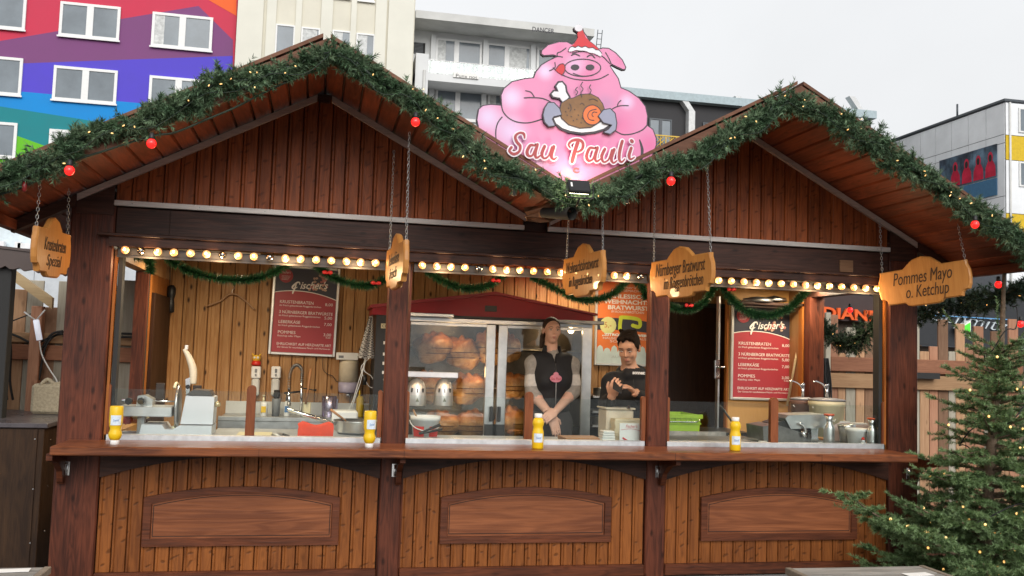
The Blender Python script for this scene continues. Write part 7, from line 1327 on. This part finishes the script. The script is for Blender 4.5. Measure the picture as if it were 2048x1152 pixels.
sdf_mesh('hair', hair, .006, [HAIRK], tuple(np.array(hc)-.24), tuple(np.array(hc)+.26), ma, cut=hair_cut(T, Mh, hc, 1.0, lambda x, y, z: np.minimum(-(y+.052-1.0*np.clip(.072+.010*np.sin(x*75)+.010*np.sin(x*150+1)-z, -.06, .2)+.55*np.clip(np.abs(x)-.045, 0, 1))*.7, .2)))
for k in range(5): pass
tx = L_(1276, 745, -.13); text('print', 'sonnes:', .035, PAPER, tr(tx[0]-.045, -.142, tx[2]-.012) @ rot('Z', 3) @ FRONT, ma, width=.095, offset=.0012, extrude=.001)
ht = smooth_path([(cx-.02, -.085, shz+.03), (cx-.025, -.115, shz-.03), (cx-.02, -.135, shz-.12)], 5); MB().tube(ht, .0028, 5).build('drawstring', BLACKM, ma)
phn = thing('phone', 'black smartphone held in both hands by the man in the hoodie', 'phone', (MX+ph[0], MY+ph[1], FLOOR+ph[2])); Mp = rot('Y', 28) @ rot('X', -48)
MB().box(-.037, .037, -.004, .004, -.075, .075, ch=.003, M=Mp).build('case', BLACK, phn); MB().box(-.034, .034, .0041, .0048, -.071, .071, M=Mp).build('screen', plain('phone_screen', (.02, .02, .025), .1, emit=(.4, .5, .6), es=.4), phn); MB().box(-.03, -.008, -.0062, -.0041, .045, .068, ch=.001, M=Mp).build('camera_bump', CHROME, phn)
# ================================================================== FIR TREE
FIRM = plain('fir_needles', (.066, .122, .040), .5, 0, .28, 9, island=.5, c2=(.135, .205, .078), spec=.35); FIRT = plain('young_fir_tips', (.17, .26, .11), .5, 0, .2, 5, island=.3); BARK = plain('fir_bark', (.17, .12, .08), .9, 0, .35, 30, bump=.6, bscale=90)
TY = -.45
tb, tt_ = at(1958, 1150, TY), at(2010, 545, TY); tree = thing('fir_tree', 'tall Nordmann fir with warm fairy lights standing at the right corner of the stall', 'tree', (tb[0], TY, 0))
rng = np.random.default_rng(21); top = np.array([tt_[0]-tb[0], 0, tt_[2]]); base = np.array([0., 0., .12])
def axis(z): u = (z-base[2])/(top[2]-base[2]); return base*(1-u)+top*u+np.array([.012*math.sin(z*4), 0, 0])
MB().tube([tuple(axis(z)) for z in np.linspace(.12, top[2]+.02, 16)], list(np.linspace(.052, .010, 16)), 10).build('trunk', BARK, tree)
stems = []; wood_m = MB(); tips = []
def branch(p0, d, L, lev=0, up=.25, lat=.52):
    d = np.array(d, float); d /= np.linalg.norm(d); P = []; n = max(4, int(L/.05)); p = np.array(p0, float)
    for i in range(n+1):
        P.append(p.copy()); u = i/n; dd = d.copy(); dd[2] += -.16*math.sin(math.pi*u*.9)+up*u*u; dd /= np.linalg.norm(dd); p = p+dd*L/n
    P = np.array(P)
    if lev == 0: wood_m.tube([tuple(q) for q in P[::2]]+[tuple(P[-1])], list(np.linspace(.004+.011*L, .003, len(P[::2])+1)), 5)
    for i in range(n):
        if lev > 0 or i > n*.12: stems.append((P[i], P[i+1]-P[i], lev, i >= n-(2 if lev > 0 else 1)))
    if lev < 2:
        k = int(L/(.062 if lev == 0 else .07))
        for j in range(k):
            u = (j+.8)/(k+.4)
            if u < .14: continue
            i = min(int(u*n), n-1); t = P[i+1]-P[i]; t /= np.linalg.norm(t); h = np.cross(t, [0, 0, 1]); h /= np.linalg.norm(h)+1e-9
            for sg in (-1, 1):
                if rng.random() < .12: continue
                l = L*(lat if lev == 0 else .45)*(1-u*.62)*rng.uniform(.75, 1.15)
                if l < .045: continue
                branch(P[i], t*.8+h*sg*.8+np.array([0, 0, .06+rng.normal()*.16]), l, lev+1, .12)
    tips.append((P[-1], P[-1]-P[-2]))
NBR = 134
for k in range(NBR):     # limbs spiral up the trunk, longest low down
    u = (k+.5)/NBR; z = .40+(top[2]-.50-.40)*u**1.10; a = k*2.39996+rng.normal()*.2; L0 = .10+(top[2]-z)*.315
    L = L0*rng.uniform(.62, 1.08); branch(axis(z), (math.cos(a), math.sin(a)*.95, .10+.40*(z/top[2])**2+rng.normal()*.10), L, 0, .34)
for a, el in ((2.7, .62), (.5, .6), (4.2, .75), (5.4, .7)): branch(axis(top[2]-.58), (math.cos(a), .6*math.sin(a), el), .50, 2, 1.1)
stems += [(axis(q), axis(q+.05)-axis(q), 3, False) for q in np.arange(top[2]-.42, top[2]+.02, .05)]
q0 = at(1850, 1085, -.75)-np.array([tb[0], TY, 0]); q1 = at(1712, 945, -.95)-np.array([tb[0], TY, 0])       # the long limb across the corner post
q2 = q0-np.array([-.35, -.15, .12]); branch(q2, q1-q2-np.array([0, 0, .12]), np.linalg.norm(q1-q2)*1.02, 0, .30, .36)
P = np.array([s[0] for s in stems]); D = np.array([s[1] for s in stems]); lens = np.linalg.norm(D, axis=1); keep = lens > 1e-4; P, D = P[keep], D[keep]
isT = np.array([s[3] for s in stems])[keep]
V, F = needle_soup(P[~isT], D[~isT], 26, .027, .0046, .55, rng, droop=-.35); g = fast_mesh('crown', V, F, FIRM, tree)
V, F = needle_soup(P[isT], D[isT], 26, .026, .0044, .75, rng, droop=-.3); fast_mesh('young_shoots', V, F, FIRT, tree)['kind'] = 'stuff'; g['kind'] = 'stuff'
wood_m.build('branch', BARK, tree)
fl_ = thing('fairy_lights', 'warm fairy lights and black cable wound through the Nordmann fir', 'string lights', (tb[0], TY, 0), group='fairy lights wound through the garlands')
me = MB().ell((0, 0, 0), (.0075, .0075, .0085), 8, 6).mesh('bulb', WARM); me2 = MB().tube([(0, 0, -.02), (0, 0, -.006)], .004, 5).mesh('bulb_socket', SOCK); order = []
cand = P[rng.permutation(len(P))]; n_ = 0
for p in cand:
    ax_ = axis(p[2]); r = np.hypot(p[0]-ax_[0], p[1]-ax_[1])
    if n_ < 125 and p[1] < .15 and r > .10 and rng.random() < .8:
        b = bpy.data.objects.new('bulb', me); C.objects.link(b); b.parent = fl_; b.location = tuple(p+np.array([rng.normal()*.012, -.02-.02*rng.random(), .012])); n_ += 1
cab = [tuple(axis(z)+np.array([.17*(top[2]+.1-z)*math.cos(z*11), .17*(top[2]+.1-z)*math.sin(z*11)-.03, .03*math.sin(z*40)])) for z in np.linspace(2.3, .45, 90)]
MB().tube(cab, .004, 5).build('cable', BLACKM, fl_)
pb = thing('planter_box', 'brown wooden box at the foot of the fir tree', 'planter', (tb[0], TY, 0)); PBX = wood('planter_timber', (.16, .065, .04), (.08, .03, .02), 'X', .6)
for k in range(3):
    z0 = .02+.14*k; MB().box(-.30, .30, -.28, -.255, z0, z0+.135, ch=.004).build('board', PBX, pb); MB().box(-.30, -.275, -.2545, .28, z0, z0+.135, ch=.004).build('board', PBX, pb); MB().box(.275, .30, -.2545, .28, z0, z0+.135, ch=.004).build('board', PBX, pb)
MB().box(-.274, .274, -.254, .28, .02, .36).build('soil', plain('soil', (.03, .022, .016), .9), pb)
# brown board lying behind the tree, beside the stall
wbx = thing('wooden_box', 'low brown wooden box behind the fir against the fence', 'box'); a = at(1845, 1040, .9); MB().box(a[0]-.05, a[0]+.9, .9, 1.4, .02, a[2], ch=.006).build('body', PBX, wbx); MB().box(a[0]-.07, a[0]+.92, .88, 1.42, a[2]+.0005, a[2]+.03, ch=.004).build('lid', DARKR, wbx)
# ================================================================== STANDING TABLES IN THE FOREGROUND
TABW = wood('weathered_table_board', (.34, .32, .29), (.17, .16, .145), 'X', .65, grain=1.3, tone=.12, stain=.6); TABE = wood('table_edge', (.27, .22, .17), (.15, .12, .09), 'X', .65)
def table(label, xa, xb, yf, yb, z):
    t = thing('standing_table', label, 'table', ((xa+xb)/2, (yf+yb)/2, 0), group='weathered standing tables'); w_ = (xb-xa)/2; d = (yb-yf)/2; n = 5
    for k in range(n):
        y = -d+2*d*k/n; MB().box(-w_+.03, w_-.03, y+.003, y+2*d/n-.003, z-.025, z+R.uniform(-.002, .001), ch=.003).build('plank', TABW, t)
    for e in (-1, 1): MB().box(e*w_-(.0295 if e > 0 else 0), e*w_+(.0295 if e < 0 else 0), -d, d, z-.03, z+.003, ch=.003).build('end_batten', TABE, t)
    MB().box(-w_+.05, w_-.05, -d+.05, d-.05, z-.09, z-.027).build('apron', TABE, t)
    for ex in (-1, 1):
        for ey in (-1, 1): MB().box(ex*(w_-.09)-.035, ex*(w_-.09)+.035, ey*(d-.09)-.035, ey*(d-.09)+.035, .0, z-.0905, ch=.004).build('leg', TABE, t)
    return t
TZ = .86
p0, p1 = at_z(1570, 1136, TZ), at_z(1872, 1140, TZ); table('weathered grey wooden table at the bottom right before the stall', p0[0], p1[0], p0[1]-.75, p0[1], TZ)
p0 = at_z(103, 1134, TZ); table('weathered grey wooden table at the bottom left corner', p0[0]-1.0, p0[0], p0[1]-.75, p0[1], TZ)
for px, py, lab in ((1828, 1146, 'white paper lying on the right weathered table'), (28, 1138, 'white paper lying on the left weathered table')):
    q = at_z(px, py, TZ+.003); t = thing('paper_sheet', lab, 'paper', (q[0], q[1]-.03, TZ+.003), .1); MB().box(-.07, .07, -.03, .03, 0, .0015).build('sheet', PAPER, t)
